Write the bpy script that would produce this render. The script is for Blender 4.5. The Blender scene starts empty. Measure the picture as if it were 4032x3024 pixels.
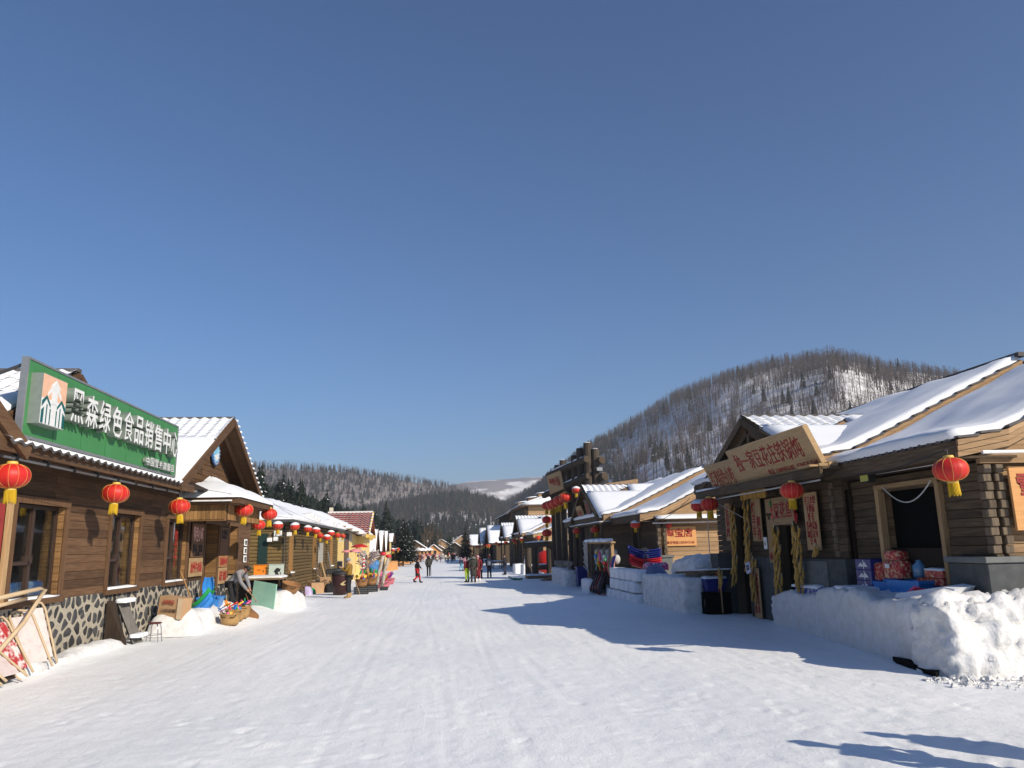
import bpy, bmesh, math, random
import numpy as np
from mathutils import Vector, Matrix, noise
R = math.radians
random.seed(7)
scene = bpy.context.scene
col = scene.collection

# ------------------------------------------------------------------ camera
cam_d = bpy.data.cameras.new('camera')
cam = bpy.data.objects.new('camera', cam_d); col.objects.link(cam)
cam_d.sensor_width = 36.0; cam_d.lens = 27.04
cam_d.clip_start = 0.1; cam_d.clip_end = 12000
YAW, PITCH, ROLL, EYE = R(5.576), R(11.926), 0.022, 2.1
fw = Vector((math.sin(YAW)*math.cos(PITCH), math.cos(YAW)*math.cos(PITCH), math.sin(PITCH)))
r0 = Vector((math.cos(YAW), -math.sin(YAW), 0)); u0 = r0.cross(fw)
rr = r0*math.cos(ROLL) - u0*math.sin(ROLL); uu = r0*math.sin(ROLL) + u0*math.cos(ROLL)
cam.matrix_world = Matrix(((rr.x, uu.x, -fw.x, 0), (rr.y, uu.y, -fw.y, 0), (rr.z, uu.z, -fw.z, EYE), (0, 0, 0, 1)))
scene.camera = cam

# ------------------------------------------------------------------ light
SUN_AZ, SUN_EL = 46.0, 29.0            # light travels to -X and +Y
sd = Vector((-math.cos(R(SUN_EL))*math.cos(R(SUN_AZ)), math.cos(R(SUN_EL))*math.sin(R(SUN_AZ)), -math.sin(R(SUN_EL))))
sun_d = bpy.data.lights.new('sun', 'SUN'); sun_d.energy = 5.0; sun_d.angle = R(0.55); sun_d.color = (1.0, 0.895, 0.735)
sun = bpy.data.objects.new('sun', sun_d); col.objects.link(sun)
sun.rotation_euler = sd.to_track_quat('-Z', 'Y').to_euler()
sun.location = (30, -30, 40)
world = bpy.data.worlds.new('World'); scene.world = world; world.use_nodes = True
wn = world.node_tree.nodes; wl = world.node_tree.links
for n in list(wn): wn.remove(n)
sky = wn.new('ShaderNodeTexSky'); sky.sky_type = 'NISHITA'; sky.sun_disc = False
sky.sun_elevation = R(SUN_EL); sky.sun_rotation = math.atan2(-sd.x, -sd.y)
sky.altitude = 600; sky.air_density = 1.15; sky.dust_density = 1.25; sky.ozone_density = 9.5
bg = wn.new('ShaderNodeBackground'); bg.inputs[1].default_value = 0.098
wo = wn.new('ShaderNodeOutputWorld')
wl.new(sky.outputs[0], bg.inputs[0]); wl.new(bg.outputs[0], wo.inputs[0])
vs = scene.view_settings; vs.view_transform = 'Standard'; vs.look = 'None'; vs.exposure = 0.13; vs.gamma = 1.0
vs.use_curve_mapping = False
scene.cycles.max_bounces = 6; scene.cycles.diffuse_bounces = 3; scene.cycles.glossy_bounces = 3
scene.cycles.transmission_bounces = 4; scene.cycles.volume_bounces = 0; scene.cycles.transparent_max_bounces = 6
scene.cycles.use_denoising = True

# ------------------------------------------------------------------ materials
MATS = {}
def mk(name, c1, c2=None, sc=(1, 1, 1), scale=6.0, rough=0.75, bump=0.0, metal=0.0, rnd=0.0, detail=5.0, lo=0.3, hi=0.7,
       coords='pos', spec=0.3, bdist=0.02):
    if name in MATS: return MATS[name]
    m = bpy.data.materials.new(name); m.use_nodes = True; MATS[name] = m
    nt = m.node_tree; N = nt.nodes; Lk = nt.links
    b = N['Principled BSDF']; b.inputs['Roughness'].default_value = rough; b.inputs['Metallic'].default_value = metal
    b.inputs['Specular IOR Level'].default_value = spec
    if c2 is None: c2 = tuple(x*0.8 for x in c1)
    if coords == 'pos':
        g = N.new('ShaderNodeNewGeometry'); vec = g.outputs['Position']
    else:
        g = N.new('ShaderNodeTexCoord'); vec = g.outputs['Object']
    mp = N.new('ShaderNodeVectorMath'); mp.operation = 'MULTIPLY'; mp.inputs[1].default_value = sc
    Lk.new(vec, mp.inputs[0]); v = mp.outputs[0]
    oi = N.new('ShaderNodeObjectInfo')
    if rnd > 0:
        ad = N.new('ShaderNodeVectorMath'); ad.operation = 'ADD'
        mu = N.new('ShaderNodeMath'); mu.operation = 'MULTIPLY'; mu.inputs[1].default_value = 37.0
        Lk.new(oi.outputs['Random'], mu.inputs[0]); Lk.new(v, ad.inputs[0]); Lk.new(mu.outputs[0], ad.inputs[1]); v = ad.outputs[0]
    nz = N.new('ShaderNodeTexNoise'); nz.inputs['Scale'].default_value = scale; nz.inputs['Detail'].default_value = detail
    nz.inputs['Roughness'].default_value = 0.62
    Lk.new(v, nz.inputs['Vector'])
    rp = N.new('ShaderNodeValToRGB'); rp.color_ramp.elements[0].position = lo; rp.color_ramp.elements[1].position = hi
    rp.color_ramp.elements[0].color = (*c1, 1); rp.color_ramp.elements[1].color = (*c2, 1)
    Lk.new(nz.outputs['Fac'], rp.inputs[0]); colr = rp.outputs[0]
    if rnd > 0:
        mr = N.new('ShaderNodeMapRange'); mr.inputs['To Min'].default_value = 1-rnd; mr.inputs['To Max'].default_value = 1+rnd
        Lk.new(oi.outputs['Random'], mr.inputs['Value'])
        hs = N.new('ShaderNodeHueSaturation'); Lk.new(mr.outputs[0], hs.inputs['Value']); Lk.new(colr, hs.inputs['Color']); colr = hs.outputs[0]
    Lk.new(colr, b.inputs['Base Color'])
    if bump > 0:
        bp = N.new('ShaderNodeBump'); bp.inputs['Strength'].default_value = bump; bp.inputs['Distance'].default_value = bdist
        Lk.new(nz.outputs['Fac'], bp.inputs['Height']); Lk.new(bp.outputs[0], b.inputs['Normal'])
    return m
def wood(name, c1, c2, axis='y', rnd=0.28, rough=0.8, bump=0.5):
    k = {'x': (1.2, 16, 16), 'y': (16, 1.2, 16), 'z': (16, 16, 1.2)}[axis]
    return mk(name, c1, c2, sc=k, scale=1.6, rough=rough, bump=bump, rnd=rnd, detail=6, lo=0.28, hi=0.72, bdist=0.008, spec=0.2)
def plain(name, c, rough=0.6, metal=0.0, spec=0.4, var=0.15):
    return mk(name, c, tuple(x*(1-var) for x in c), scale=9.0, rough=rough, metal=metal, spec=spec, coords='obj')

SNOW = mk('snow', (0.80, 0.82, 0.85), (0.72, 0.74, 0.78), scale=3.0, rough=0.65, bump=0.35, detail=8, bdist=0.03)
SNOWR = mk('rough_snow', (0.74, 0.74, 0.75), (0.60, 0.595, 0.58), scale=4.5, rough=0.8, bump=1.0, detail=9, bdist=0.05)
SNOWROOF = mk('roof_snow', (0.80, 0.82, 0.85), (0.74, 0.76, 0.80), scale=0.8, rough=0.6, bump=0.15, detail=6, bdist=0.05)
DIRTY = mk('dirty_snow', (0.78, 0.77, 0.76), (0.45, 0.42, 0.40), scale=5, rough=0.85, bump=0.9, detail=9, lo=0.45, hi=0.8, bdist=0.04)
BRN_Y = wood('brown_plank_y', (0.068, 0.036, 0.019), (0.138, 0.078, 0.042), 'y', rnd=.34)
BRN_X = wood('brown_plank_x', (0.078, 0.040, 0.021), (0.15, 0.085, 0.045), 'x')
BRN_Z = wood('brown_plank_z', (0.078, 0.040, 0.021), (0.15, 0.085, 0.045), 'z')
HON_X = wood('honey_plank_x', (0.145, 0.075, 0.03), (0.27, 0.15, 0.062), 'x')
HON_Z = wood('honey_plank_z', (0.17, 0.09, 0.034), (0.32, 0.18, 0.07), 'z')
OLV_X = wood('olive_siding_x', (0.115, 0.075, 0.028), (0.22, 0.152, 0.06), 'x', rnd=0.15)
OLV_Y = wood('olive_siding_y', (0.085, 0.056, 0.024), (0.16, 0.108, 0.046), 'y', rnd=0.15)
GRY_Y = wood('weathered_shaded_log_y', (0.045, 0.031, 0.02), (0.125, 0.086, 0.052), 'y')  # darker copy of the log wood, street-side shade put into the colour
GRY_X = wood('weathered_sunlit_log_x', (0.16, 0.098, 0.05), (0.36, 0.235, 0.13), 'x')  # paler copy of the log wood, sunlight put into the colour
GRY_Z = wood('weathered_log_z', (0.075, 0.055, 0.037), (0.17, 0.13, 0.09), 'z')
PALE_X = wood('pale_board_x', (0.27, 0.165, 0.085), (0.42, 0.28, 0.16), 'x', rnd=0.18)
PALE_Y = wood('pale_board_y', (0.27, 0.17, 0.085), (0.42, 0.285, 0.15), 'y', rnd=0.18)
PALE_Z = wood('pale_board_z', (0.30, 0.185, 0.09), (0.46, 0.31, 0.165), 'z', rnd=0.18)
SIGNW = wood('sign_board_y', (0.33, 0.22, 0.115), (0.46, 0.32, 0.175), 'y', rnd=0.08, bump=0.3)
ORNG = wood('orange_board_x', (0.55, 0.27, 0.10), (0.68, 0.36, 0.15), 'x', rnd=0.06, bump=0.3)
DARKW = wood('dark_timber', (0.016, 0.011, 0.008), (0.045, 0.030, 0.02), 'z')
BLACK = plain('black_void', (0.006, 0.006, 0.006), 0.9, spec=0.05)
LOGD = wood('dark_gate_log', (0.028, 0.022, 0.017), (0.085, 0.066, 0.05), 'z', rnd=0.2)
LOGDY = wood('dark_gate_beam', (0.035, 0.027, 0.02), (0.10, 0.08, 0.06), 'y', rnd=0.2)
LOGEND = mk('log_end', (0.085, 0.06, 0.04), (0.04, 0.028, 0.02), scale=20, rough=0.9, bump=0.4)
TILE = mk('dark_tile', (0.06, 0.055, 0.055), (0.11, 0.10, 0.10), scale=8, rough=0.7, rnd=0.2)
REDTILE = mk('red_tile', (0.15, 0.025, 0.018), (0.24, 0.05, 0.03), scale=8, rough=0.6, rnd=0.25)
STONE = mk('dark_stone', (0.022, 0.024, 0.028), (0.07, 0.068, 0.068), scale=9, rough=0.75, bump=0.6, rnd=0.5, detail=7)
MORTAR = mk('mortar', (0.30, 0.265, 0.205), (0.42, 0.375, 0.30), scale=14, rough=0.95, bump=0.5, detail=8)
CONC = mk('dark_render', (0.055, 0.06, 0.062), (0.095, 0.10, 0.10), scale=5, rough=0.9, bump=0.2)
CONCL = mk('grey_render', (0.12, 0.125, 0.125), (0.17, 0.175, 0.17), scale=5, rough=0.9, bump=0.2)
YELW = mk('yellow_plaster', (0.62, 0.46, 0.19), (0.70, 0.53, 0.24), scale=3, rough=0.9, bump=0.1)
CREAM = mk('cream_plaster', (0.55, 0.50, 0.40), (0.62, 0.57, 0.46), scale=3, rough=0.9)
RED = mk('lantern_red', (0.44, 0.014, 0.012), (0.53, 0.024, 0.016), scale=3, rough=0.5, spec=0.35, rnd=0.08)
GOLD = mk('gold_trim', (0.62, 0.40, 0.08), (0.70, 0.48, 0.12), scale=20, rough=0.45, spec=0.5)
TASSEL = mk('yellow_tassel', (0.62, 0.40, 0.02), (0.42, 0.26, 0.01), sc=(60, 60, 2), scale=1.0, rough=0.8, coords='obj', bump=0.6)
GREEN = mk('sign_green', (0.045, 0.19, 0.06), (0.055, 0.215, 0.075), scale=1.5, rough=0.45, spec=0.4)
METAL = plain('grey_metal', (0.34, 0.35, 0.36), 0.45, 0.6)
DMETAL = plain('dark_metal', (0.10, 0.105, 0.11), 0.5, 0.5)
CHROME = plain('chrome', (0.55, 0.55, 0.55), 0.25, 1.0)
WHITE = plain('white_paint', (0.78, 0.78, 0.76), 0.45)
LETTER = plain('letter_white', (0.72, 0.73, 0.72), 0.4)
LSIDE = plain('letter_side', (0.26, 0.30, 0.27), 0.4, 0.3)
CARVED = plain('carved_red', (0.30, 0.022, 0.018), 0.7)
PINKPAINT = plain('pink_paint', (0.75, 0.42, 0.38), 0.6)
INK = plain('black_ink', (0.012, 0.012, 0.013), 0.7)
BROWNFRAME = plain('brown_window_frame', (0.045, 0.026, 0.018), 0.4)
BLUE = plain('blue_plastic', (0.03, 0.22, 0.62), 0.3, spec=0.5)
DBLUE = plain('navy_plastic', (0.012, 0.025, 0.20), 0.35, spec=0.5)
GREENP = plain('green_plastic', (0.01, 0.30, 0.07), 0.3, spec=0.5)
LIME = plain('lime_cloth', (0.42, 0.60, 0.02), 0.8)
REDP = plain('red_plastic', (0.62, 0.02, 0.03), 0.35, spec=0.5)
PINK = plain('pink_plastic', (0.75, 0.12, 0.28), 0.4)
ORANGE = plain('orange_enamel', (0.80, 0.24, 0.02), 0.4)
YELP = plain('yellow_plastic', (0.85, 0.55, 0.03), 0.4)
MINT = mk('mint_enamel', (0.24, 0.47, 0.37), (0.33, 0.55, 0.45), scale=2.0, rough=0.5, coords='obj')
PALEGREEN = plain('pale_green_enamel', (0.47, 0.53, 0.45), 0.5)
CARD = mk('cardboard', (0.36, 0.22, 0.12), (0.43, 0.27, 0.15), scale=5, rough=0.85, coords='obj')
STRAW = mk('basket_straw', (0.48, 0.30, 0.13), (0.30, 0.17, 0.06), sc=(1, 1, 6), scale=14, rough=0.85, bump=0.9, coords='obj')
WICK = mk('wicker_brown', (0.36, 0.19, 0.08), (0.20, 0.09, 0.035), sc=(1, 1, 5), scale=16, rough=0.8, bump=0.9, coords='obj')
CORN = mk('corn_kernels', (0.50, 0.30, 0.07), (0.40, 0.22, 0.045), scale=60, rough=0.55, bump=0.8, rnd=0.2, coords='obj', bdist=0.004)
HUSK = plain('corn_husk', (0.55, 0.46, 0.28), 0.9)
SKIN = plain('skin', (0.50, 0.27, 0.18), 0.55)
HAIR = plain('black_hair', (0.012, 0.010, 0.009), 0.6)
COATB = plain('black_cloth', (0.012, 0.012, 0.015), 0.85)
COATG = plain('olive_cloth', (0.04, 0.04, 0.032), 0.85)
CGREY = plain('grey_cloth', (0.22, 0.22, 0.235), 0.9)
CMUST = plain('mustard_cloth', (0.23, 0.125, 0.015), 0.85)
CRED = plain('red_cloth', (0.50, 0.015, 0.02), 0.85)
CWINE = plain('wine_cloth', (0.16, 0.012, 0.02), 0.85)
CSKY = plain('sky_cloth', (0.10, 0.38, 0.55), 0.85)
CPINK = plain('pink_cloth', (0.60, 0.28, 0.36), 0.85)
CNAVY = plain('navy_cloth', (0.02, 0.028, 0.06), 0.85)
CCREAM = plain('cream_cloth', (0.62, 0.55, 0.45), 0.85)
CTAN = plain('tan_suede', (0.40, 0.25, 0.11), 0.9)
FUR = mk('grey_fur', (0.30, 0.27, 0.24), (0.10, 0.09, 0.08), scale=40, rough=1.0, bump=1.0)
BEIGE = plain('beige_tube', (0.50, 0.38, 0.24), 0.5)
FABRIC = mk('pale_pink_fabric', (0.60, 0.52, 0.50), (0.50, 0.38, 0.37), scale=6, rough=0.9, coords='obj', lo=0.45, hi=0.8)
CABLE = plain('white_cable', (0.55, 0.55, 0.53), 0.6)
BCABLE = plain('black_cable', (0.02, 0.02, 0.02), 0.6)
BARK = mk('bark', (0.06, 0.045, 0.033), (0.12, 0.09, 0.07), sc=(1, 1, 0.2), scale=8, rough=0.95)
NEEDLE = mk('spruce_needles', (0.006, 0.013, 0.010), (0.026, 0.036, 0.024), scale=1.2, rough=0.9, rnd=0.3, spec=0.1)
NEEDLEF = mk('far_needles', (0.007, 0.014, 0.012), (0.024, 0.032, 0.026), scale=0.15, rough=0.95, spec=0.05)
TWIG = mk('bare_twigs', (0.070, 0.055, 0.048), (0.135, 0.105, 0.09), scale=0.08, rough=0.95, spec=0.05)
TWIGR = mk('larch_twigs', (0.11, 0.075, 0.052), (0.17, 0.115, 0.08), scale=0.1, rough=0.95, spec=0.05)
TREESNOW = plain('branch_snow', (0.80, 0.82, 0.86), 0.8)
def glassmat():
    m = bpy.data.materials.new('window_glass'); m.use_nodes = True; b = m.node_tree.nodes['Principled BSDF']
    b.inputs['Base Color'].default_value = (0.8, 0.88, 0.9, 1); b.inputs['Transmission Weight'].default_value = 1.0
    b.inputs['Roughness'].default_value = 0.03; b.inputs['IOR'].default_value = 1.45
    nz = m.node_tree.nodes.new('ShaderNodeTexNoise'); nz.inputs['Scale'].default_value = 1.5
    bp = m.node_tree.nodes.new('ShaderNodeBump'); bp.inputs['Strength'].default_value = 0.04
    m.node_tree.links.new(nz.outputs[0], bp.inputs['Height']); m.node_tree.links.new(bp.outputs[0], b.inputs['Normal'])
    return m
GLASS = glassmat()

# ------------------------------------------------------------------ mesh helpers
class MB:
    def __init__(s): s.v = []; s.f = []; s.m = []; s.cm = 0
    def add(s, vs, fs):
        o = len(s.v); s.v += [tuple(x) for x in vs]; s.f += [tuple(i+o for i in f) for f in fs]; s.m += [s.cm]*len(fs); return s
    def box(s, x0, x1, y0, y1, z0, z1):
        return s.add([(x0,y0,z0),(x1,y0,z0),(x1,y1,z0),(x0,y1,z0),(x0,y0,z1),(x1,y0,z1),(x1,y1,z1),(x0,y1,z1)],
                     [(0,3,2,1),(4,5,6,7),(0,1,5,4),(1,2,6,5),(2,3,7,6),(3,0,4,7)])
    def cbox(s, x0, x1, y0, y1, z0, z1, c=0.006):
        # box with chamfered edges (convex hull of inset faces)
        bm = bmesh.new(); bmesh.ops.create_cube(bm, size=1.0)
        bmesh.ops.scale(bm, vec=(x1-x0, y1-y0, z1-z0), verts=bm.verts)
        bmesh.ops.translate(bm, vec=((x0+x1)/2, (y0+y1)/2, (z0+z1)/2), verts=bm.verts)
        bmesh.ops.bevel(bm, geom=bm.edges[:], offset=c, segments=1, affect='EDGES')
        return s.bm(bm)
    def bm(s, bm):
        bm.verts.index_update(); s.add([v.co[:] for v in bm.verts], [[v.index for v in f.verts] for f in bm.faces]); bm.free(); return s
    def beam(s, p, q, w, h, up=(0, 0, 1)):
        p = Vector(p); q = Vector(q); d = (q-p).normalized(); u = Vector(up)
        if abs(d.dot(u)) > 0.99: u = Vector((1, 0, 0))
        sx = d.cross(u).normalized()*w/2; sz = sx.cross(d).normalized()*h/2
        vs = [p-sx-sz, p+sx-sz, p+sx+sz, p-sx+sz, q-sx-sz, q+sx-sz, q+sx+sz, q-sx+sz]
        return s.add(vs, [(0,1,2,3),(7,6,5,4),(0,4,5,1),(1,5,6,2),(2,6,7,3),(3,7,4,0)])
    def cyl(s, p, q, r0, r1=None, n=10, caps=True, wob=0.0):
        r1 = r0 if r1 is None else r1
        return s.tube([p, q], [r0, r1], n, caps, wob)
    def tube(s, pts, rad, n=8, caps=True, wob=0.0):
        pts = [Vector(p) for p in pts]; k = len(pts)
        if not hasattr(rad, '__len__'): rad = [rad]*k
        vs = []; fs = []; pv = None
        for i, p in enumerate(pts):
            d = (pts[min(i+1, k-1)] - pts[max(i-1, 0)])
            d = d.normalized() if d.length > 1e-9 else Vector((0, 0, 1))
            if pv is None:
                a = Vector((0, 0, 1)) if abs(d.z) < 0.9 else Vector((1, 0, 0)); pv = d.cross(a).normalized()
            else:
                pv = (pv - d*pv.dot(d)).normalized()
            w = d.cross(pv)
            for j in range(n):
                t = 2*math.pi*j/n; r = rad[i]*(1+wob*random.uniform(-1, 1))
                vs.append(p + pv*(r*math.cos(t)) + w*(r*math.sin(t)))
        for i in range(k-1):
            for j in range(n):
                a = i*n+j; b = i*n+(j+1) % n; fs.append((a, b, b+n, a+n))
        if caps: fs.append(tuple(range(n-1, -1, -1))); fs.append(tuple((k-1)*n+j for j in range(n)))
        return s.add(vs, fs)
    def lathe(s, prof, n=16, c=(0, 0, 0), lobes=0, amp=0.0, sq=None):
        vs = []; fs = []; k = len(prof)
        for r, z in prof:
            for j in range(n):
                t = 2*math.pi*j/n; q = r*(1+amp*(abs(math.sin(lobes*t/2))-0.5) if lobes else 1)
                x, y = q*math.cos(t), q*math.sin(t)
                if sq: x *= sq[0]; y *= sq[1]
                vs.append((c[0]+x, c[1]+y, c[2]+z))
        for i in range(k-1):
            for j in range(n):
                a = i*n+j; b = i*n+(j+1) % n; fs.append((a, b, b+n, a+n))
        if prof[0][0] > 1e-6: fs.append(tuple(range(n-1, -1, -1)))
        if prof[-1][0] > 1e-6: fs.append(tuple((k-1)*n+j for j in range(n)))
        return s.add(vs, fs)
    def prism(s, poly, d):   # poly: 3D points (planar), extruded along vector d
        k = len(poly); d = Vector(d); poly = [Vector(p) for p in poly]
        return s.add(poly+[p+d for p in poly], [tuple(range(k-1, -1, -1)), tuple(range(k, 2*k))] + [(i, (i+1) % k, k+(i+1) % k, k+i) for i in range(k)])
    def ball(s, c, r, n=8, m=6, sc=(1, 1, 1)):
        prof = [(max(1e-7, r*math.sin(math.pi*i/m)), -r*math.cos(math.pi*i/m)) for i in range(m+1)]
        o = len(s.v); s.lathe(prof, n)
        for i in range(o, len(s.v)):
            x, y, z = s.v[i]; s.v[i] = (c[0]+x*sc[0], c[1]+y*sc[1], c[2]+z*sc[2])
        return s
    def grid(s, fn, nu, nv):
        vs = [fn(i/nu, j/nv) for j in range(nv+1) for i in range(nu+1)]
        return s.add(vs, [(j*(nu+1)+i, j*(nu+1)+i+1, (j+1)*(nu+1)+i+1, (j+1)*(nu+1)+i) for j in range(nv) for i in range(nu)])
    def xf(s, M, start=0):
        for i in range(start, len(s.v)): s.v[i] = tuple(M @ Vector(s.v[i]))
        return s
    def mesh(s, name, mats, smooth=False):
        me = bpy.data.meshes.new(name); me.from_pydata(s.v, [], s.f)
        if not isinstance(mats, (list, tuple)): mats = [mats]
        for m in mats: me.materials.append(m)
        if len(mats) > 1: me.polygons.foreach_set('material_index', s.m)
        if smooth: me.polygons.foreach_set('use_smooth', [True]*len(s.f))
        me.update(); return me
    def build(s, name, mats, parent=None, smooth=False, kind=None, label=None):
        return obj(name, s.mesh(name, mats, smooth), parent, kind, label)
def obj(name, me, parent=None, kind=None, label=None):
    o = bpy.data.objects.new(name, me); col.objects.link(o)
    if parent is not None:
        o.parent = parent; o.matrix_parent_inverse = Matrix(parent.get('_inv', IDM)) if '_inv' in parent else Matrix()
    if kind: o['kind'] = kind
    if label: o['label'] = label
    return o
IDM = [list(r) for r in Matrix()]
WINV = {}
def thing(name, label, cat, loc=(0, 0, 0), group=None):
    # an Empty at the base; parts are modelled in world coordinates
    o = bpy.data.objects.new(name, None); col.objects.link(o); o.location = loc; o.empty_display_size = 0.2
    tag(o, label, cat, group); WINV[o.name] = Matrix.Translation(-Vector(loc)); return o
def part(mb, name, mats, parent, smooth=False, kind=None, label=None):
    me = mb.mesh(name, mats, smooth) if isinstance(mb, MB) else mb
    o = bpy.data.objects.new(name, me); col.objects.link(o)
    o.parent = parent
    p = parent
    while p.name not in WINV and p.parent is not None: p = p.parent
    if parent.name in WINV: o.matrix_parent_inverse = WINV[parent.name]
    if kind: o['kind'] = kind
    if label: o['label'] = label
    return o
def tag(o, label=None, cat=None, group=None, kind=None):
    if label: o['label'] = label
    if cat: o['category'] = cat
    if group: o['group'] = group
    if kind: o['kind'] = kind
    return o
def proto(name):       # an Empty at the origin for a thing modelled in its own coordinates
    o = bpy.data.objects.new(name, None); col.objects.link(o); o.empty_display_size = 0.2; return o
def place(o, loc, rz=0.0, s=1.0, rx=0.0, ry=0.0):
    o.location = loc; o.rotation_euler = (rx, ry, rz); o.scale = (s, s, s) if not hasattr(s, '__len__') else s; return o
def copy_tree(o, parent=None):
    c = o.copy(); col.objects.link(c); c.parent = parent
    if parent is not None: c.matrix_parent_inverse = o.matrix_parent_inverse
    for ch in KIDS.get(o.name, o.children): copy_tree(ch, c)
    return c
KIDS = {}
USED = set()
def use(p, label, cat, group=None):
    # first use takes the prototype itself, later uses copy it with its parts
    if p.name in USED:
        o = copy_tree(p)
    else:
        USED.add(p.name); KIDS[p.name] = list(p.children)
        for c in p.children_recursive: KIDS[c.name] = list(c.children)
        o = p
    for k in ('label', 'category', 'group'):
        if k in o: del o[k]
    return tag(o, label, cat, group)
def recolour(o, name, mat):
    for c in o.children_recursive:
        if c.name.split('.')[0] == name:
            c.material_slots[0].link = 'OBJECT'; c.material_slots[0].material = mat
def fbm(p, oct=4, H=0.9, lac=2.1): return noise.fractal(Vector(p), H, lac, oct)
def smoothstep(a, b, x):
    t = min(1, max(0, (x-a)/(b-a))); return t*t*(3-2*t)
def gz(x, y):
    z = -0.0045*min(185, max(0, y-15))
    z += 0.30*smoothstep(-5.0, -6.6, x)*smoothstep(21.5, 25, y)*(1-smoothstep(33, 40, y))
    z += 0.10*smoothstep(-6.8, -7.6, x)*smoothstep(12, 15, y)*(1-smoothstep(19, 22, y))
    return z
def text_mesh(body, mat, size=1.0, extrude=0.01, bold=0.0, res=2, spacing=1.0, shear=0.0, vertical=False, sidemat=None):
    cu = bpy.data.curves.new('t', 'FONT'); cu.body = body; cu.size = size; cu.extrude = extrude; cu.offset = bold
    cu.resolution_u = res; cu.align_x = 'CENTER'; cu.align_y = 'CENTER'; cu.space_character = spacing; cu.shear = shear
    cu.space_line = 0.95
    ob = bpy.data.objects.new('t', cu); col.objects.link(ob)
    dg = bpy.context.evaluated_depsgraph_get()
    me = bpy.data.meshes.new_from_object(ob.evaluated_get(dg))
    bpy.data.objects.remove(ob); bpy.data.curves.remove(cu)
    me.materials.clear(); me.materials.append(mat)
    if sidemat:
        me.materials.append(sidemat)
        for p in me.polygons: p.material_index = 0 if p.normal.z > 0.5 else 1
    return me
def fit(me, w, h):
    co = np.empty(len(me.vertices)*3); me.vertices.foreach_get('co', co); co = co.reshape(-1, 3)
    if len(co) == 0: return me
    lo = co.min(0); hi = co.max(0); c = (lo+hi)/2
    co[:, 0] = (co[:, 0]-c[0])*w/max(1e-6, hi[0]-lo[0]); co[:, 1] = (co[:, 1]-c[1])*h/max(1e-6, hi[1]-lo[1])
    me.vertices.foreach_set('co', co.ravel()); me.update(); return me
def basis(o, c, right, up):
    r = Vector(right).normalized(); u = Vector(up).normalized(); n = r.cross(u).normalized(); u = n.cross(r)
    M = Matrix(((r.x, u.x, n.x, c[0]), (r.y, u.y, n.y, c[1]), (r.z, u.z, n.z, c[2]), (0, 0, 0, 1)))
    o.matrix_basis = M; return o
def lettering(body, parent, c, right, up, w, h, mat, name='lettering', extrude=0.006, bold=0.0, sidemat=None, brush=0.0, res=1):
    me = fit(text_mesh(body, mat, extrude=extrude, bold=bold, res=res, sidemat=sidemat), w, h)
    if brush:
        co = np.empty(len(me.vertices)*3); me.vertices.foreach_get('co', co); co = co.reshape(-1, 3)
        a = co.copy(); f = 5.0/h
        co[:, 0] += brush*h*np.sin(a[:, 1]*f+a[:, 0]*f*0.7); co[:, 1] += brush*h*np.sin(a[:, 0]*f*1.3+1.0) + brush*1.2*a[:, 0]*np.sin(a[:, 0]*f*0.4)*0
        me.vertices.foreach_set('co', co.ravel())
    o = part(me, name, mat, parent); basis(o, c, right, up); return o
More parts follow.
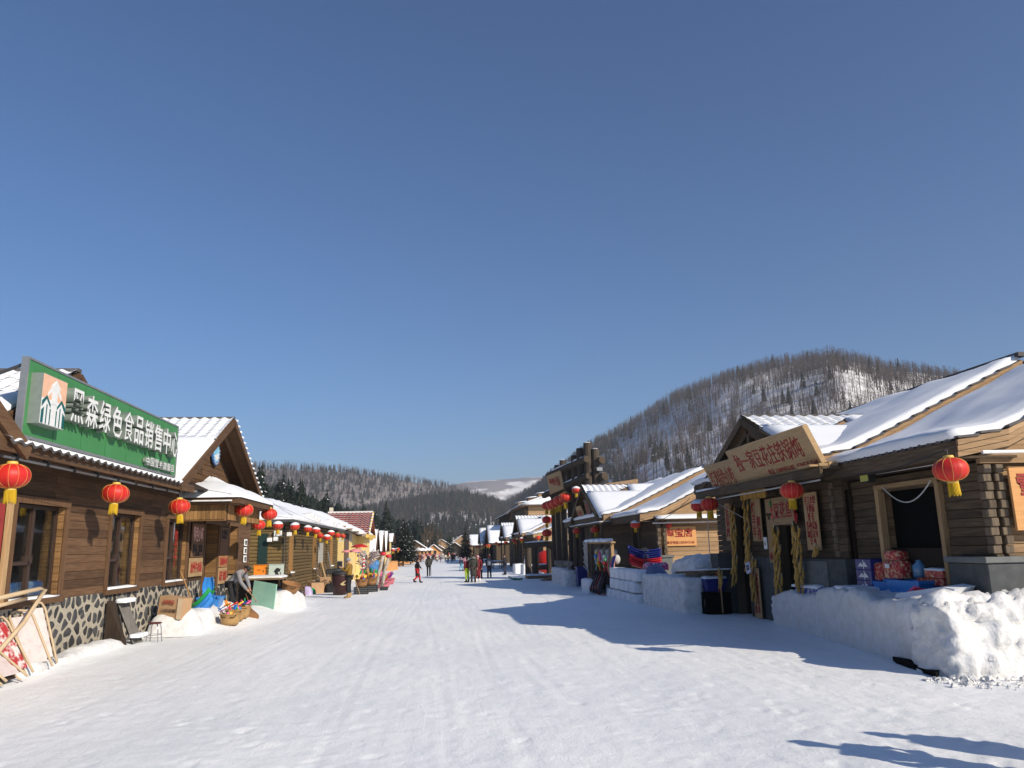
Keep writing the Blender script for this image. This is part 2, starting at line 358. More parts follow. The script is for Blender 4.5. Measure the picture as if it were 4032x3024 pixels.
def lump(name, mat, x0, x1, y0, y1, z0, z1, parent=None, rough=0.12, n=0.18, rnd=0.15, taper=0.0, seed=0.0, freq=1.5, top=None, smooth=True, ridge=0.0):
    # a rounded, chunky block of packed snow
    nx = max(3, int((x1-x0)/n)); ny = max(3, int((y1-y0)/n)); nz = max(3, int((z1-z0)/n))
    bm = bmesh.new(); cx, cy, cz = (x0+x1)/2, (y0+y1)/2, (z0+z1)/2; hx, hy, hz = (x1-x0)/2, (y1-y0)/2, (z1-z0)/2
    vd = {}
    def V(i, j, k):
        key = (i, j, k)
        if key not in vd:
            p = Vector((x0+(x1-x0)*i/nx, y0+(y1-y0)*j/ny, z0+(z1-z0)*k/nz))
            q = Vector((p.x-cx, p.y-cy, p.z-cz)); ins = Vector((max(-hx+rnd, min(hx-rnd, q.x)), max(-hy+rnd, min(hy-rnd, q.y)), max(-hz, min(hz-rnd, q.z))))
            d = q-ins; nrm = d.normalized() if d.length > 1e-6 else Vector((0, 0, 1))
            q = ins + nrm*min(rnd, d.length) if d.length > 1e-6 else q
            h = (q.z+hz)/(2*hz); tp = 1-taper*h; q.x *= tp; q.y *= tp
            w = Vector((cx+q.x, cy+q.y, cz+q.z))
            if top is not None: w.z = z0 + (w.z-z0)*top(w.x, w.y)
            amp = rough*min(1, max(0.25, h*1.5))
            nv = fbm((w.x*freq+seed, w.y*freq, w.z*freq), 5)
            w = w + nrm*amp*nv
            if ridge: w = w + nrm*(ridge*(abs(noise.noise(Vector((w.x*3.7+seed, w.y*3.7, w.z*3.7))))*.7+.55*noise.noise(Vector((w.x*8.1+seed, w.y*8.1, w.z*8.1)))+.35*noise.noise(Vector((w.x*15+seed, w.y*15, w.z*15)))-0.2))
            vd[key] = bm.verts.new(w)
        return vd[key]
    def face(a): 
        try: bm.faces.new(a)
        except ValueError: pass
    for i in range(nx):
        for j in range(ny): face((V(i, j, nz), V(i+1, j, nz), V(i+1, j+1, nz), V(i, j+1, nz)))
    for k in range(nz):
        for i in range(nx):
            face((V(i, 0, k), V(i+1, 0, k), V(i+1, 0, k+1), V(i, 0, k+1))); face((V(i+1, ny, k), V(i, ny, k), V(i, ny, k+1), V(i+1, ny, k+1)))
        for j in range(ny):
            face((V(0, j+1, k), V(0, j, k), V(0, j, k+1), V(0, j+1, k+1))); face((V(nx, j, k), V(nx, j+1, k), V(nx, j+1, k+1), V(nx, j, k+1)))
    mb = MB().bm(bm)
    return part(mb, name, mat, parent, smooth) if parent is not None else mb.build(name, mat, None, smooth)
# ------------------------------------------------------------------ ground
def axis_lines(dense0, dense1, step, far0, far1, grow=1.35):
    a = list(np.arange(dense0, dense1+1e-6, step)); s = step
    x = dense0
    while x > far0: s *= grow; x -= s; a.insert(0, max(x, far0))
    s = step; x = dense1
    while x < far1: s *= grow; x += s; a.append(min(x, far1))
    return np.array(a)
def build_ground():
    xs = axis_lines(-9.0, 11.0, 0.065, -4400, 4400)
    ys = np.concatenate([axis_lines(4.0, 9.0, 0.055, -90, 9.0), [0]])[:-1]
    y = 9.0; s = 0.055; ext = []
    while y < 5150: s = min(s*1.012, 400) if y < 60 else s*1.12; y += s; ext.append(min(y, 5150))
    ys = np.concatenate([ys, ext]); nx, ny = len(xs), len(ys)
    gx, gy = np.meshgrid(xs, ys)
    z = -0.0045*np.clip(gy-15, 0, 185)
    def ss(a, b, v): t = np.clip((v-a)/(b-a), 0, 1); return t*t*(3-2*t)
    z = z + 0.30*ss(-5.0, -6.6, gx)*ss(21.5, 25, gy)*(1-ss(33, 40, gy)) + 0.10*ss(-6.8, -7.6, gx)*ss(12, 15, gy)*(1-ss(19, 22, gy))
    near = (np.abs(gx) < 14) & (gy > -5) & (gy < 130)
    rng = np.random.RandomState(3)
    # sled and boot ruts along the street
    for k in range(46):
        x0 = rng.uniform(-6, 6.5); a = rng.uniform(-0.5, 0.5); ph = rng.uniform(0, 6); fr = rng.uniform(0.03, 0.12); wd = rng.uniform(0.03, 0.09); dp = rng.uniform(0.001, 0.0055)
        c = x0 + a*np.sin(gy*fr+ph) + rng.uniform(-0.02, 0.03)*gy
        dp = dp*np.clip(.35+.9*np.sin(gy*rng.uniform(.12, .5)+rng.uniform(0, 6))*np.sin(gy*rng.uniform(.03, .2)+rng.uniform(0, 6)), 0, 1.2)
        d = np.abs(gx-c); z -= dp*np.exp(-(d/wd)**2); z += 0.7*dp*np.exp(-((d-2*wd)/wd)**2)
    # boot prints
    for k in range(420):
        px, py = rng.uniform(-6.5, 7), 6+rng.beta(1, 1.6)*22; a = rng.normal(0, .5)+(np.pi if rng.rand() < .5 else 0); dp = rng.uniform(.006, .016)
        i0, i1 = np.searchsorted(xs, [px-.35, px+.35]); j0, j1 = np.searchsorted(ys, [py-.35, py+.35])
        dx = gx[j0:j1, i0:i1]-px; dy = gy[j0:j1, i0:i1]-py; u = dx*np.cos(a)+dy*np.sin(a); v = -dx*np.sin(a)+dy*np.cos(a); e = (u/.06)**2+(v/.15)**2
        z[j0:j1, i0:i1] += -dp*np.exp(-e**2)+.5*dp*np.exp(-((np.sqrt(e)-1.45)/.35)**2)
    idx = np.argwhere(near)
    for j, i in idx:
        p = (gx[j, i], gy[j, i])
        if p[1] < 45:
            z[j, i] += 0.022*noise.noise(Vector((p[0]*0.5, p[1]*0.35, 0))) + 0.009*noise.noise(Vector((p[0]*2.3, p[1]*1.6, 3))) + 0.0075*noise.noise(Vector((p[0]*6.5, p[1]*5.0, 7))) + 0.006*max(0, noise.noise(Vector((p[0]*11, p[1]*8, 1))))
        else:
            z[j, i] += 0.03*noise.noise(Vector((p[0]*0.5, p[1]*0.3, 0)))
    me = bpy.data.meshes.new('snow_ground')
    me.vertices.add(nx*ny); me.vertices.foreach_set('co', np.stack([gx, gy, z], -1).ravel())
    q = np.arange(nx*ny).reshape(ny, nx); f = np.stack([q[:-1, :-1], q[:-1, 1:], q[1:, 1:], q[1:, :-1]], -1).reshape(-1, 4)
    me.loops.add(f.size); me.loops.foreach_set('vertex_index', f.ravel()); me.polygons.add(len(f))
    me.polygons.foreach_set('loop_start', np.arange(0, f.size, 4)); me.polygons.foreach_set('use_smooth', [True]*len(f))
    me.update(calc_edges=True)
    m = bpy.data.materials.new('packed_snow'); m.use_nodes = True; N = m.node_tree.nodes; Lk = m.node_tree.links
    b = N['Principled BSDF']; b.inputs['Specular IOR Level'].default_value = 0.35
    g = N.new('ShaderNodeNewGeometry')
    def nz(scale, sc, det=4, rg=0.6):
        mm = N.new('ShaderNodeVectorMath'); mm.operation = 'MULTIPLY'; mm.inputs[1].default_value = sc; Lk.new(g.outputs['Position'], mm.inputs[0])
        t = N.new('ShaderNodeTexNoise'); t.inputs['Scale'].default_value = scale; t.inputs['Detail'].default_value = det; t.inputs['Roughness'].default_value = rg
        Lk.new(mm.outputs[0], t.inputs['Vector']); return t.outputs['Fac']
    big = nz(0.35, (1, 0.4, 1), 5); streak = nz(1.0, (5.5, 0.22, 1), 5, 0.7); fine = nz(14, (1, 0.7, 1), 9, 0.8); mid = nz(2.2, (1, 1, 1), 6, 0.7)
    rp = N.new('ShaderNodeValToRGB'); rp.color_ramp.elements[0].position = 0.40; rp.color_ramp.elements[1].position = 0.60
    rp.color_ramp.elements[0].color = (0.79, 0.812, 0.828, 1); rp.color_ramp.elements[1].color = (0.93, 0.928, 0.925, 1)
    mx = N.new('ShaderNodeMath'); mx.operation = 'MULTIPLY_ADD'; mx.inputs[1].default_value = 0.45
    m2 = N.new('ShaderNodeMath'); m2.operation = 'MULTIPLY_ADD'; m2.inputs[1].default_value = 0.22
    m3 = N.new('ShaderNodeMath'); m3.operation = 'MULTIPLY'; m3.inputs[1].default_value = 0.25
    Lk.new(mid, m3.inputs[0]); Lk.new(streak, m2.inputs[0]); Lk.new(m3.outputs[0], m2.inputs[2]); Lk.new(big, mx.inputs[0]); Lk.new(m2.outputs[0], mx.inputs[2])
    Lk.new(mx.outputs[0], rp.inputs[0])
    # scattered straw and grit frozen in
    vo = N.new('ShaderNodeTexVoronoi'); vo.inputs['Scale'].default_value = 2.6; Lk.new(g.outputs['Position'], vo.inputs['Vector'])
    lt = N.new('ShaderNodeMath'); lt.operation = 'LESS_THAN'; lt.inputs[1].default_value = 0.022; Lk.new(vo.outputs['Distance'], lt.inputs[0])
    mc = N.new('ShaderNodeMixRGB'); Lk.new(lt.outputs[0], mc.inputs[0]); Lk.new(rp.outputs[0], mc.inputs[1]); mc.inputs[2].default_value = (0.32, 0.29, 0.26, 1)
    Lk.new(mc.outputs[0], b.inputs['Base Color'])
    rg = N.new('ShaderNodeMapRange'); rg.inputs['To Min'].default_value = 0.38; rg.inputs['To Max'].default_value = 0.75; Lk.new(mx.outputs[0], rg.inputs['Value']); Lk.new(rg.outputs[0], b.inputs['Roughness'])
    b1 = N.new('ShaderNodeBump'); b1.inputs['Strength'].default_value = 0.5; b1.inputs['Distance'].default_value = 0.03; Lk.new(fine, b1.inputs['Height'])
    b2 = N.new('ShaderNodeBump'); b2.inputs['Strength'].default_value = 0.32; b2.inputs['Distance'].default_value = 0.05; Lk.new(mid, b2.inputs['Height']); Lk.new(b1.outputs[0], b2.inputs['Normal'])
    b3 = N.new('ShaderNodeBump'); b3.inputs['Strength'].default_value = 0.14; b3.inputs['Distance'].default_value = 0.03; Lk.new(streak, b3.inputs['Height']); Lk.new(b2.outputs[0], b3.inputs['Normal'])
    Lk.new(b3.outputs[0], b.inputs['Normal'])
    me.materials.append(m)
    tag(obj('snow_ground', me), kind='structure')
build_ground()

# ------------------------------------------------------------------ hills (azimuth from +Y, crest distance, crest height)
def hill_fn(tab, base=0.3, power=1.15, nz=0.06, seed=0.0, basef=None):
    az = [t[0] for t in tab]; D = [t[1] for t in tab]; Hh = [t[2] for t in tab]
    def f(a, r):
        d = np.interp(a, az, D); h = np.interp(a, az, Hh); b = d*base if basef is None else np.interp(a, basef[0], basef[1])
        t = (r-b)/(d-b)
        if t <= 0: return -1.2
        if t <= 1:
            k = t*(0.62+0.38*t)
            z = h*k
        else: z = h*(1-0.8*smoothstep(1, 2.0, t))
        x, y = r*math.sin(R(a)), r*math.cos(R(a)); s = 1/(0.16*d)
        z += nz*h*fbm((x*s+seed, y*s, seed), 4)*min(1, t*1.5)*(1-0.75*math.exp(-((t-1)/0.10)**2))
        return z-1.2*(1-min(1, t*5))
    f.az = (az[0], az[-1]); f.D = lambda a: np.interp(a, az, D); f.B = lambda a: (np.interp(a, az, D)*base if basef is None else np.interp(a, basef[0], basef[1]))
    return f
def hill_mesh(name, f, na, nr, mat, over=1.35):
    mb = MB(); a0, a1 = f.az
    def pt(u, v):
        a = a0+(a1-a0)*u; b = f.B(a)*0.98; d = f.D(a); r = b+(d*over-b)*v
        return (r*math.sin(R(a)), r*math.cos(R(a)), f(a, r))
    mb.grid(lambda u, v: pt(u, v), na, nr)
    return tag(mb.build(name, mat, None, True), kind='structure')
HILLSNOW = mk('forest_floor_snow', (0.76, 0.75, 0.76), (0.30, 0.265, 0.245), sc=(1, 1, 1.5), scale=0.09, rough=0.9, detail=8, lo=0.42, hi=0.72, bump=0.4, bdist=1.0)  # dark mottle mixes brush and painted tree shade into the snow
FARSNOW = mk('far_hill_snow', (0.20, 0.18, 0.19), (0.80, 0.78, 0.78), sc=(1, 1, 3.0), scale=0.006, rough=0.9, detail=7, lo=0.50, hi=0.58)
FARWOOD = mk('far_wooded_slope', (0.12, 0.11, 0.11), (0.20, 0.18, 0.175), scale=0.02, rough=0.95, detail=8)
MIDFLOOR = mk('mid_slope_floor', (0.30, 0.27, 0.26), (0.16, 0.14, 0.135), scale=0.05, rough=0.95, detail=8)
f_right = hill_fn([(1.0, 1600, 37.1), (2.1, 1500, 45.3), (4.49, 1300, 64.4), (6.91, 1150, 82.4), (8.67, 1050, 99.9), (11.49, 900, 115.4), (15.71, 800, 132.9), (17.81, 760, 141.6), (21.22, 720, 149.9), (23.86, 700, 151.4), (26.42, 690, 152.8), (28.88, 680, 152.7), (30.31, 690, 148.6), (32.23, 700, 139.5), (34.39, 720, 136.5), (36.95, 740, 127.9), (39.6, 760, 113.9), (46.0, 800, 96.8), (55.0, 850, 75.2)],
    nz=0.07, seed=2.0, basef=([1, 5, 9, 15, 25, 40, 55], [800, 520, 330, 240, 200, 190, 190]))
f_mid1 = hill_fn([(-34.0, 1200, 146.0), (-23.29, 1200, 144.4), (-17.04, 1200, 132.4), (-12.76, 1200, 124.4), (-10.23, 1200, 122.8), (-6.98, 1240, 124.4), (-4.99, 1280, 122.0), (-2.64, 1360, 119.6), (0.08, 1440, 115.6), (1.78, 1480, 110.0), (3.82, 1560, 96.4), (4.84, 1600, 84.4), (6.86, 1680, 63.6), (10.0, 1760, 48.4)], base=0.62, nz=0.05, seed=5.0)
f_mid2 = hill_fn([(-16, 950, 30), (-11.37, 950, 38.0), (-8.2, 950, 42), (-5.6, 950, 44), (-2.96, 980, 54), (0.08, 1000, 64.5), (1.78, 1000, 65.5), (3.82, 1000, 57), (5.18, 1000, 46), (7.2, 1000, 33), (9.5, 1000, 20)], base=0.55, nz=0.07, seed=9.0)
f_far = hill_fn([(-8.0, 2604, 155.8), (-1.62, 2604, 186.8), (1.0, 2604, 214.7), (2.2, 2604, 224.6), (3.5, 2604, 229.1), (5.22, 2666, 237.0), (7.28, 2666, 243.4), (10.35, 2666, 215.8), (16.0, 2666, 186.8)], base=0.7, nz=0.05, seed=12.0)
f_left = hill_fn([(-40, 230, 30), (-20.6, 230, 20), (-13.39, 260, 14), (-12.12, 270, 13), (-10.2, 290, 11), (-8.89, 310, 9.5), (-7.58, 330, 8), (-5.93, 360, 5), (-3.94, 400, 2.5), (-1.6, 460, 1.0), (0.4, 540, 0.5)], base=0.33, nz=0.1, seed=15.0)
hill_mesh('hill_right', f_right, 90, 50, HILLSNOW)
hill_mesh('hill_middle', f_mid1, 60, 26, MIDFLOOR)
hill_mesh('hill_low', f_mid2, 50, 24, HILLSNOW)
hill_mesh('mountain_far', f_far, 50, 22, FARSNOW)
hill_mesh('slope_left', f_left, 40, 18, HILLSNOW, over=1.6)

# ------------------------------------------------------------------ trees
def tri_mesh(name, V, F, mat, mats=None, midx=None):
    me = bpy.data.meshes.new(name); me.vertices.add(len(V)); me.vertices.foreach_set('co', np.asarray(V, dtype=np.float32).ravel())
    F = np.asarray(F, dtype=np.int32); me.loops.add(F.size); me.loops.foreach_set('vertex_index', F.ravel()); me.polygons.add(len(F))
    me.polygons.foreach_set('loop_start', np.arange(0, F.size, 3)); 
    for m in (mats or [mat]): me.materials.append(m)
    if midx is not None: me.polygons.foreach_set('material_index', midx)
    me.update(calc_edges=True); return me
def conifer_arr(rs, tiers=6, seg=7, w=0.17):
    V = []; F = []
    for t in range(tiers):
        k = t/(tiers); zb = 0.10+0.86*k*0.96; zt = min(1.0, zb+0.30*(1-k)+0.07); r = w*(1-k)**0.85+0.012
        o = len(V); V.append((0, 0, zt))
        ph = rs.uniform(0, 6)
        for j in range(seg*2):
            a = ph+math.pi*j/seg; q = r*(rs.uniform(0.8, 1.25) if j % 2 == 0 else rs.uniform(0.35, 0.55)); V.append((q*math.cos(a), q*math.sin(a), zb+(rs.uniform(-.025, .01) if j % 2 == 0 else 0.035)))
        for j in range(seg*2): F.append((o, o+1+j, o+1+(j+1) % (seg*2)))
    o = len(V); V += [(-.012, 0, -0.02), (.012, 0, -0.02), (0, .012, .2)]; F.append((o, o+1, o+2))
    return np.array(V), np.array(F)
def bare_arr(rs, nb=10, up=1.0):
    V = []; F = []
    def spike(p, q, w):
        p = np.array(p); q = np.array(q); d = q-p; a = np.cross(d, [rs.uniform(-1, 1), rs.uniform(-1, 1), 0.3]); a = a/ (np.linalg.norm(a)+1e-9)*w
        o = len(V); V.extend([p-a, p+a, q]); F.append((o, o+1, o+2))
    lean = rs.uniform(-.03, .03, 2)
    for k in range(3):
        a = k*2.1; spike((.011*math.cos(a), .011*math.sin(a), -0.02), (lean[0], lean[1], 1.0), 0.012)
    for k in range(nb):
        z = rs.uniform(0.28, 0.93); a = rs.uniform(0, 6.28); L = (0.30*(1.05-z)+0.06)*rs.uniform(.7, 1.2)
        p = (lean[0]*z, lean[1]*z, z); q = (p[0]+L*math.cos(a)*0.75, p[1]+L*math.sin(a)*0.75, min(1.02, z+L*up*rs.uniform(.5, 1.1))); spike(p, q, 0.0065)
        for s in range(2):
            t = rs.uniform(.25, .8); m = np.array(p)*(1-t)+np.array(q)*t; b = a+rs.uniform(-1.2, 1.2); l = L*rs.uniform(.3, .6)
            spike(m, (m[0]+l*math.cos(b)*.6, m[1]+l*math.sin(b)*.6, m[2]+l*up*.9), 0.0055)
    return np.array(V), np.array(F)
def scatter(name, protos, pts, mat, label, kind='stuff', seed=1):
    rs = np.random.RandomState(seed); VV = []; FF = []; o = 0
    for (x, y, z, h, wd) in pts:
        V, F = protos[rs.randint(len(protos))]; a = rs.uniform(0, 6.28); c, s = math.cos(a), math.sin(a)
        W = np.empty_like(V); W[:, 0] = (V[:, 0]*c-V[:, 1]*s)*h*wd+x; W[:, 1] = (V[:, 0]*s+V[:, 1]*c)*h*wd+y; W[:, 2] = V[:, 2]*h+z
        VV.append(W); FF.append(F+o); o += len(V)
    ob = obj(name, tri_mesh(name, np.concatenate(VV), np.concatenate(FF), mat)); tag(ob, label, 'forest', kind=kind); return ob
rs = np.random.RandomState(11)
CON = [conifer_arr(rs, 5, 5) for _ in range(5)]; BARE = [bare_arr(rs) for _ in range(6)]; LARCH = [bare_arr(rs, 18, 0.35) for _ in range(4)]
def sample_hill(f, n, rs, t0=0.03, t1=1.08, a0=None, a1=None, dens=None):
    out = []; A0, A1 = f.az; A0 = A0 if a0 is None else a0; A1 = A1 if a1 is None else a1
    while len(out) < n:
        a = rs.uniform(A0, A1); b, d = f.B(a), f.D(a); r = b+(d-b)*math.sqrt(rs.uniform(t0*t0, t1*t1)); t = (r-b)/(d-b)
        if dens is not None and rs.uniform() > dens(a, t): continue
        out.append((a, r, t, r*math.sin(R(a)), r*math.cos(R(a)), f(a, r)))
    return out
def clump(a, t): return min(1, max(.3, .58+.9*fbm((a*.55, t*7.0, 3.3), 4)))
def near_edge(a): return smoothstep(15, 8, a)
# right hill: mostly bare trees, denser on the crest and on the shaded left flank
pts = [(x, y, z, rs.uniform(6.5, 12.0), rs.uniform(.9, 1.4)) for (a, r, t, x, y, z) in sample_hill(f_right, 15500, rs, 0.02, 1.06, 1.0, 44, lambda a, t: max(smoothstep(.80, .95, t), near_edge(a), clump(a, t)))]
scatter('bare_woodland', BARE, pts, TWIG, 'leafless grey brown woodland covering the big hill on the right', seed=2)
pts = [(x, y, z, rs.uniform(7, 13), rs.uniform(.9, 1.3)) for (a, r, t, x, y, z) in sample_hill(f_right, 2600, rs, 0.02, 1.03, 1.0, 20, lambda a, t: near_edge(a))]
scatter('dark_conifer_wood', CON, pts, NEEDLEF, 'dark conifer wood on the shaded flank of the right hill', seed=3)
pts = [(x, y, z, rs.uniform(9, 15), rs.uniform(.9, 1.4)) for (a, r, t, x, y, z) in sample_hill(f_mid1, 6000, rs, 0.15, 1.05, -24, 9)]
scatter('hazy_bare_wood', BARE, pts, TWIG, 'hazy leafless wood on the long hill behind the valley', seed=4)
pts = [(x, y, z, rs.uniform(8, 13), rs.uniform(.9, 1.4)) for (a, r, t, x, y, z) in sample_hill(f_mid1, 1500, rs, 0.15, 1.03, -20, 9)]
scatter('hazy_conifer_wood', CON, pts, NEEDLEF, 'hazy conifers dotted over the long hill behind the valley', seed=5)
pts = [(x, y, z, rs.uniform(8, 14), rs.uniform(.9, 1.4)) for (a, r, t, x, y, z) in sample_hill(f_mid2, 2800, rs, 0.1, 1.05, -14, 9)]
scatter('valley_bare_wood', BARE, pts, TWIG, 'leafless wood on the low hill at the end of the valley', seed=6)
pts = [(x, y, z, rs.uniform(8, 14), rs.uniform(.9, 1.3)) for (a, r, t, x, y, z) in sample_hill(f_mid2, 3200, rs, 0.02, 1.03, -14, 9, lambda a, t: 0.4+0.6*(t > .72 or t < .4))]
scatter('valley_conifer_wood', CON, pts, NEEDLEF, 'dark conifers on the low hill at the end of the valley', seed=7)
pts = [(x, y, z, rs.uniform(9, 13), rs.uniform(.9, 1.2)) for (a, r, t, x, y, z) in sample_hill(f_left, 420, rs, 0.6, 1.3, -16, -4)]
scatter('conifer_wood', CON, [(x, y, z, rs.uniform(9, 14), rs.uniform(1.0, 1.5)) for (a, r, t, x, y, z) in sample_hill(f_left, 1500, rs, 0.35, 1.35, -17, 0.2)], NEEDLEF, 'dense dark conifers filling the forest behind the left houses', seed=18)
scatter('larch_wood', LARCH, pts, TWIGR, 'reddish leafless larches among the conifers behind the left houses', seed=8)
# single conifers that can be told apart
def conifer_proto(name, h, seed, levels=11, seg=9):
    rs2 = np.random.RandomState(seed); p = proto(name); V = []; F = []; MI = []
    for t in range(levels):
        k = t/levels; zb = h*(0.09+0.87*k); r = h*0.19*(1-k)**0.8+0.06
        for j in range(seg):
            a = rs2.uniform(0, 6.28); q = r*rs2.uniform(.65, 1.2); dz = -0.22*q+rs2.uniform(-.1, .1); w = q*rs2.uniform(.22, .36); zz = zb+rs2.uniform(-.03, .03)*h
            c, s = math.cos(a), math.sin(a); zt = zz+q*0.55
            o = len(V); V += [(0, 0, zt), (q*.55*c-w*s, q*.55*s+w*c, zz+dz*.4), (q*c, q*s, zz+dz), (q*.55*c+w*s, q*.55*s-w*c, zz+dz*.4)]
            F += [(o, o+1, o+2), (o, o+2, o+3)]; sn = 1 if rs2.uniform() < 0.035 else 0; MI += [sn, sn]
            o = len(V); V += [(q*.2*c, q*.2*s, zt-q*.15), (q*.8*c-.6*w*s, q*.8*s+.6*w*c, zz+dz-w*.7), (q*.9*c+.6*w*s, q*.9*s-.6*w*c, zz+dz-w*.6)]; F.append((o, o+1, o+2)); MI.append(0)
    V.append((0, 0, h)); n = len(V); V += [(.12, 0, h*.86), (-.06, .1, h*.86), (-.06, -.1, h*.86)]; F += [(n-1, n, n+1), (n-1, n+1, n+2), (n-1, n+2, n)]; MI += [0]*3
    obj('crown', tri_mesh('crown', V, F, None, [NEEDLE, TREESNOW], MI), p)
    MB().tube([(0, 0, -0.3), (0, 0, h*.5), (0, 0, h*.92)], [h*.016, h*.010, .03], 6).build('trunk', BARK, p)
    return p
CPR = [conifer_proto('conifer_tree', 12, s, 15, 12) for s in (1, 2, 3, 4)]
left_pts = [t for t in sample_hill(f_left, 175, rs, 0.25, 1.05, -18, -0.6)]
left_pts.sort(key=lambda t: -t[1])
for i, (a, r, t, x, y, z) in enumerate(left_pts):
    o = use(CPR[i % 4], 'dark snow flecked conifer in the forest behind the left hand houses', 'tree', 'conifers behind the left houses')
    place(o, (x, y, z), rs.uniform(0, 6), rs.uniform(.8, 1.25)*(1.05 if a < -9 else 1.0))
for i, (a, r, t, x, y, z) in enumerate(sample_hill(f_right, 120, rs, 0.05, 1.0, 9, 40, lambda a, t: 1.0 if .2 < t < .6 or t > .95 else .35)):
    o = use(CPR[i % 4], 'single dark conifer among bare trees on the right hill', 'tree', 'conifers scattered on the right hill')
    place(o, (x, y, z), rs.uniform(0, 6), rs.uniform(.7, 1.15))
# spruces beside the street
def spruce(h, seed, label, loc, spread=0.27):
    rs2 = np.random.RandomState(seed); p = proto('street_spruce'); V = []; F = []; MI = []; B = MB()
    lev = 26
    for t in range(lev):
        k = t/lev; z0 = h*(0.13+0.84*k); r = h*spread*(1-k)**0.9+0.08
        for j in range(15):
            a = rs2.uniform(0, 6.28); L = r*rs2.uniform(.6, 1.15); c, s = math.cos(a), math.sin(a); n = 6
            B.cyl((0, 0, z0), (L*c, L*s, z0+0.10*L-0.28*L), 0.02, 0.006, 3, False)
            for m in range(n):
                f = (m+1)/n; px, py, pz = L*f*c, L*f*s, z0+0.12*L*f-0.30*L*f*f; w = 0.26*L*(1.15-f)+.10
                for sgn in (-1, 1):
                    o = len(V); e = rs2.uniform(.5, 1.1); V += [(px*.8, py*.8, pz+.05), (px-s*w*sgn*e+c*w*.4, py+c*w*sgn*e+s*w*.4, pz-w*.35*e), (px+c*.22*w, py+s*.22*w, pz-w*.25)]; F.append((o, o+1, o+2)); MI.append(1 if rs2.uniform() < .03 else 0)
    obj('crown', tri_mesh('crown', V, F, None, [NEEDLE, TREESNOW], MI), p)
    MB().tube([(0, 0, -.3), (0, 0, h*.4), (0, 0, h*.97)], [h*.02, h*.012, .02], 8).build('trunk', BARK, p)
    B.build('branches', BARK, p, kind='stuff')
    tag(p, label, 'tree', 'spruces beside the street'); place(p, loc); return p
spruce(7.6, 21, 'tallest spruce of the clump left of the street, with a bare lower trunk', (-5.4, 121, gz(0, 121)), .36)
spruce(6.6, 22, 'spruce in the middle of the clump left of the street', (-6.3, 136, gz(0, 136)), .42)
spruce(6.0, 23, 'spruce at the right end of the clump left of the street', (-4.9, 139, gz(0, 139)), .42)
spruce(6.8, 24, 'spruce at the left end of the clump, touching the stall roofs', (-8.6, 130, gz(0, 132)), .38)
spruce(7.3, 25, 'lone spruce standing on the right of the street before the cottages', (5.2, 152, gz(0, 152)), .3)
spruce(9.0, 27, 'dark spruce before the houses at the street end', (3.2, 235, -.8), .28)
spruce(10.0, 28, 'tall dark spruce behind the last market stalls', (-1.2, 262, -.8), .26)
spruce(8.5, 29, 'dark spruce right of the last log house', (7.5, 225, -.8), .28)
spruce(6.0, 26, 'dark spruce pressed between the right hand cottages', (8.6, 143, gz(0, 143)), .3)
def bare_tree(h, seed, label, loc, grp):
    rs2 = random.Random(seed); p = proto('bare_tree'); T = MB(); C = MB()
    T.tube([(0, 0, -.3), (rs2.uniform(-.1, .1), 0, h*.5), (rs2.uniform(-.2, .2), 0, h)], [.12, .07, .015], 6)
    for k in range(26):
        z = h*rs2.uniform(.25, .97); a = rs2.uniform(0, 6.28); L = (h-z)*.3+.5; q = (L*.5*math.cos(a), L*.5*math.sin(a), z+L)
        C.cyl((0, 0, z), q, .03, .01, 3, False)
        for _ in range(4):
            t = rs2.uniform(.3, .9); m = Vector((0, 0, z)).lerp(Vector(q), t); b = rs2.uniform(0, 6.28); l = L*.4
            C.cyl(m, m+Vector((l*.5*math.cos(b), l*.5*math.sin(b), l)), .018, .008, 3, False)
    T.build('trunk', TWIGR, p); C.build('crown', TWIGR, p); tag(p, label, 'tree', grp); place(p, loc)
for k, (a, d, h) in enumerate([(-1.05, 250, 10), (-0.85, 262, 11), (-0.62, 255, 10.5), (-0.38, 270, 11.5), (-0.1, 265, 10), (0.15, 280, 10), (-1.3, 268, 9)]):
    bare_tree(h, 50+k, 'tall pale leafless tree in the row behind the far end of the street', (d*math.sin(R(a)), d*math.cos(R(a)), -0.8), 'leafless trees at the end of the street')

# ------------------------------------------------------------------ haze
hz = MB().box(-4450, 4450, -100, 5200, -3.5, 268)
hm = bpy.data.materials.new('haze_air'); hm.use_nodes = True; hn = hm.node_tree.nodes
for n in list(hn): hn.remove(n)
pv = hn.new('ShaderNodeVolumePrincipled'); pv.inputs['Color'].default_value = (0.86, 0.91, 1.0, 1); pv.inputs['Density'].default_value = 0.00023; pv.inputs['Anisotropy'].default_value = 0.1
ho = hn.new('ShaderNodeOutputMaterial'); hm.node_tree.links.new(pv.outputs[0], ho.inputs['Volume'])
tag(hz.build('haze', hm), 'thin blue winter haze filling the valley', 'haze', kind='stuff')
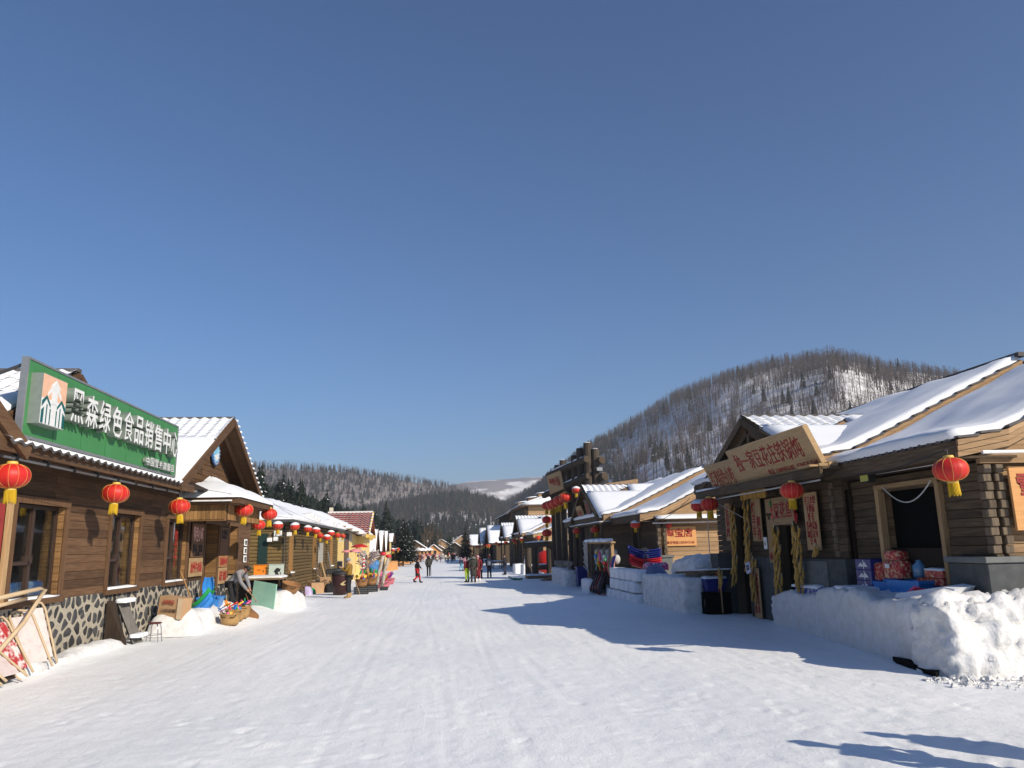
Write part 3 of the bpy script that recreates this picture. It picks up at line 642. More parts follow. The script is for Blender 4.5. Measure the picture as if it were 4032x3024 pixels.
# ------------------------------------------------------------------ left shop (brown planks over a stone base)
def planks(name, parent, mat, rows, spans, x, face, axis='y', th=0.03, lap=0.012, gap=0.004, jit=0.002, lens=(2.2, 4.2), shared=None):
    # lap siding: rows = list of (z0, z1); spans = list of (a0, a1) along the wall or a function of the row
    for (z0, z1) in rows:
        for (a0, a1) in (spans(z0, z1) if callable(spans) else spans):
            a = a0
            while a < a1-0.02:
                L = random.uniform(*lens); b = a+L
                if b > a1-0.6: b = a1
                g0 = gap; d = random.uniform(-jit, jit); o0 = face*(th+d); o1 = face*(th-lap+d)
                if axis == 'y': vs = [(x, a+g0, z0+gap), (x, b-g0, z0+gap), (x+o0, b-g0, z0+gap), (x+o0, a+g0, z0+gap), (x, a+g0, z1), (x, b-g0, z1), (x+o1, b-g0, z1), (x+o1, a+g0, z1)]
                else: vs = [(a+g0, x, z0+gap), (b-g0, x, z0+gap), (b-g0, x+o0, z0+gap), (a+g0, x+o0, z0+gap), (a+g0, x, z1), (b-g0, x, z1), (b-g0, x+o1, z1), (a+g0, x+o1, z1)]
                mb = MB(); mb.add(vs, [(0,3,2,1),(4,5,6,7),(0,1,5,4),(1,2,6,5),(2,3,7,6),(3,0,4,7)])
                part(mb, name, mat, parent); a = b
def rows_of(z0, z1, h): 
    n = max(1, round((z1-z0)/h)); return [(z0+(z1-z0)*i/n, z0+(z1-z0)*(i+1)/n) for i in range(n)]
def logs(name, parent, mat, rows, spans, x, face, axis='y', r=None, lens=(3, 5), endmat=None):
    # round log siding: half cylinders
    for (z0, z1) in rows:
        for (a0, a1) in (spans(z0, z1) if callable(spans) else spans):
            a = a0
            while a < a1-0.02:
                b = a+random.uniform(*lens)
                if b > a1-0.8: b = a1
                rr_ = (z1-z0)/2*random.uniform(.95, 1.0); zc = (z0+z1)/2; n = 6; P = []
                for k in range(n+1):
                    t = -math.pi/2+math.pi*k/n; P.append((face*rr_*0.75*math.cos(t)*random.uniform(.96, 1.04), zc+rr_*math.sin(t)))
                P.append((-face*0.03, zc+rr_)); P.append((-face*0.03, zc-rr_))
                if axis == 'y': poly = [(x+p[0], a+.003, p[1]) for p in P]; d = (0, b-a-.006, 0)
                else: poly = [(a+.003, x+p[0], p[1]) for p in P]; d = (b-a-.006, 0, 0)
                part(MB().prism(poly, d), name, mat, parent, False); a = b
# wavy roof tile with snow on top (local: x across 0.33, y down the slope 0.36)
def tile_mesh(mat):
    mb = MB(); n = 6; w = 0.33; L = 0.36
    top = [(-w/2+w*i/n, 0.028*math.cos(2*math.pi*i/n)+0.02) for i in range(n+1)]
    top = [(x, z+.035) for x, z in top]; V = [(x, 0, z+0.02) for x, z in top]+[(x, L, z) for x, z in top]+[(x, L, z-0.05) for x, z in top]+[(x, L-.015, z+0.012) for x, z in top]+[(x, 0, z-0.012) for x, z in top]
    k = n+1
    mb.cm = 0
    mb.add(V, [(i, i+1, k+i+1, k+i) for i in range(n)]); fs = []
    o = 0
    mb.f = []; mb.m = []
    for i in range(n): mb.f.append((k+i, k+i+1, 2*k+i+1, 2*k+i)); mb.m.append(0)          # front riser
    for i in range(n): mb.f.append((3*k+i, k+i, k+i+1, 3*k+i+1)); mb.m.append(1)           # snow edge
    for i in range(n): mb.f.append((4*k+i, 3*k+i, 3*k+i+1, 4*k+i+1)); mb.m.append(1)       # snow top
    return mb.mesh('tile', [mat, SNOWROOF] if mat is TILE else [SNOWROOF, mat])
TILE_ME = tile_mesh(TILE); RTILE_ME = tile_mesh(REDTILE)
def tile_row(parent, p0, along, down, n, step=0.33, me=TILE_ME, name='tile'):
    a = Vector(along).normalized(); d = Vector(down).normalized(); nn = a.cross(d)
    if nn.z < 0: nn = -nn
    for i in range(n):
        o = part(me, name, None, parent); c = Vector(p0)+a*(step*i)+nn*random.uniform(0, .006)
        o.matrix_basis = Matrix(((a.x, d.x, nn.x, c.x), (a.y, d.y, nn.y, c.y), (a.z, d.z, nn.z, c.z), (0, 0, 0, 1)))
def slab(parent, name, mat, quad, t, nu=14, nv=8, amp=0.03, edge=0.04, seed=0.0, drop=True, mid=None):
    # a thick sheet of snow on a roof plane: quad corners (eave0, eave1, top1, top0)
    A, B, C, D = [Vector(q) for q in quad]; n = (B-A).cross(D-A).normalized()
    if n.z < 0: n = -n
    mb = MB()
    def base(u, v):
        if mid is None: return A.lerp(B, u).lerp(D.lerp(C, u), v)
        m = Vector(mid[0]).lerp(Vector(mid[1]), u); k = mid[2]
        return A.lerp(B, u).lerp(m, v/k) if v < k else m.lerp(D.lerp(C, u), (v-k)/(1-k))
    def f(u, v):
        p = base(u, v); e = min(u, 1-u, v*1.0, 1-v)
        th = t*(0.62+0.38*smoothstep(0, 0.08, e))+amp*fbm((p.x*0.7+seed, p.y*0.7, p.z*0.7), 3)
        q = p+n*max(0.012, th)
        if v == 0: q += (A-D).normalized()*edge*(0.4+fbm((p.x*1.7+seed, p.y*1.7, 2), 3))
        return q
    mb.grid(f, nu, nv)
    k = nu+1; top = len(mb.v)
    ring = [i for i in range(nu+1)] + [j*k+nu for j in range(1, nv+1)] + [nv*k+i for i in range(nu-1, -1, -1)] + [j*k for j in range(nv-1, 0, -1)]
    o = len(mb.v)
    for i in ring:
        u = (i % k)/nu; v = (i//k)/nv; p = base(u, v); mb.v.append(tuple(p+n*0.002))
    m = len(ring)
    for i in range(m): mb.f.append((ring[i], o+i, o+(i+1) % m, ring[(i+1) % m])); mb.m.append(0)
    return part(mb, name, mat, parent, True)
def gable_x(B, ridge_y, ridge_z, y0, y1, eave_z, xf, xb, deck, rake, mats, roof=None, tiles=4, ntile=9, facing=1, snow_t=0.10, tile_me=TILE_ME, camside=True, tstep=0.33, rstep=0.32):
    # cross gable whose ridge runs along X; xf = front (street side) edge of the roof, xb = back
    roof = part(MB().prism([(xf, y0, eave_z), (xf, ridge_y, ridge_z), (xf, y1, eave_z), (xf, y1, eave_z-0.06), (xf, ridge_y, ridge_z-0.08), (xf, y0, eave_z-0.06)], (xb-xf, 0, 0)), 'roof', deck, B)
    xa, xz = min(xf, xb), max(xf, xb)
    e = 0.012
    # near slope faces the camera, far slope faces away
    dn = Vector((0, y0-ridge_y, eave_z-ridge_z)).normalized(); nl = Vector((0, -dn.z, dn.y)); nl = nl if nl.z > 0 else -nl
    L = math.hypot(ridge_y-y0, ridge_z-eave_z); k0 = min(0.75, tiles*rstep/L)
    fx = xf + (0.05 if xb > xf else -0.05)
    P = lambda x, t: (x, ridge_y+(y0-ridge_y)*t, ridge_z+(eave_z-ridge_z)*t)
    if tiles > 0:
        slab(roof, 'snow_cover', SNOWROOF, (P(fx, 1.0), P(xb, 1.0), P(xb, k0*0.85), P(fx, k0*0.85)), snow_t, 12, 10, seed=ridge_y)
        sx = 1 if xb > xf else -1
        for r in range(tiles):
            m = int(ntile*(1-0.12*r)); c = Vector(P(xf+sx*0.15, (r*rstep)/L))+nl*0.02
            tile_row(roof, c, (sx, 0, 0), dn, m, tstep, tile_me)
        # snow drifts over the tiles toward the back
        xs_ = xf+sx*(0.15+tstep*(ntile-2.0))
        if abs(xb-xs_) > 0.5: slab(roof, 'snow_cover', SNOWROOF, (P(xs_, k0), P(xb, k0), P(xb, 0.0), P(xs_+sx*0.1, 0.0)), snow_t*0.9, 8, 6, seed=ridge_y+3)
    else:
        slab(roof, 'snow_cover', SNOWROOF, (P(fx, 1.0), P(xb, 1.0), P(xb, 0.0), P(fx, 0.0)), snow_t, 12, 10, seed=ridge_y)
    Q = lambda x, t: (x, ridge_y+(y1-ridge_y)*t, ridge_z+(eave_z-ridge_z)*t)
    slab(roof, 'snow_cover', SNOWROOF, (Q(xb, 1.0), Q(fx, 1.0), Q(fx, 0.0), Q(xb, 0.0)), snow_t, 8, 8, seed=ridge_y+9)
    part(MB().beam((xf-0.02*(1 if xb > xf else -1), ridge_y, ridge_z+0.05), (xb, ridge_y, ridge_z+0.05), 0.14, 0.07), 'ridge_cap', TILE, B)
    # rake boards on the front edge
    ro = 0.05*(1 if xb > xf else -1)
    for (ya, yb) in ((y0, ridge_y), (ridge_y, y1)):
        za, zb = (eave_z, ridge_z) if ya == y0 else (ridge_z, eave_z)
        part(MB().beam((xf-ro*0.6, ya, za-0.10), (xf-ro*0.6, yb, zb-0.10), 0.05, 0.20, up=(0, 0, 1)), 'rake_board', rake, B)
    return roof
LW = -7.8
L1 = thing('plank_shop', 'long brown plank shop on a dark stone base with the green rooftop sign', 'building', (-9.5, 21, 0))
bw = MB(); bw.box(-12.5, LW-0.42, 10.5, 33.4, -0.5, 3.95)
part(bw, 'wall_core', DARKW, L1)
stw = part(MB().box(-8.3, LW-0.02, 10.5, 27.0, -0.5, 1.25).box(-8.3, LW-0.02, 28.7, 30.0, -0.5, 1.25).box(-8.3, LW-0.02, 31.4, 33.5, -0.5, 1.25), 'stone_base', MORTAR, L1)
def voronoi_stones(y0, y1, z0, z1, n, parent, x, seed, mort=0.020):
    rs2 = random.Random(seed); pts = []
    while len(pts) < n:
        best = None
        for _ in range(8):
            p = (rs2.uniform(y0, y1), rs2.uniform(z0, z1)); d = min([((p[0]-q[0])*1.4)**2+((p[1]-q[1])*0.75)**2 for q in pts[-400:]] or [9])
            if best is None or d > best[0]: best = (d, p)
        pts.append(best[1])
    for i, p in enumerate(pts):
        poly = [(y0, z0), (y1, z0), (y1, z1), (y0, z1)]
        poly = [(max(p[0]-.35, y0), max(p[1]-.4, z0)), (min(p[0]+.35, y1), max(p[1]-.4, z0)), (min(p[0]+.35, y1), min(p[1]+.4, z1)), (max(p[0]-.35, y0), min(p[1]+.4, z1))]
        for q in pts:
            if q is p or abs(q[0]-p[0]) > .8 or abs(q[1]-p[1]) > .9: continue
            nx, ny = q[0]-p[0], q[1]-p[1]; l = math.hypot(nx, ny); nx /= l; ny /= l
            c = nx*(p[0]+q[0])/2+ny*(p[1]+q[1])/2-mort*rs2.uniform(.35, 1.7); out = []
            for k in range(len(poly)):
                a, b = poly[k], poly[(k+1) % len(poly)]; da = nx*a[0]+ny*a[1]-c; db = nx*b[0]+ny*b[1]-c
                if da <= 0: out.append(a)
                if da*db < 0: t = da/(da-db); out.append((a[0]+(b[0]-a[0])*t, a[1]+(b[1]-a[1])*t))
            poly = out
            if len(poly) < 3: break
        if len(poly) < 3: continue
        sm = []
        for k in range(len(poly)):
            a, b = poly[k], poly[(k+1) % len(poly)]
            for t in (.2, .8): sm.append((a[0]+(b[0]-a[0])*t+rs2.uniform(-.008, .008), a[1]+(b[1]-a[1])*t+rs2.uniform(-.008, .008)))
        ar = abs(sum(sm[k][0]*sm[(k+1) % len(sm)][1]-sm[(k+1) % len(sm)][0]*sm[k][1] for k in range(len(sm))))/2
        if ar < 0.004: continue
        d = rs2.uniform(.012, .03); cy = sum(s[0] for s in sm)/len(sm); cz = sum(s[1] for s in sm)/len(sm); m = len(sm)
        V = [(x, s[0], s[1]) for s in sm]+[(x+d, cy+(s[0]-cy)*.86, cz+(s[1]-cz)*.88) for s in sm]
        part(MB().add(V, [tuple(range(m, 2*m))]+[(k, (k+1) % m, m+(k+1) % m, m+k) for k in range(m)]), 'stone', STONE, parent)
voronoi_stones(13.6, 27.0, -0.05, 1.24, 262, stw, LW-0.02, 5, .046)
voronoi_stones(28.7, 30.0, 0.2, 1.24, 16, stw, LW-0.02, 6)
voronoi_stones(31.4, 33.5, 0.2, 1.24, 18, stw, LW-0.02, 7)
wins = [(15.1, 17.25), (19.38, 21.4), (23.3, 25.33)]
opens = wins + [(27.0, 28.7), (30.0, 31.4)]
def spans_l1(z0, z1):
    zc = (z0+z1)/2
    if zc > 3.22: return [(10.5, 33.5)]
    out = []; a = 10.5
    for (p, q) in opens: out.append((a, p)); a = q
    out.append((a, 33.5)); return out
wl1 = part(MB().box(LW-0.43, LW-0.30, 10.5, 33.4, 3.2, 3.9), 'wall', BRN_Y, L1)
planks('plank', wl1, BRN_Y, rows_of(1.25, 3.90, 0.176), spans_l1, LW-0.03, 1)
# backing behind the boards, so that the wall is closed
for (p, q) in [(10.5, 15.1), (17.25, 19.38), (21.4, 23.3), (25.33, 27.0), (28.7, 30.0), (31.4, 33.5)]:
    part(MB().box(LW-0.42, LW-0.03, p, q, 1.25, 3.2), 'wall_backing', BRN_Y, L1)
for i, (p, q) in enumerate(wins):
    W = part(MB().box(LW-0.0, LW+0.045, p-0.02, p+0.11, 1.26, 3.22).box(LW-0.0, LW+0.045, q-0.11, q+0.02, 1.26, 3.22).box(LW, LW+0.05, p-0.03, q+0.03, 3.10, 3.24).box(LW, LW+0.07, p-0.03, q+0.03, 1.19, 1.30), 'window', BRN_Z, L1)
    # deep reveals boarded in lighter planks
    planks('reveal_plank', W, HON_X, rows_of(1.30, 3.10, 0.150), [(LW-0.42, LW+0.0)], q-0.11, -1, 'x', th=0.03, lap=0.012, gap=.008, lens=(1, 1.1))
    planks('reveal_plank', W, BRN_X, rows_of(1.30, 3.10, 0.3), [(LW-0.42, LW+0.0)], p+0.11, 1, 'x', th=0.03, lap=0.012, gap=.008, lens=(1, 1.1))
    xg = LW-0.17; a, b = p+0.14, q-0.14; m = a+(b-a)*0.48
    fr = MB()
    for (s0, s1) in ((a, a+.06), (b-.07, b), (m-.05, m+.05)): fr.box(xg-.03, xg+.05, s0, s1, 1.30, 3.10)
    fr.box(xg-.03, xg+.045, a, b, 1.30, 1.37).box(xg-.03, xg+.045, a, b, 3.03, 3.10)
    fr.box(xg-.01, xg+.062, m-.20, m+.08, 1.98, 2.12)
    F = part(fr, 'window_frame', BROWNFRAME, W)
    sash = MB()
    sash.box(xg+.0, xg+.07, a+.06, a+.11, 1.38, 3.02).box(xg, xg+.07, m-.09, m-.05, 1.38, 3.02).box(xg, xg+.07, a+.06, m-.05, 1.95, 2.02)
    part(sash, 'sash', BROWNFRAME, W)
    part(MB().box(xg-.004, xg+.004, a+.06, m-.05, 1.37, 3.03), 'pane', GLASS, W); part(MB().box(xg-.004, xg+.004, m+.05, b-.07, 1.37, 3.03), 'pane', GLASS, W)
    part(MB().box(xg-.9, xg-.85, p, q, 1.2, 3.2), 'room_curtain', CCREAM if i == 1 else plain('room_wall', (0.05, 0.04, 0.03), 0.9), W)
    slab(W, 'sill_snow', SNOW, ((LW+0.05, p+.12, 1.302), (LW+0.05, q-.12, 1.302), (LW-0.28, q-.12, 1.302), (LW-0.28, p+.12, 1.302)), 0.05, 8, 3, 0.01, 0.01, seed=i)
    if i == 0: part(MB().box(xg-.5, xg-.12, a, b, 1.25, 1.62), 'blue_goods', mk('blue_fabric', (0.03, 0.12, 0.35), (0.45, 0.55, 0.65), scale=3, rough=.8, lo=.45, hi=.6), W)
    if i == 2: lettering('饺\n子', W, (xg+.012, (m+b)/2, 2.3), (0, 1, 0), (0, 0, 1), .30, 1.1, CARVED, bold=.01, extrude=.003)
# carve the rooms: dark boxes behind each window are the gaps in wall_core (set back 0.42)
# door recess and the window beside it
D1 = part(MB().box(LW-.41, LW-.37, 27.05, 28.65, 0.1, 3.1), 'door', wood('door_brown', (0.05, .024, .012), (.09, .045, .022), 'z'), L1)
part(MB().box(LW-.37, LW-.345, 27.2, 27.75, 2.1, 2.95), 'door_glass', BLACK, D1); part(MB().box(LW-.37, LW-.33, 27.85, 27.92, 1.5, 1.75), 'handle', METAL, D1)
part(MB().box(LW, LW+.05, 26.95, 27.05, 0.1, 3.2).box(LW, LW+.05, 28.65, 28.75, .1, 3.2).box(LW, LW+.055, 26.95, 28.75, 3.08, 3.2), 'door_frame', BRN_Z, L1)
planks('reveal_plank', D1, HON_X, rows_of(1.25, 3.08, .16), [(LW-.40, LW)], 28.66, -1, 'x', th=.03, lap=.012, gap=.008, lens=(1, 1.1))
W4 = part(MB().box(LW, LW+.05, 29.97, 30.08, 1.2, 3.2).box(LW, LW+.05, 31.32, 31.43, 1.2, 3.2).box(LW, LW+.055, 29.97, 31.43, 3.08, 3.2), 'window', BRN_Z, L1)
part(MB().box(LW-.35, LW-.30, 30.05, 31.35, 1.3, 3.1), 'pane', plain('dark_glass', (.02, .025, .03), .08, spec=.8), W4)
part(MB().box(LW-.30, LW-.26, 30.05, 30.15, 1.3, 3.1).box(LW-.30, LW-.26, 30.6, 30.72, 1.3, 3.1), 'window_frame', BROWNFRAME, W4)
planks('reveal_plank', W4, HON_X, rows_of(1.3, 3.08, .16), [(LW-.35, LW)], 31.33, -1, 'x', th=.03, lap=.012, gap=.008, lens=(1, 1.1))
# eaves: soffit, fascia, gutter tube, tile row
part(MB().box(-8.2, -7.02, 10.5, 23.4, 3.90, 3.94), 'soffit', BRN_Y, L1)
part(MB().box(-7.05, -6.99, 10.5, 23.0, 3.80, 4.0), 'fascia', BRN_Y, L1)
gt = part(MB().tube([(-7.45, 13.9, 3.82), (-7.45, 23.3, 3.82)], .035, 8), 'gutter_tube', METAL, L1)
for k in range(9): part(MB().box(-7.5, -7.4, 14.3+k*1.1, 14.36+k*1.1, 3.78, 3.9), 'tube_clip', DMETAL, gt)
main_roof = part(MB().prism([(-7.0, 10.5, 4.0), (-10.4, 10.5, 5.35), (-10.4, 10.5, 5.25), (-7.0, 10.5, 3.93)], (0, 22.5, 0)), 'roof', DARKW, L1)
slab(main_roof, 'snow_cover', SNOWROOF, ((-7.28, 10.5, 3.90), (-7.28, 33.0, 3.90), (-10.4, 33.0, 5.36), (-10.4, 10.5, 5.36)), .10, 30, 8, .04)
tile_row(main_roof, (-7.24, 13.2, 4.06), (0, 1, 0), (1, 0, -.38), 26, .33)
gable_x(L1, 16.05, 5.75, 12.6, 19.5, 3.97, -7.3, -13, DARKW, BRN_Y, None, tiles=5, ntile=9, snow_t=.09)
g2 = gable_x(L1, 26.9, 6.58, 21.75, 32.05, 3.95, -7.0, -13, BRN_X, BRN_Y, None, tiles=7, ntile=11, snow_t=.13)
for k in range(17): part(MB().cbox(-7.06, -6.93, 27.05+k*.30, 27.22+k*.30, 6.53-k*.153, 6.60-k*.153, .01), 'tile_end', SNOWROOF, g2)
# gable face boards
def tri_span(yc, zt, half, zb):
    def f(z0, z1):
        h = half*(zt-z1)/(zt-zb)
        return [(yc-h, yc+h)] if h > .15 else []
    return f
gf = part(MB().prism([(LW-.06, 22.0, 3.85), (LW-.06, 26.9, 6.4), (LW-.06, 31.8, 3.85)], (-.2, 0, 0)), 'gable_wall', BRN_Y, L1)
planks('plank', gf, BRN_Y, rows_of(3.92, 6.3, .19), tri_span(26.9, 6.38, 4.85, 3.86), LW-.06, 1)
for s in (0, 1):
    y_ = 22.2 if s == 0 else 31.6
    part(MB().beam((-7.4, y_, 3.95), (-7.4, 26.9, 6.38), .10, .16), 'rafter', BRN_Y, L1)
# near small gable whose right rake enters the frame at the left edge
part(MB().beam((-6.95, 9.5, 6.1), (-6.95, 13.75, 3.82), .06, .26), 'rake_board', BRN_Y, L1)
part(MB().prism([(-7.0, 9.5, 6.05), (-7.0, 13.6, 3.85), (-7.0, 9.5, 3.85)], (-.25, 0, 0)), 'gable_wall', BRN_Y, L1)
# oval medallion in the gable
md = thing('gable_medallion', 'blue round emblem plaque high on the brown gable', 'plaque', (LW+.03, 27.55, 5.5))
def disc(x, y, z, r, d, n=28, sy=1.0): return [(x, y+r*sy*math.cos(2*math.pi*k/n), z+r*math.sin(2*math.pi*k/n)) for k in range(n)]
part(MB().prism(disc(LW+.05, 27.55, 5.5, .42, .03), (.05, 0, 0)), 'rim', plain('emblem_rim', (.06, .18, .45), .35), md)
part(MB().prism(disc(LW+.10, 27.55, 5.5, .31, .03), (.008, 0, 0)), 'field', mk('emblem_sky', (.10, .42, .68), (.45, .68, .80), scale=3, rough=.35), md)
part(MB().prism([(LW+.11, 27.31, 5.35), (LW+.11, 27.45, 5.47), (LW+.11, 27.55, 5.40), (LW+.11, 27.70, 5.53), (LW+.11, 27.81, 5.35), (LW+.11, 27.55, 5.23)], (.006, 0, 0)), 'snow_scene', WHITE, md)
for k in range(18):
    t = 2*math.pi*k/18; c = (LW+.108, 27.55+.365*math.cos(t), 5.5+.365*math.sin(t))
    part(MB().box(c[0], c[0]+.006, c[1]-.022, c[1]+.022, c[2]-.022, c[2]+.022), 'mark', WHITE, md)
# porch with a snow covered hip roof
PO = thing('porch', 'entrance porch with snowy hipped roof and honey plank skirt beside brown gable', 'porch', (-7.0, 26.6, 0.2))
ev = 3.72
def hip(parent, x0, x1, y0, y1, z, ax, ay0, ay1, az):
    mb = MB().add([(x0, y0, z), (x1, y0, z), (x1, y1, z), (x0, y1, z), (ax, ay0, az), (ax, ay1, az)], [(0, 1, 4), (1, 2, 5, 4), (2, 3, 5), (3, 0, 4, 5), (3, 2, 1, 0)])
    return part(mb, 'roof', DARKW, parent)
rf = hip(PO, -7.78, -6.0, 24.1, 29.0, ev+.04, -7.5, 26.2, 26.9, 4.55)
def hip_snow():
    mb = MB(); nu, nv = 40, 14
    ring = []
    for (a, b, n) in (((-7.76, 24.05), (-5.95, 24.05), 10), ((-5.95, 24.05), (-5.95, 29.05), 22), ((-5.95, 29.05), (-7.76, 29.05), 9)):
        for i in range(n): ring.append((a[0]+(b[0]-a[0])*i/n, a[1]+(b[1]-a[1])*i/n))
    ring.append((-7.76, 29.05))
    def f(u, v):
        i = u*(len(ring)-1); k = min(int(i), len(ring)-2); t = i-k; ex = ring[k][0]*(1-t)+ring[k+1][0]*t; ey = ring[k][1]*(1-t)+ring[k+1][1]*t
        ty = 26.2+.7*(ey-24.05)/5; x = ex+(-7.5-ex)*v; y = ey+(ty-ey)*v
        z = ev+.05+(4.55-ev)*v**1.25+.16*math.sin(math.pi*min(1, v*1.15+.12))+.03*fbm((x*1.5, y*1.5, 1), 3)
        return (x, y, z if v > 0 else ev+.02)
    mb.grid(f, 48, 14); return mb
part(hip_snow(), 'snow_cover', SNOWROOF, PO, True)
part(MB().box(-7.78, -6.06, 24.12, 24.17, ev-.16, ev+.04).box(-6.06, -6.0, 24.12, 29.0, ev-.16, ev+.04).box(-7.78, -6.06, 28.95, 29.0, ev-.16, ev+.04), 'fascia', BRN_Y, PO)
part(MB().tube([(-7.6, 24.06, ev-.08), (-6.2, 24.06, ev-.08)], .025, 8), 'light_tube', WHITE, PO)
part(MB().box(-7.78, -6.1, 24.2, 28.95, ev-.18, ev-.14), 'ceiling', BRN_X, PO)
sk = part(MB().box(-7.76, -6.45, 24.42, 24.46, 3.06, 3.54), 'skirt', HON_X, PO)
for k in range(11): part(MB().cbox(-7.74+k*.117, -7.74+k*.117+.11, 24.385, 24.418, 3.10, 3.54, .004), 'plank', HON_Z, sk)
sk2 = part(MB().box(-6.46, -6.42, 24.46, 28.7, 3.06, 3.54), 'skirt', BRN_Y, PO)
for k in range(26): part(MB().cbox(-6.418, -6.39, 24.5+k*.16, 24.5+k*.16+.15, 3.08, 3.54, .004), 'plank', HON_Z, sk2)
# wall boards with lettering beside the door
def board(name, label, y0, y1, z0, z1, mat, lines, x=LW+.03, cat='sign', group=None, face=1):
    t = thing(name, label, cat, (x, (y0+y1)/2, z0), group)
    part(MB().cbox(min(x, x+.03*face), max(x, x+.03*face), y0, y1, z0, z1, .005), 'panel', mat, t)
    for (txt, yc, zc, w, h, m, bold, br) in lines:
        lettering(txt, t, (x+face*.034, yc, zc), (0, face, 0), (0, 0, 1), w, h, m, bold=bold, extrude=.004, brush=br)
    return t
DBOARD = wood('dark_board_y', (.10, .05, .026), (.19, .105, .055), 'y', rnd=.05)
MBOARD = wood('mid_board_y', (.26, .12, .05), (.36, .18, .08), 'y', rnd=.05)
board('menu_board', 'dark wooden board with large pink brush characters left of the door', 25.55, 26.85, 1.98, 3.05, DBOARD, [('特色小吃', 26.2, 2.72, 1.05, .5, PINKPAINT, .015, .03), ('饺子  面条\n炒菜  米饭\n豆浆', 26.2, 2.2, 1.0, .36, INK, .01, 0)])
board('noodle_board', 'pale wooden board reading beef noodles in red, left of the door', 25.45, 26.83, 1.38, 1.96, PALE_Y, [('加州牛肉面', 26.14, 1.67, 1.15, .34, CARVED, .012, .02)])
board('slogan_board', 'brown and orange board of dark brush characters right of the door', 28.82, 29.86, 2.02, 3.0, DBOARD, [('东北饺子', 29.34, 2.76, .85, .36, INK, .01, .03)])
board('dish_board', 'orange brown board with faint carved red characters right of the door', 28.81, 29.87, 1.60, 2.0, MBOARD, [('铁锅炖鱼小鸡', 29.34, 1.80, .9, .26, CARVED, .005, .02)])
board('snack_board', 'pale board with bold red characters above the grey worker', 28.80, 29.88, 1.02, 1.58, PALE_Y, [('豆腐干 麻辣烫', 29.34, 1.30, .95, .36, CARVED, .02, 0)])
for k in range(3): board('notice', 'small printed notice on the end wall, ' + ['top', 'middle', 'bottom'][k] + ' of three', 32.3, 32.75, 2.35-k*.32, 2.62-k*.32, WHITE, [('通知\n电话', 32.52, 2.48-k*.32, .3, .16, INK, 0, 0)], cat='notice')
rp_ = board('price_poster', 'dark red price poster with white rows at the left edge of the picture', 13.2, 14.75, 1.32, 3.05, plain('poster_red', (.28, .03, .03), .5), [('价格表', 14.0, 2.8, .9, .22, WHITE, .01, 0)] + [('特产  ￥35', 14.0, 2.45-k*.26, 1.1, .12, WHITE, .004, 0) for k in range(4)])
part(MB().cbox(LW+.05, LW+.12, 14.78, 14.92, 1.25, 3.5), 'post', PALE_Z, rp_)
# ------------------------------------------------------------------ green roof sign
SG = thing('roof_sign', 'large green roof sign with white raised characters and arrow logo', 'sign', (-7.05, 17.5, 4.0))
y0, y1, z0, z1, xs_ = 13.62, 21.5, 4.10, 5.50, -7.06
pan = part(MB().box(xs_-.03, xs_, y0+.04, y1-.04, z0+.03, z1-.03), 'panel', GREEN, SG)
for k in range(1, 7): part(MB().box(xs_+.001, xs_+.006, y0+k*1.126-.006, y0+k*1.126+.006, z0+.04, z1-.04), 'seam', plain('seam_green', (.03, .17, .045), .5), pan)
part(MB().box(xs_-.10, xs_+.015, y0, y0+.05, z0, z1).box(xs_-.10, xs_+.015, y1-.05, y1, z0, z1).box(xs_-.10, xs_+.015, y0+.05, y1-.05, z0, z0+.05).box(xs_-.10, xs_+.015, y0+.05, y1-.05, z1-.04, z1), 'frame', METAL, SG)
for k in range(5):
    yy = y0+.1+k*1.9
    part(MB().tube([(xs_-.06, yy, z1-.1), (xs_-1.5, yy-.1, 4.75)], .03, 6).tube([(xs_-.06, yy, z0+.15), (xs_-.7, yy-.05, 4.28)], .03, 6), 'brace', DMETAL, SG)
for k in range(6): part(MB().box(xs_-.1, xs_+.02, y0+.2+k*1.5, y0+.3+k*1.5, 3.98, z0), 'foot', METAL, SG)
ly0, ly1, lz0, lz1 = 13.80, 14.68, 4.36, 5.25; xl = xs_+.20
lg = part(MB().box(xs_, xl, ly0, ly1, lz0, lz1), 'logo_box', LSIDE, SG)
part(MB().box(xl, xl+.006, ly0+.01, ly1-.01, lz0+.46, lz1-.01), 'logo_peach', plain('peach', (.75, .45, .30), .4), lg)
part(MB().box(xl, xl+.006, ly0+.01, ly1-.01, lz0+.01, lz0+.46), 'logo_white', LETTER, lg)
lc = (ly0+ly1)/2; TEAL = plain('teal_paint', (.005, .10, .10), .4)
def lp(pts, m, x=xl+.007): return part(MB().prism([(x, lc+a, lz0+b) for a, b in pts], (.005, 0, 0)), 'logo_mark', m, lg)
lp([(-.10, .40), (-.10, .62), (-.24, .50), (-.24, .58), (0, .80), (.24, .58), (.24, .50), (.10, .62), (.10, .40)], LETTER)
lp([(-.16, .72), (0, .84), (.16, .72), (.16, .66), (0, .77), (-.16, .66)], LETTER, xl+.0125)
for s in (-1, 1):
    lp([(s*.42, .30), (s*.42, .40), (s*.27, .52), (s*.12, .38), (s*.12, .32), (s*.27, .46)][::s], TEAL)
    lp([(s*.42, .02), (s*.42, .24), (s*.34, .30), (s*.34, .02)][::s], TEAL); lp([(s*.255, .02), (s*.255, .36), (s*.225, .36), (s*.225, .02)][::s], TEAL); lp([(s*.13, .02), (s*.13, .30), (s*.10, .30), (s*.10, .02)][::s], TEAL)
chars = '黑森绿色食品销售中心'; cw = (21.08-14.90)/10
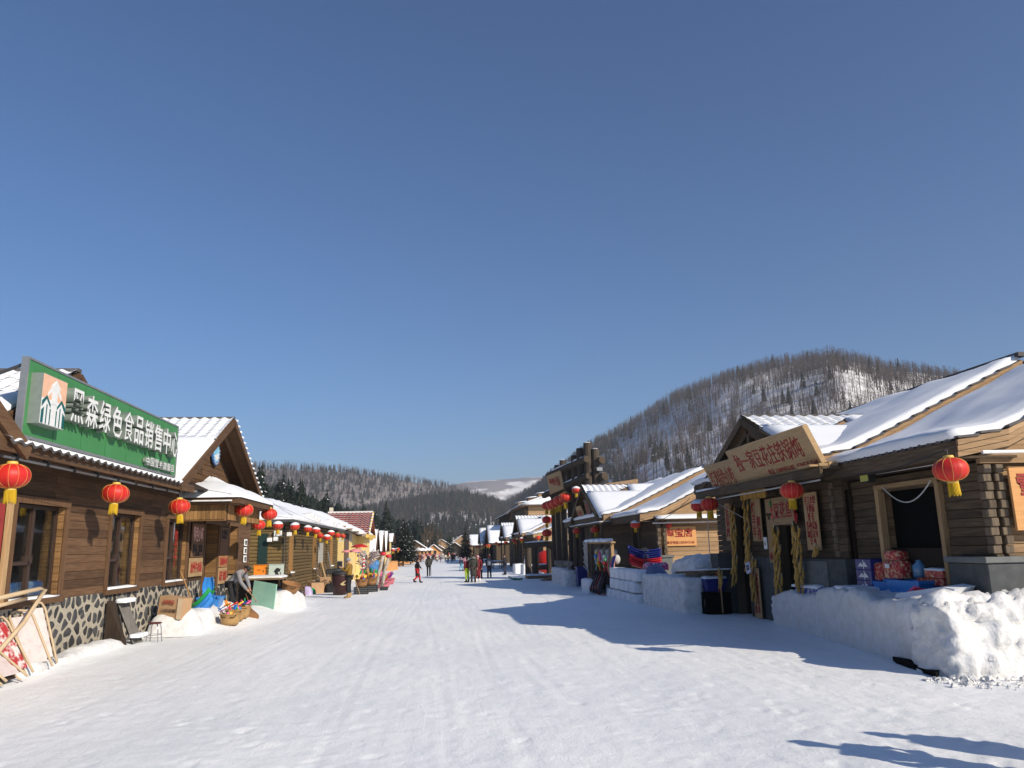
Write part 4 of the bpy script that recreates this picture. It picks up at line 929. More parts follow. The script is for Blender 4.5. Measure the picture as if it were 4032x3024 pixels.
for k, ch in enumerate(chars):
    me = fit(text_mesh(ch, LETTER, extrude=.5, bold=0.0 if ch == '食' else .012, res=1, sidemat=LSIDE), cw*.86, .64)
    for v in me.vertices: v.co.z = (v.co.z+.5)*.17
    o = part(me, 'character', None, SG); basis(o, (xs_+.02, 14.90+cw*(k+.5), 4.905), (0, 1, 0), (0, 0, 1))
for k, ch in enumerate('中国雪乡旗舰店'):
    me = fit(text_mesh(ch, LETTER, extrude=.5, bold=.006, res=1, sidemat=LSIDE), .23, .20)
    for v in me.vertices: v.co.z = (v.co.z+.5)*.09
    o = part(me, 'character', None, SG); basis(o, (xs_+.02, 19.2+.29*k, 4.30), (0, 1, 0), (0, 0, 1))
# ------------------------------------------------------------------ second left house: olive log siding
L2 = thing('olive_log_house', 'low olive brown log sided house with thick snow on its roof', 'building', (-9.5, 50, gz(-9, 50)))
part(MB().box(-13, -7.86, 40.06, 61.5, -.6, 3.62), 'wall_core', DARKW, L2)
wa = part(MB().box(-13, -7.86, 40.0, 40.05, -.6, 3.6), 'wall', OLV_X, L2); logs('log', wa, OLV_X, rows_of(-.3, 3.6, .18), [(-12.9, -7.80)], 40.0, -1, 'x', lens=(6, 7))
wb = part(MB().box(-7.855, -7.80, 40.0, 61.5, -.6, 3.6), 'wall', OLV_Y, L2)
logs('log', wb, OLV_Y, rows_of(-.3, 3.6, .18), lambda z0, z1: [(40.0, 41.9), (42.5, 49.6), (50.2, 57.4), (58, 61.5)] if 1.0 < (z0+z1)/2 < 3.3 else [(40.0, 61.5)], -7.80, 1, 'y', lens=(5, 9))
for (p, q) in ((41.9, 42.5), (50.2-.6, 50.2), (57.4, 58.0)):
    w = part(MB().box(-7.82, -7.66, q-.12, q, .95, 3.35).box(-7.82, -7.66, p-.1, p, .95, 3.35).box(-7.8, -7.66, p, q-.12, 3.25, 3.35), 'window', HON_Z, L2)
    part(MB().box(-7.84, -7.79, p, q-.12, .95, 3.25), 'pane', plain('dark_glass', (.02, .025, .03), .08, spec=.8), w)
    slab(w, 'sill_snow', SNOW, ((-7.52, p-.1, 1.0), (-7.52, q, 1.0), (-7.80, q, 1.0), (-7.80, p-.1, 1.0)), .07, 5, 3, .01, .01)
part(MB().box(-8.9, -8.45, 39.9, 39.98, .9, 3.0), 'shutter', plain('dark_green', (.008, .03, .025), .6), L2)
e0 = (-7.15, 39.55, 3.64); e1 = (-7.15, 62.4, 3.60); t0 = (-10.2, 46.5, 5.05); t1 = (-10.2, 63.0, 5.15); h0 = (-13.5, 39.55, 3.64)
rd = part(MB().add([e0, e1, t1, t0, h0, (-13.5, 63, 3.6)], [(0, 1, 2, 3), (0, 3, 4), (3, 2, 5, 4), (0, 4, 5, 1)]), 'roof', DARKW, L2)
slab(rd, 'snow_cover', SNOWROOF, (e0, e1, t1, t0), .24, 34, 12, .10, .10, seed=4)
slab(rd, 'snow_cover', SNOWROOF, (h0, e0, t0, (-10.25, 46.5, 5.05)), .20, 16, 12, .05, .05, seed=8)
part(MB().box(-7.2, -7.12, 39.5, 62.4, 3.50, 3.64).box(-13, -7.12, 39.48, 39.55, 3.52, 3.66), 'fascia', DMETAL, L2)
for (y, s) in ((44.2, .3), (45.5, .26), (46.9, .22), (53, .24), (54.4, .2)):
    part(lump('snow_clod', SNOWR, -7.7, -7.1, y, y+1.4, 3.72, 3.72+s*1.5, rough=.2, n=.12, rnd=.15, seed=y).data, 'snow_clod', None, L2) if False else lump('snow_clod', SNOWR, -7.75, -7.1, y, y+1.5, 3.70, 3.74+s*1.4, L2, .16, .11, .14, seed=y)
part(MB().tube([(-7.75, 40.1, gz(-7.7, 40)), (-7.72, 40.1, 3.4)], .05, 7).tube([(-7.66, 40.2, .2), (-7.60, 40.25, 1.8), (-7.68, 40.15, 3.4)], .02, 6), 'downpipe', BCABLE, L2)
for k in range(4): part(MB().cbox(-8.15+k*.10, -8.07+k*.10, 39.80, 39.88, 2.85, 3.12, .01), 'meter', WHITE, L2)
for (x, y, z) in ((-8.32, 39.7, 2.68), (-8.02, 39.7, 2.72), (-7.55, 40.6, 2.95)):
    fl = thing('flood_light', 'white flood lamp under the olive house eave, ' + ('left' if x < -8.2 else 'middle' if x < -7.9 else 'right') + ' of three', 'lamp', (x, y, z))
    part(MB().cbox(x-.12, x+.12, y-.09, y+.03, z-.10, z+.10, .02), 'housing', WHITE, fl); part(MB().tube([(x, y, z+.1), (x, y+.12, z+.35)], .015, 6), 'arm', DMETAL, fl)
tag(part(MB().cbox(-7.72, -7.70, 51.5, 53.6, 1.3, 2.6, .004), 'wire_panel', mk('wire_mesh_grey', (.42, .40, .36), (.25, .24, .2), sc=(1, 1, 1), scale=14, rough=.7), L2), 'pale wire panel leaning on the wall')
# ------------------------------------------------------------------ yellow house and its red tiled cross roof
L3 = thing('yellow_house', 'yellow plastered house end with snow roof overhanging toward the street', 'building', (-8, 66, gz(-8, 66)))
part(MB().box(-12, -6.75, 62.05, 72, -.7, 3.35), 'wall_core', YELW, L3)
part(MB().box(-12, -6.72, 61.98, 62.04, -.6, 2.75), 'wall', YELW, L3)
part(MB().prism([(-12, 61.98, 2.75), (-6.72, 61.98, 2.75), (-6.72, 61.98, 3.4), (-8.0, 61.98, 3.9), (-12, 61.98, 4.9)], (0, .05, 0)), 'gable_wall', CREAM, L3)
part(MB().box(-7.25, -6.95, 61.90, 61.98, -.5, 3.35), 'post', plain('mauve_post', (.13, .09, .085), .8), L3)
w = part(MB().box(-7.9, -7.4, 61.9, 61.97, .6, 1.3), 'window', METAL, L3); part(MB().box(-7.86, -7.44, 61.88, 61.90, .65, 1.25), 'pane', plain('dark_glass', (.02, .025, .03), .08, spec=.8), w)
rq = ((-5.9, 61.3, 3.25), (-5.9, 72, 3.25), (-10.4, 72, 5.2), (-10.4, 61.3, 5.2))
r3_ = part(MB().add([rq[0], rq[1], rq[2], rq[3]]+[(a, b, c-.12) for a, b, c in rq], [(0, 1, 2, 3), (7, 6, 5, 4), (0, 3, 7, 4), (0, 4, 5, 1)]), 'roof', plain('grey_soffit', (.30, .26, .23), .9), L3)
slab(r3_, 'snow_cover', SNOWROOF, rq, .30, 18, 12, .05, .08, seed=6)
for k in range(7): part(MB().cbox(-6.0-k*.5, -5.6-k*.5, 61.18, 61.3, 3.24+k*.215, 3.32+k*.215, .01), 'tile_end', PALE_X, r3_)
L3b = thing('red_tiled_hall', 'hall with red tiled roof and gilded carved eave behind the yellow house', 'building', (-7, 68, gz(-7, 68)))
part(MB().box(-12, -6.1, 65.2, 70.5, -.7, 3.2), 'wall', YELW, L3b)
g3 = gable_x(L3b, 67.6, 5.15, 63.9, 71.2, 3.35, -5.7, -9.4, REDTILE, REDTILE, None, tiles=0, snow_t=.012)
for c in list(g3.children): bpy.data.objects.remove(c)
for r in range(10):
    tl = (67.6-63.9)/10; y_ = 67.6-r*tl; z_ = 5.17-(5.15-3.35)*r/10
    tile_row(g3, (-5.85, y_, z_+.02), (-1, 0, 0), (0, -tl, -.18), 11, .33, RTILE_ME)
part(MB().beam((-5.6, 67.6, 5.26), (-9.4, 67.6, 5.26), .2, .16), 'ridge_beam', plain('ridge_white', (.7, .68, .66), .7), L3b)
cv = part(MB().box(-5.85, -5.62, 63.8, 71.2, 3.05, 3.32), 'carved_eave', GOLD, L3b)
for k in range(9): part(MB().prism([(-5.62, 63.9+k*.4, 3.1), (-5.62, 64.1+k*.4, 2.85), (-5.62, 64.25+k*.4, 3.1)], (.05, 0, 0)), 'carving', GOLD, cv)
for k in range(14): part(MB().ball((-5.6, 67.5-k*.26, 5.15-k*.127), .10, 6, 4), 'ridge_ornament', WHITE if k % 2 else GOLD, L3b)
part(MB().box(-9.35, -9.05, 68.0, 68.3, 4.8, 5.7), 'chimney', CREAM, L3b)
# ------------------------------------------------------------------ small cottages further down on the left
def cottage(name, label, yc, half, xf, xb, zr, ze, wallmat, group, tiles=0, ntile=5, wall_x=None, deckmat=DARKW, lod=1, facemat=BRN_Y):
    g = gz(xf, yc); c = thing(name, label, 'building', ((xf+xb)/2, yc, g), group)
    s = 1 if xb > xf else -1; wx = xf+s*.5 if wall_x is None else wall_x
    core = part(MB().box(min(wx, xb), max(wx, xb), yc-half+.35, yc+half-.35, g-.3, ze+.02).prism([(wx, yc-half+.4, ze), (wx, yc, zr-.22), (wx, yc+half-.4, ze)], (s*.15, 0, 0)), 'wall', wallmat, c)
    if lod:
        for (z0, z1) in rows_of(g, ze, .3): part(MB().box(min(wx-s*.03, wx), max(wx-s*.03, wx), yc-half+.36, yc+half-.36, z0+.012, z1), 'plank', facemat, core)
        for (z0, z1) in rows_of(g, ze, .3): part(MB().box(min(wx, xb), max(wx, xb), yc-half+.32, yc-half+.35, z0+.012, z1), 'plank', PALE_X if s > 0 else OLV_X, core)
    dr = part(MB().box(min(wx-s*.05, wx-s*.031), max(wx-s*.05, wx-s*.031), yc-.5, yc+.4, g, g+2.0), 'door', DARKW, c)
    part(MB().box(min(wx-s*.065, wx-s*.051), max(wx-s*.065, wx-s*.051), yc+.25, yc+.31, g+.95, g+1.1), 'handle', METAL, dr)
    gable_x(c, yc, zr, yc-half, yc+half, ze, xf, xb, deckmat, BRN_Y, None, tiles=tiles, ntile=ntile, snow_t=.16)
    return c
cottage('snowy_cottage', 'nearest steep white roofed cottage past the red tiled hall', 77.5, 2.4, -5.9, -9.0, 4.0, 1.85, BRN_Y, 'white roofed cottages on the left', 2, 4)
cottage('snowy_cottage', 'middle one of the steep roofed cottages past the red tiled hall', 83.5, 2.0, -5.75, -9.0, 4.0, 1.9, BRN_Y, 'white roofed cottages on the left', 2, 4)
cottage('snowy_cottage', 'farthest of the steep roofed cottages past the red tiled hall', 88.8, 2.0, -5.65, -9.0, 4.05, 1.9, BRN_Y, 'white roofed cottages on the left')
yk = cottage('yellow_kiosk', 'small yellow kiosk with flat snowy roof before the spruces', 101.5, 2.6, -5.7, -8.5, 4.0, 3.0, YELW, None, lod=0)
for k, (y, x) in enumerate([(127, -5.6), (146, -5.4), (158, -5.0), (170, -4.7), (183, -4.1), (197, -3.5), (212, -2.8), (228, -2.0)]):
    g = gz(x, y)
    t = thing('market_stall', ['nearest', 'second', 'third', 'fourth', 'fifth', 'sixth', 'seventh', 'farthest'][k] + ' orange wooden market stall along the left of the street', 'stall', (x, y, g), 'orange market stalls')
    cn = part(MB().box(x-1.4, x, y-2.4, y+2.4, g, g+.95), 'counter', ORNG, t)
    for j in range(8): part(MB().box(x+.0, x+.04, y-2.4+j*.6, y-2.4+j*.6+.55, g+.02, g+1.0), 'plank', ORNG, cn)
    for (dx, dy) in ((-.1, -2.3), (-.1, 2.3), (-1.3, -2.3), (-1.3, 2.3)): part(MB().box(x+dx-.06, x+dx+.06, y+dy-.06, y+dy+.06, g, g+2.5), 'post', ORNG, t)
    rf_ = part(MB().prism([(x+.4, y-2.7, g+2.3), (x-.7, y-2.7, g+3.0), (x-1.9, y-2.7, g+2.4)], (0, 5.4, 0)), 'roof', HON_X, t)
    slab(rf_, 'snow_cover', SNOWROOF, ((x+.4, y-2.7, g+2.3), (x+.4, y+2.7, g+2.3), (x-.7, y+2.7, g+3.0), (x-.7, y-2.7, g+3.0)), .2, 8, 4)
    slab(rf_, 'snow_cover', SNOWROOF, ((x-1.9, y-2.7, g+2.4), (x+.4, y-2.7, g+2.34), (x-.7, y-2.6, g+3.0), (x-.72, y-2.6, g+3.0)), .1, 6, 4)
def end_house(label, x, y, w, L, ze, zr, wallmat):
    g = -.83; t = thing('end_house', label, 'building', (x, y, g), 'houses at the end of the street')
    wl_ = part(MB().box(x-w/2, x+w/2, y, y+L, g-.2, ze).prism([(x-w/2, y, ze), (x+w/2, y, ze), (x, y, zr)], (0, L, 0)), 'wall', wallmat, t)
    for k in range(int(w/1.6)): wi = part(MB().box(x-w/2+.5+k*1.6, x-w/2+1.3+k*1.6, y-.04, y, g+1.0, g+2.2), 'window', BROWNFRAME, wl_); part(MB().box(x-w/2+.58+k*1.6, x-w/2+1.22+k*1.6, y-.05, y-.04, g+1.08, g+2.12), 'pane', plain('dark_glass', (.02, .025, .03), .08, spec=.8), wi)
    o = .5; k_ = (zr-ze)/(w/2)
    for s in (-1, 1):
        q = ((x+s*(w/2+o), y-o, ze-o*k_), (x+s*(w/2+o), y+L, ze-o*k_), (x, y+L, zr), (x, y-o, zr))
        r = part(MB().add(list(q)+[(a, b, cc-.12) for a, b, cc in q], [(0, 1, 2, 3), (7, 6, 5, 4), (0, 3, 7, 4), (0, 4, 5, 1)]), 'roof', GRY_X, t); slab(r, 'snow_cover', SNOWROOF, q if s > 0 else (q[1], q[0], q[3], q[2]), .22, 8, 8, .05, .05, seed=x)
for a in [('grey gabled house left of the street end behind the stalls', -7.5, 246, 7, 9, 2.3, 4.6, GRY_X), ('snow roofed house closing the far end of the street', 1.0, 318, 9, 9, 2.8, 5.6, GRY_X), ('taller snow roofed house right of the street end', 9.5, 322, 9, 10, 4.0, 7.0, PALE_X), ('small dark gabled house at the street end', 5.6, 280, 5.5, 7, 2.0, 4.0, DARKW), ('low snowy house left of the small dark one', -.5, 286, 6, 7, 1.6, 3.4, PALE_X), ('snowy house between the spruces at the right end', 12.5, 262, 6, 8, 2.4, 4.8, GRY_X), ('orange gabled kiosk after the last market stall', -1.6, 244, 4.2, 5, 1.5, 3.2, ORNG), ('farthest house roof showing over the street end', -5.5, 335, 9, 9, 5.0, 7.6, GRY_X)]: end_house(*a)
# ------------------------------------------------------------------ log houses on the right
def eave_prof(x0, z0): return [(x0, z0), (x0+.95, z0+.18), (x0+5.4, z0+2.28)]
def side_roof(B, prof, y0, y1, tiles_rake=True, snow=.14, lod=2, xback=None):
    (ax, az), (bx, bz), (cx, cz) = prof
    P = [(ax, az), (bx, bz), (cx, cz), (cx+4.5, cz-2.0), (cx+4.5, cz-2.1), (cx, cz-.1), (bx, bz-.1), (ax, az-.1)]
    rf = part(MB().prism([(x, y0, z) for x, z in P], (0, y1-y0, 0)), 'roof', DARKW, B)
    slab(rf, 'snow_cover', SNOWROOF, ((ax-.05, y0+.02, az+.005), (ax-.05, y1, az+.005), (cx, y1, cz+.005), (cx, y0+.02, cz+.005)), snow*1.25, 36, 22, .07, .10, seed=y0, mid=((bx, y0+.02, bz+.005), (bx, y1, bz+.005), .2))
    part(MB().beam((cx, y0-.1, cz+.12), (cx, y1, cz+.12), .22, .10), 'ridge_cap', TILE, B)
    # boards along the rake, stacked like in the photograph
    segs = [((ax, az), (bx, bz)), ((bx, bz), (cx, cz))]
    for si, (p, q) in enumerate(segs):
        for k in range(3):
            o = -.06-.10*k
            part(MB().beam((p[0], y0-.03-.02*(k % 2), p[1]+o), (q[0], y0-.03-.02*(k % 2), q[1]+o), .05, .092, up=(0, 1, 0)) if False else MB().prism([(p[0], y0-.06+.02*k, p[1]+o-.045), (q[0], y0-.06+.02*k, q[1]+o-.045), (q[0], y0-.06+.02*k, q[1]+o+.045), (p[0], y0-.06+.02*k, p[1]+o+.045)], (0, .06, 0)), 'rake_board', PALE_X, B)
        if tiles_rake:
            L = math.hypot(q[0]-p[0], q[1]-p[1]); n = max(1, int(L/.42)); ux, uz = (q[0]-p[0])/L, (q[1]-p[1])/L
            for k in range(n):
                c0 = k*.42; part(MB().prism([(p[0]+ux*c0, y0-.09, p[1]+uz*c0+.01), (p[0]+ux*(c0+.40), y0-.09, p[1]+uz*(c0+.40)-.03), (p[0]+ux*(c0+.40), y0-.09, p[1]+uz*(c0+.40)+.01), (p[0]+ux*c0, y0-.09, p[1]+uz*c0+.05)], (0, .22, 0)), 'tile_end', TILE, rf)
    part(MB().box(ax-.03, ax+.05, y0, y1, az-.30, az-.03), 'eave_board', GRY_Y, B)
    part(MB().box(ax+.05, ax+1.1, y0+.03, y1, az-.32, az-.28), 'soffit', GRY_Y, B)
    n = int((y1-y0)/.26)
    for k in range(n): part(MB().prism([(ax-.06, y0+.03+k*.26, az-.03), (ax-.06, y0+.13+k*.26, az+.035), (ax-.06, y0+.26+k*.26, az-.03)], (.14, 0, .02)), 'tile_end', TILE, rf)
    return rf
def log_corner(B, x, y, z0, z1, h, mat):
    for k, (a, b) in enumerate(rows_of(z0, z1, h)):
        o = .05*(k % 2)
        part(MB().cbox(x-.12-o*.4, x+.02, y-.22+o*.6, y-.04, a+.006, b-.004, .012), 'log_end', mat, B)
R1A = thing('near_log_house', 'log house at the right edge with open doorway behind the snow bank', 'building', (11, 14.5, 0))
part(MB().box(9.42, 15, 12.55, 16.7, -.3, 1.9).box(9.42, 15, 12.55, 13.6, 1.9, 3.6).box(9.42, 15, 15.62, 16.7, 1.9, 3.6).box(10.6, 15, 13.6, 15.62, 1.2, 3.6).box(9.42, 10.6, 13.6, 15.62, 3.1, 3.6), 'wall_core', DARKW, R1A)
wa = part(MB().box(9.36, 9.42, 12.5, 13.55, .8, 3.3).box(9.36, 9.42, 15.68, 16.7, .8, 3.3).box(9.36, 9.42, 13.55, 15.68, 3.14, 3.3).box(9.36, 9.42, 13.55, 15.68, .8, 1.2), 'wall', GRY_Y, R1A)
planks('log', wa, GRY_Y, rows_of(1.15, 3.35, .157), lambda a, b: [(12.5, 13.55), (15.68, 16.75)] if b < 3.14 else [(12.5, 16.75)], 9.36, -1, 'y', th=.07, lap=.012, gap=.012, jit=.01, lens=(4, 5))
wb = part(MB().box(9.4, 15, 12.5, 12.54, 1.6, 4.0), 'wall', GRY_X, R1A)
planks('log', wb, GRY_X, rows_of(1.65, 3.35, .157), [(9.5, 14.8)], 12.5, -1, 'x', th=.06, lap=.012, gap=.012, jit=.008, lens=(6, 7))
log_corner(R1A, 9.34, 12.5, 1.65, 3.3, .157, GRY_Z); log_corner(R1A, 9.56, 12.5, 1.65, 3.3, .157, GRY_Z)
part(MB().cbox(9.0, 9.9, 12.25, 13.25, -.3, 1.66, .02), 'plinth', CONC, R1A); part(MB().cbox(8.96, 9.94, 12.21, 13.3, 1.66, 1.76, .01), 'plinth_cap', CONCL, R1A); part(MB().box(9.9, 15, 12.3, 12.5, -.3, 1.6), 'plinth', CONCL, R1A)
dw = part(MB().cbox(9.20, 9.36, 15.55, 15.68, 1.0, 3.15, .01), 'door_post', PALE_Z, R1A); part(MB().cbox(9.20, 9.36, 13.55, 13.66, 1.0, 3.15, .01), 'door_post', PALE_Z, R1A); part(MB().cbox(9.19, 9.36, 13.55, 15.68, 3.10, 3.2, .01), 'lintel', PALE_Y, R1A)
planks('reveal_plank', R1A, GRY_X, rows_of(1.2, 3.1, .2), [(9.36, 9.53)], 15.62, -1, 'x', th=.02, lap=.004, lens=(2, 2.1))
part(MB().box(9.56, 9.60, 13.6, 15.62, 1.2, 3.1), 'doorway_shade', BLACK, R1A)  # black sheet added to stand for the shade inside the open doorway
side_roof(R1A, eave_prof(8.72, 3.72), 12.2, 16.75, snow=.16)
part(MB().tube([(8.95, 11.9, 3.46), (12.5, 12.0, 3.50)], .03, 8), 'light_tube', WHITE, R1A); part(MB().tube([(9.0, 12.6, 3.40), (9.05, 16.6, 3.42)], .02, 6), 'cable_duct', CABLE, R1A)
part(MB().box(9.2, 15, 12.32, 12.42, 3.32, 3.48), 'beam', PALE_X, R1A)
cb = thing('hanging_cable', 'white cable sagging across the dark doorway', 'cable', (9.15, 14.6, 3.1))
part(MB().tube([(9.12, 15.2-1.6*t, 3.14-.36*math.sin(math.pi*t)**.9) for t in [i/14 for i in range(15)]], .012, 6), 'cable', CABLE, cb)
fl = thing('flood_light', 'black flood lamp with yellow face under the right eave', 'lamp', (8.95, 15.4, 3.4)); part(MB().cbox(8.85, 9.0, 15.2, 15.55, 3.25, 3.45, .01), 'housing', BCABLE, fl); part(MB().box(8.84, 8.849, 15.23, 15.52, 3.27, 3.43), 'lens', plain('lamp_yellow', (.5, .5, .12), .3), fl)
R1 = thing('corn_shop', 'log restaurant hung with corn below two carved wooden name boards', 'building', (11, 20.5, 0))
part(MB().box(9.25, 15, 16.8, 19.35, -.3, 3.6).box(9.25, 15, 20.15, 22.35, -.3, 3.6).box(9.25, 15, 23.28, 25.0, -.3, 3.6).box(9.9, 15, 19.3, 23.4, -.3, 3.6).box(9.25, 9.9, 19.35, 20.15, 2.5, 3.6).box(9.25, 9.9, 22.35, 23.28, 3.15, 3.6), 'wall_core', DARKW, R1)
wa = part(MB().box(9.17, 9.25, 16.8, 25.0, 3.2, 3.6), 'wall', GRY_Y, R1)
def sp1(a, b):
    z = (a+b)/2
    if z > 3.18: return [(16.8, 25.0)]
    return [(16.8, 19.3), (20.2, 22.3), (23.35, 25.0)] if z < 2.52 else [(16.8, 22.3), (23.35, 25.0)]
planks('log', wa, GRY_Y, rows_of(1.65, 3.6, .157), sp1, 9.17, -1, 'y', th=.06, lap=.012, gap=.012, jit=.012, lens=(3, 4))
log_corner(R1, 9.2, 17.4, 1.7, 3.4, .15, GRY_Z)
for (p, q, m) in ((16.8, 19.3, CONC), (20.2, 22.3, CONC), (23.35, 24.3, CONC)): part(MB().cbox(9.0, 9.25, p, q, -.3, 1.66, .01), 'plinth', m, R1)
part(MB().box(8.97, 9.0, 17.6, 18.9, .2, 1.6), 'patch', CONCL, R1)
part(MB().cbox(8.55, 9.1, 23.6, 24.3, -.3, 1.75, .015), 'pillar', CONC, R1)
for (p, z) in ((22.30, 3.18), (23.35, 3.18), (19.30, 2.52), (20.20, 2.52)): part(MB().cbox(9.0, 9.25, p-.06, p+.06, -.1, z, .01), 'door_post', GRY_Z, R1)
for (p, q, z) in ((22.36, 23.29, 3.12), (19.36, 20.14, 2.46)):
    d = part(MB().box(9.85, 9.9, p, q, 0, z), 'door', DARKW, R1); part(MB().box(9.82, 9.85, p+.1, p+.16, 1.0, 1.2), 'handle', METAL, d)
side_roof(R1, eave_prof(8.52, 3.95), 16.75, 25.2, snow=.18)
part(MB().prism([(9.4, 16.78, 3.6), (14, 16.78, 3.6), (14, 16.78, 5.9)], (0, .06, 0)), 'gable_wall', GRY_X, R1)
g1 = gable_x(R1, 20.7, 5.5, 16.9, 24.5, 3.85, 8.5, 13.4, GRY_X, GRY_Y, None, tiles=4, ntile=10, snow_t=.15)
part(MB().prism([(9.0, 17.8, 3.75), (9.0, 20.7, 5.15), (9.0, 23.6, 3.75)], (.06, 0, 0)), 'gable_wall', DARKW, R1)
part(MB().box(8.62, 8.68, 20.64, 20.76, 4.7, 5.38), 'king_post', GRY_Z, R1)
for (ya, yb, za, zb) in ((17.3, 20.7, 3.8, 5.3), (20.7, 24.1, 5.3, 3.8)): part(MB().beam((8.66, ya, za-.18), (8.66, yb, zb-.18), .08, .14), 'rafter', GRY_Y, R1)
part(MB().box(8.2, 9.2, 15.9, 24.1, 3.60, 3.66), 'canopy', GRY_Y, R1); part(MB().cbox(8.16, 8.24, 15.9, 24.1, 3.42, 3.64, .01), 'canopy_beam', GRY_Y, R1)
slab(R1, 'canopy_snow', SNOW, ((8.18, 22.6, 3.66), (8.18, 24.1, 3.66), (9.1, 24.1, 3.66), (9.1, 22.6, 3.66)), .08, 6, 4)
part(MB().tube([(8.3, 16.2, 3.38), (8.3, 23.6, 3.36)], .022, 6), 'light_tube', CABLE, R1)
for k in range(3): part(MB().box(8.0+k*.22, 8.2+k*.22, 16.0, 16.6, 3.66+.004*k, 3.70+.03*k), 'step_board', PALE_Y, R1)
ch_ = thing('roof_hood', 'small dark gabled vent hood standing behind the right hand roof ridge', 'vent', (13.6, 22.5, 5.9))
part(MB().prism([(13.4, 22.0, 6.1), (14.2, 22.0, 6.5), (15.0, 22.0, 6.1), (15.0, 22, 6.04), (14.2, 22, 6.44), (13.4, 22, 6.04)], (0, 1.0, 0)), 'hood_roof', plain('slate_grey', (.16, .18, .19), .6), ch_); part(MB().box(13.7, 14.7, 22.2, 22.9, 5.3, 6.2), 'hood_box', DARKW, ch_)
def tilt_sign(name, label, y0, y1, zb, h, xb, xt, lines, th=.12, mat=SIGNW):
    t = thing(name, label, 'sign', (xb, (y0+y1)/2, zb))
    up = Vector((xt-xb, 0, h)).normalized(); n = Vector((0, -1, 0)).cross(up)   # faces the street
    L = math.hypot(xt-xb, h); c = Vector((xb, (y0+y1)/2, zb))+up*L/2
    w = y1-y0
    P = [c+Vector((0, s*w/2, 0))+up*(u*L/2) for s, u in ((1, -1), (-1, -1), (-1, 1), (1, 1))]
    part(MB().prism(P, -n*th), 'board', mat, t)
    part(MB().prism([P[0]+n*.002-up*.06, P[1]+n*.002-up*.06, P[1]+n*.002, P[0]+n*.002], -n*(th+.02)), 'ledge', GRY_Y, t)
    for (txt, fy, fz, ww, hh, m, bold, br) in lines:
        p = c+Vector((0, -fy*w, 0))+up*(fz*L)+n*.003
        lettering(txt, t, p, (0, -1, 0), up, ww, hh, m, bold=bold, extrude=.006, brush=br)
    return t
tilt_sign('name_board', 'big tilted wooden name board with red carved characters and phone numbers', 16.2, 20.92, 3.68, .90, 8.42, 8.02, [('独一家豆花庄铁锅炖', -.02, .08, 3.9, .52, CARVED, .003, .03), ('电话 13089836387  15945757144', .20, -.36, 2.6, .15, CARVED, .01, 0)])
tilt_sign('snack_sign', 'smaller tilted wooden sign of red brush characters left of the big board', 21.02, 23.2, 3.58, .80, 8.5, 8.16, [('红鸿特色小吃', 0, .0, 1.85, .52, CARVED, .0, .03)], th=.10)
def rboard(name, label, yn, yf, z0, z1, txts, x=8.98, mat=PALE_Z): return board(name, label, yn, yf, z0, z1, mat, txts, x=x, face=-1)
rboard('dish_board', 'narrow board reading iron pot stew in red at the left door', 23.38, 23.78, 2.13, 3.27, [('铁\n锅\n炖', 23.58, 2.7, .28, .95, CARVED, .02, 0)])
rboard('dish_board', 'board with six red characters for roast lamb between the doors', 21.05, 21.7, 2.1, 3.28, [('烤\n羊\n羊', 21.53, 2.7, .26, 1.0, CARVED, .02, 0), ('腿\n排', 21.22, 2.45, .26, .65, CARVED, .02, 0)])
rboard('dish_board', 'tall pale board with faded writing left of the right hand door', 20.3, 20.72, 1.52, 3.22, [('特色豆花鱼\n炒菜', 20.52, 2.75, .3, .18, INK, 0, 0), ('麻辣', 20.5, 1.7, .3, .2, CARVED, .01, 0)], x=8.99)
rboard('dish_board', 'square board with three big red characters over the right hand door', 18.86, 20.18, 2.5, 3.22, [('豆花鱼', 19.52, 2.88, 1.05, .42, CARVED, .02, .01)], x=8.93, mat=PALE_Y)
rboard('dish_board', 'tall board listing dishes in red rows right of the doors', 17.75, 18.42, 1.86, 3.23, [('手工水饺\n手擀面\n馒 花\n各种盖饭\n油饼豆包\n早 餐', 18.08, 2.55, .56, 1.2, CARVED, .012, 0)])
rboard('couplet_board', 'low vertical board of red characters left of the left door', 23.36, 23.8, 0.0, 1.3, [('小鸡炖蘑菇', 23.58, .65, .1, .1, CARVED, 0, 0)] if False else [('小\n鸡\n炖\n蘑\n菇', 23.67, .65, .15, 1.15, CARVED, .015, 0), ('排\n骨\n炖\n豆\n角', 23.47, .62, .15, 1.1, CARVED, .015, 0)], x=8.52)
rboard('couplet_board', 'low vertical board of red characters right of the left door', 21.35, 21.8, 0.0, 1.36, [('农\n家\n炖\n菜\n馆', 21.68, .7, .15, 1.15, CARVED, .015, 0), ('实\n惠\n好\n吃\n香', 21.48, .68, .15, 1.1, CARVED, .015, 0)], x=8.9)
board('paper_notice', 'white paper notice with a small photo between the boards', 20.78, 20.98, 1.88, 2.2, WHITE, [('人', 20.88, 2.04, .06, .12, INK, 0, 0)], x=8.97, face=-1, cat='notice')
pn = board('paper_notice', 'tilted lilac paper note tied to the corn', 21.45, 21.75, 1.22, 1.52, plain('lilac_paper', (.62, .60, .75), .8), [('有房\n出租', 21.6, 1.38, .2, .16, INK, 0, 0)], x=8.72, face=-1, cat='notice'); pn.rotation_euler = (R(-12), 0, 0)
cbl = board('shop_board', 'orange board with dark red characters on the sunlit end wall, cut by the frame', 0, 1, 0, 1, ORNG, []); 
for c in list(cbl.children): bpy.data.objects.remove(c)
cbl.location = (10.6, 12.4, 2.2); WINV[cbl.name] = Matrix.Translation((-10.6, -12.4, -2.2))
part(MB().cbox(9.60, 11.4, 12.20, 12.25, 2.18, 3.25, .005), 'panel', ORNG, cbl)
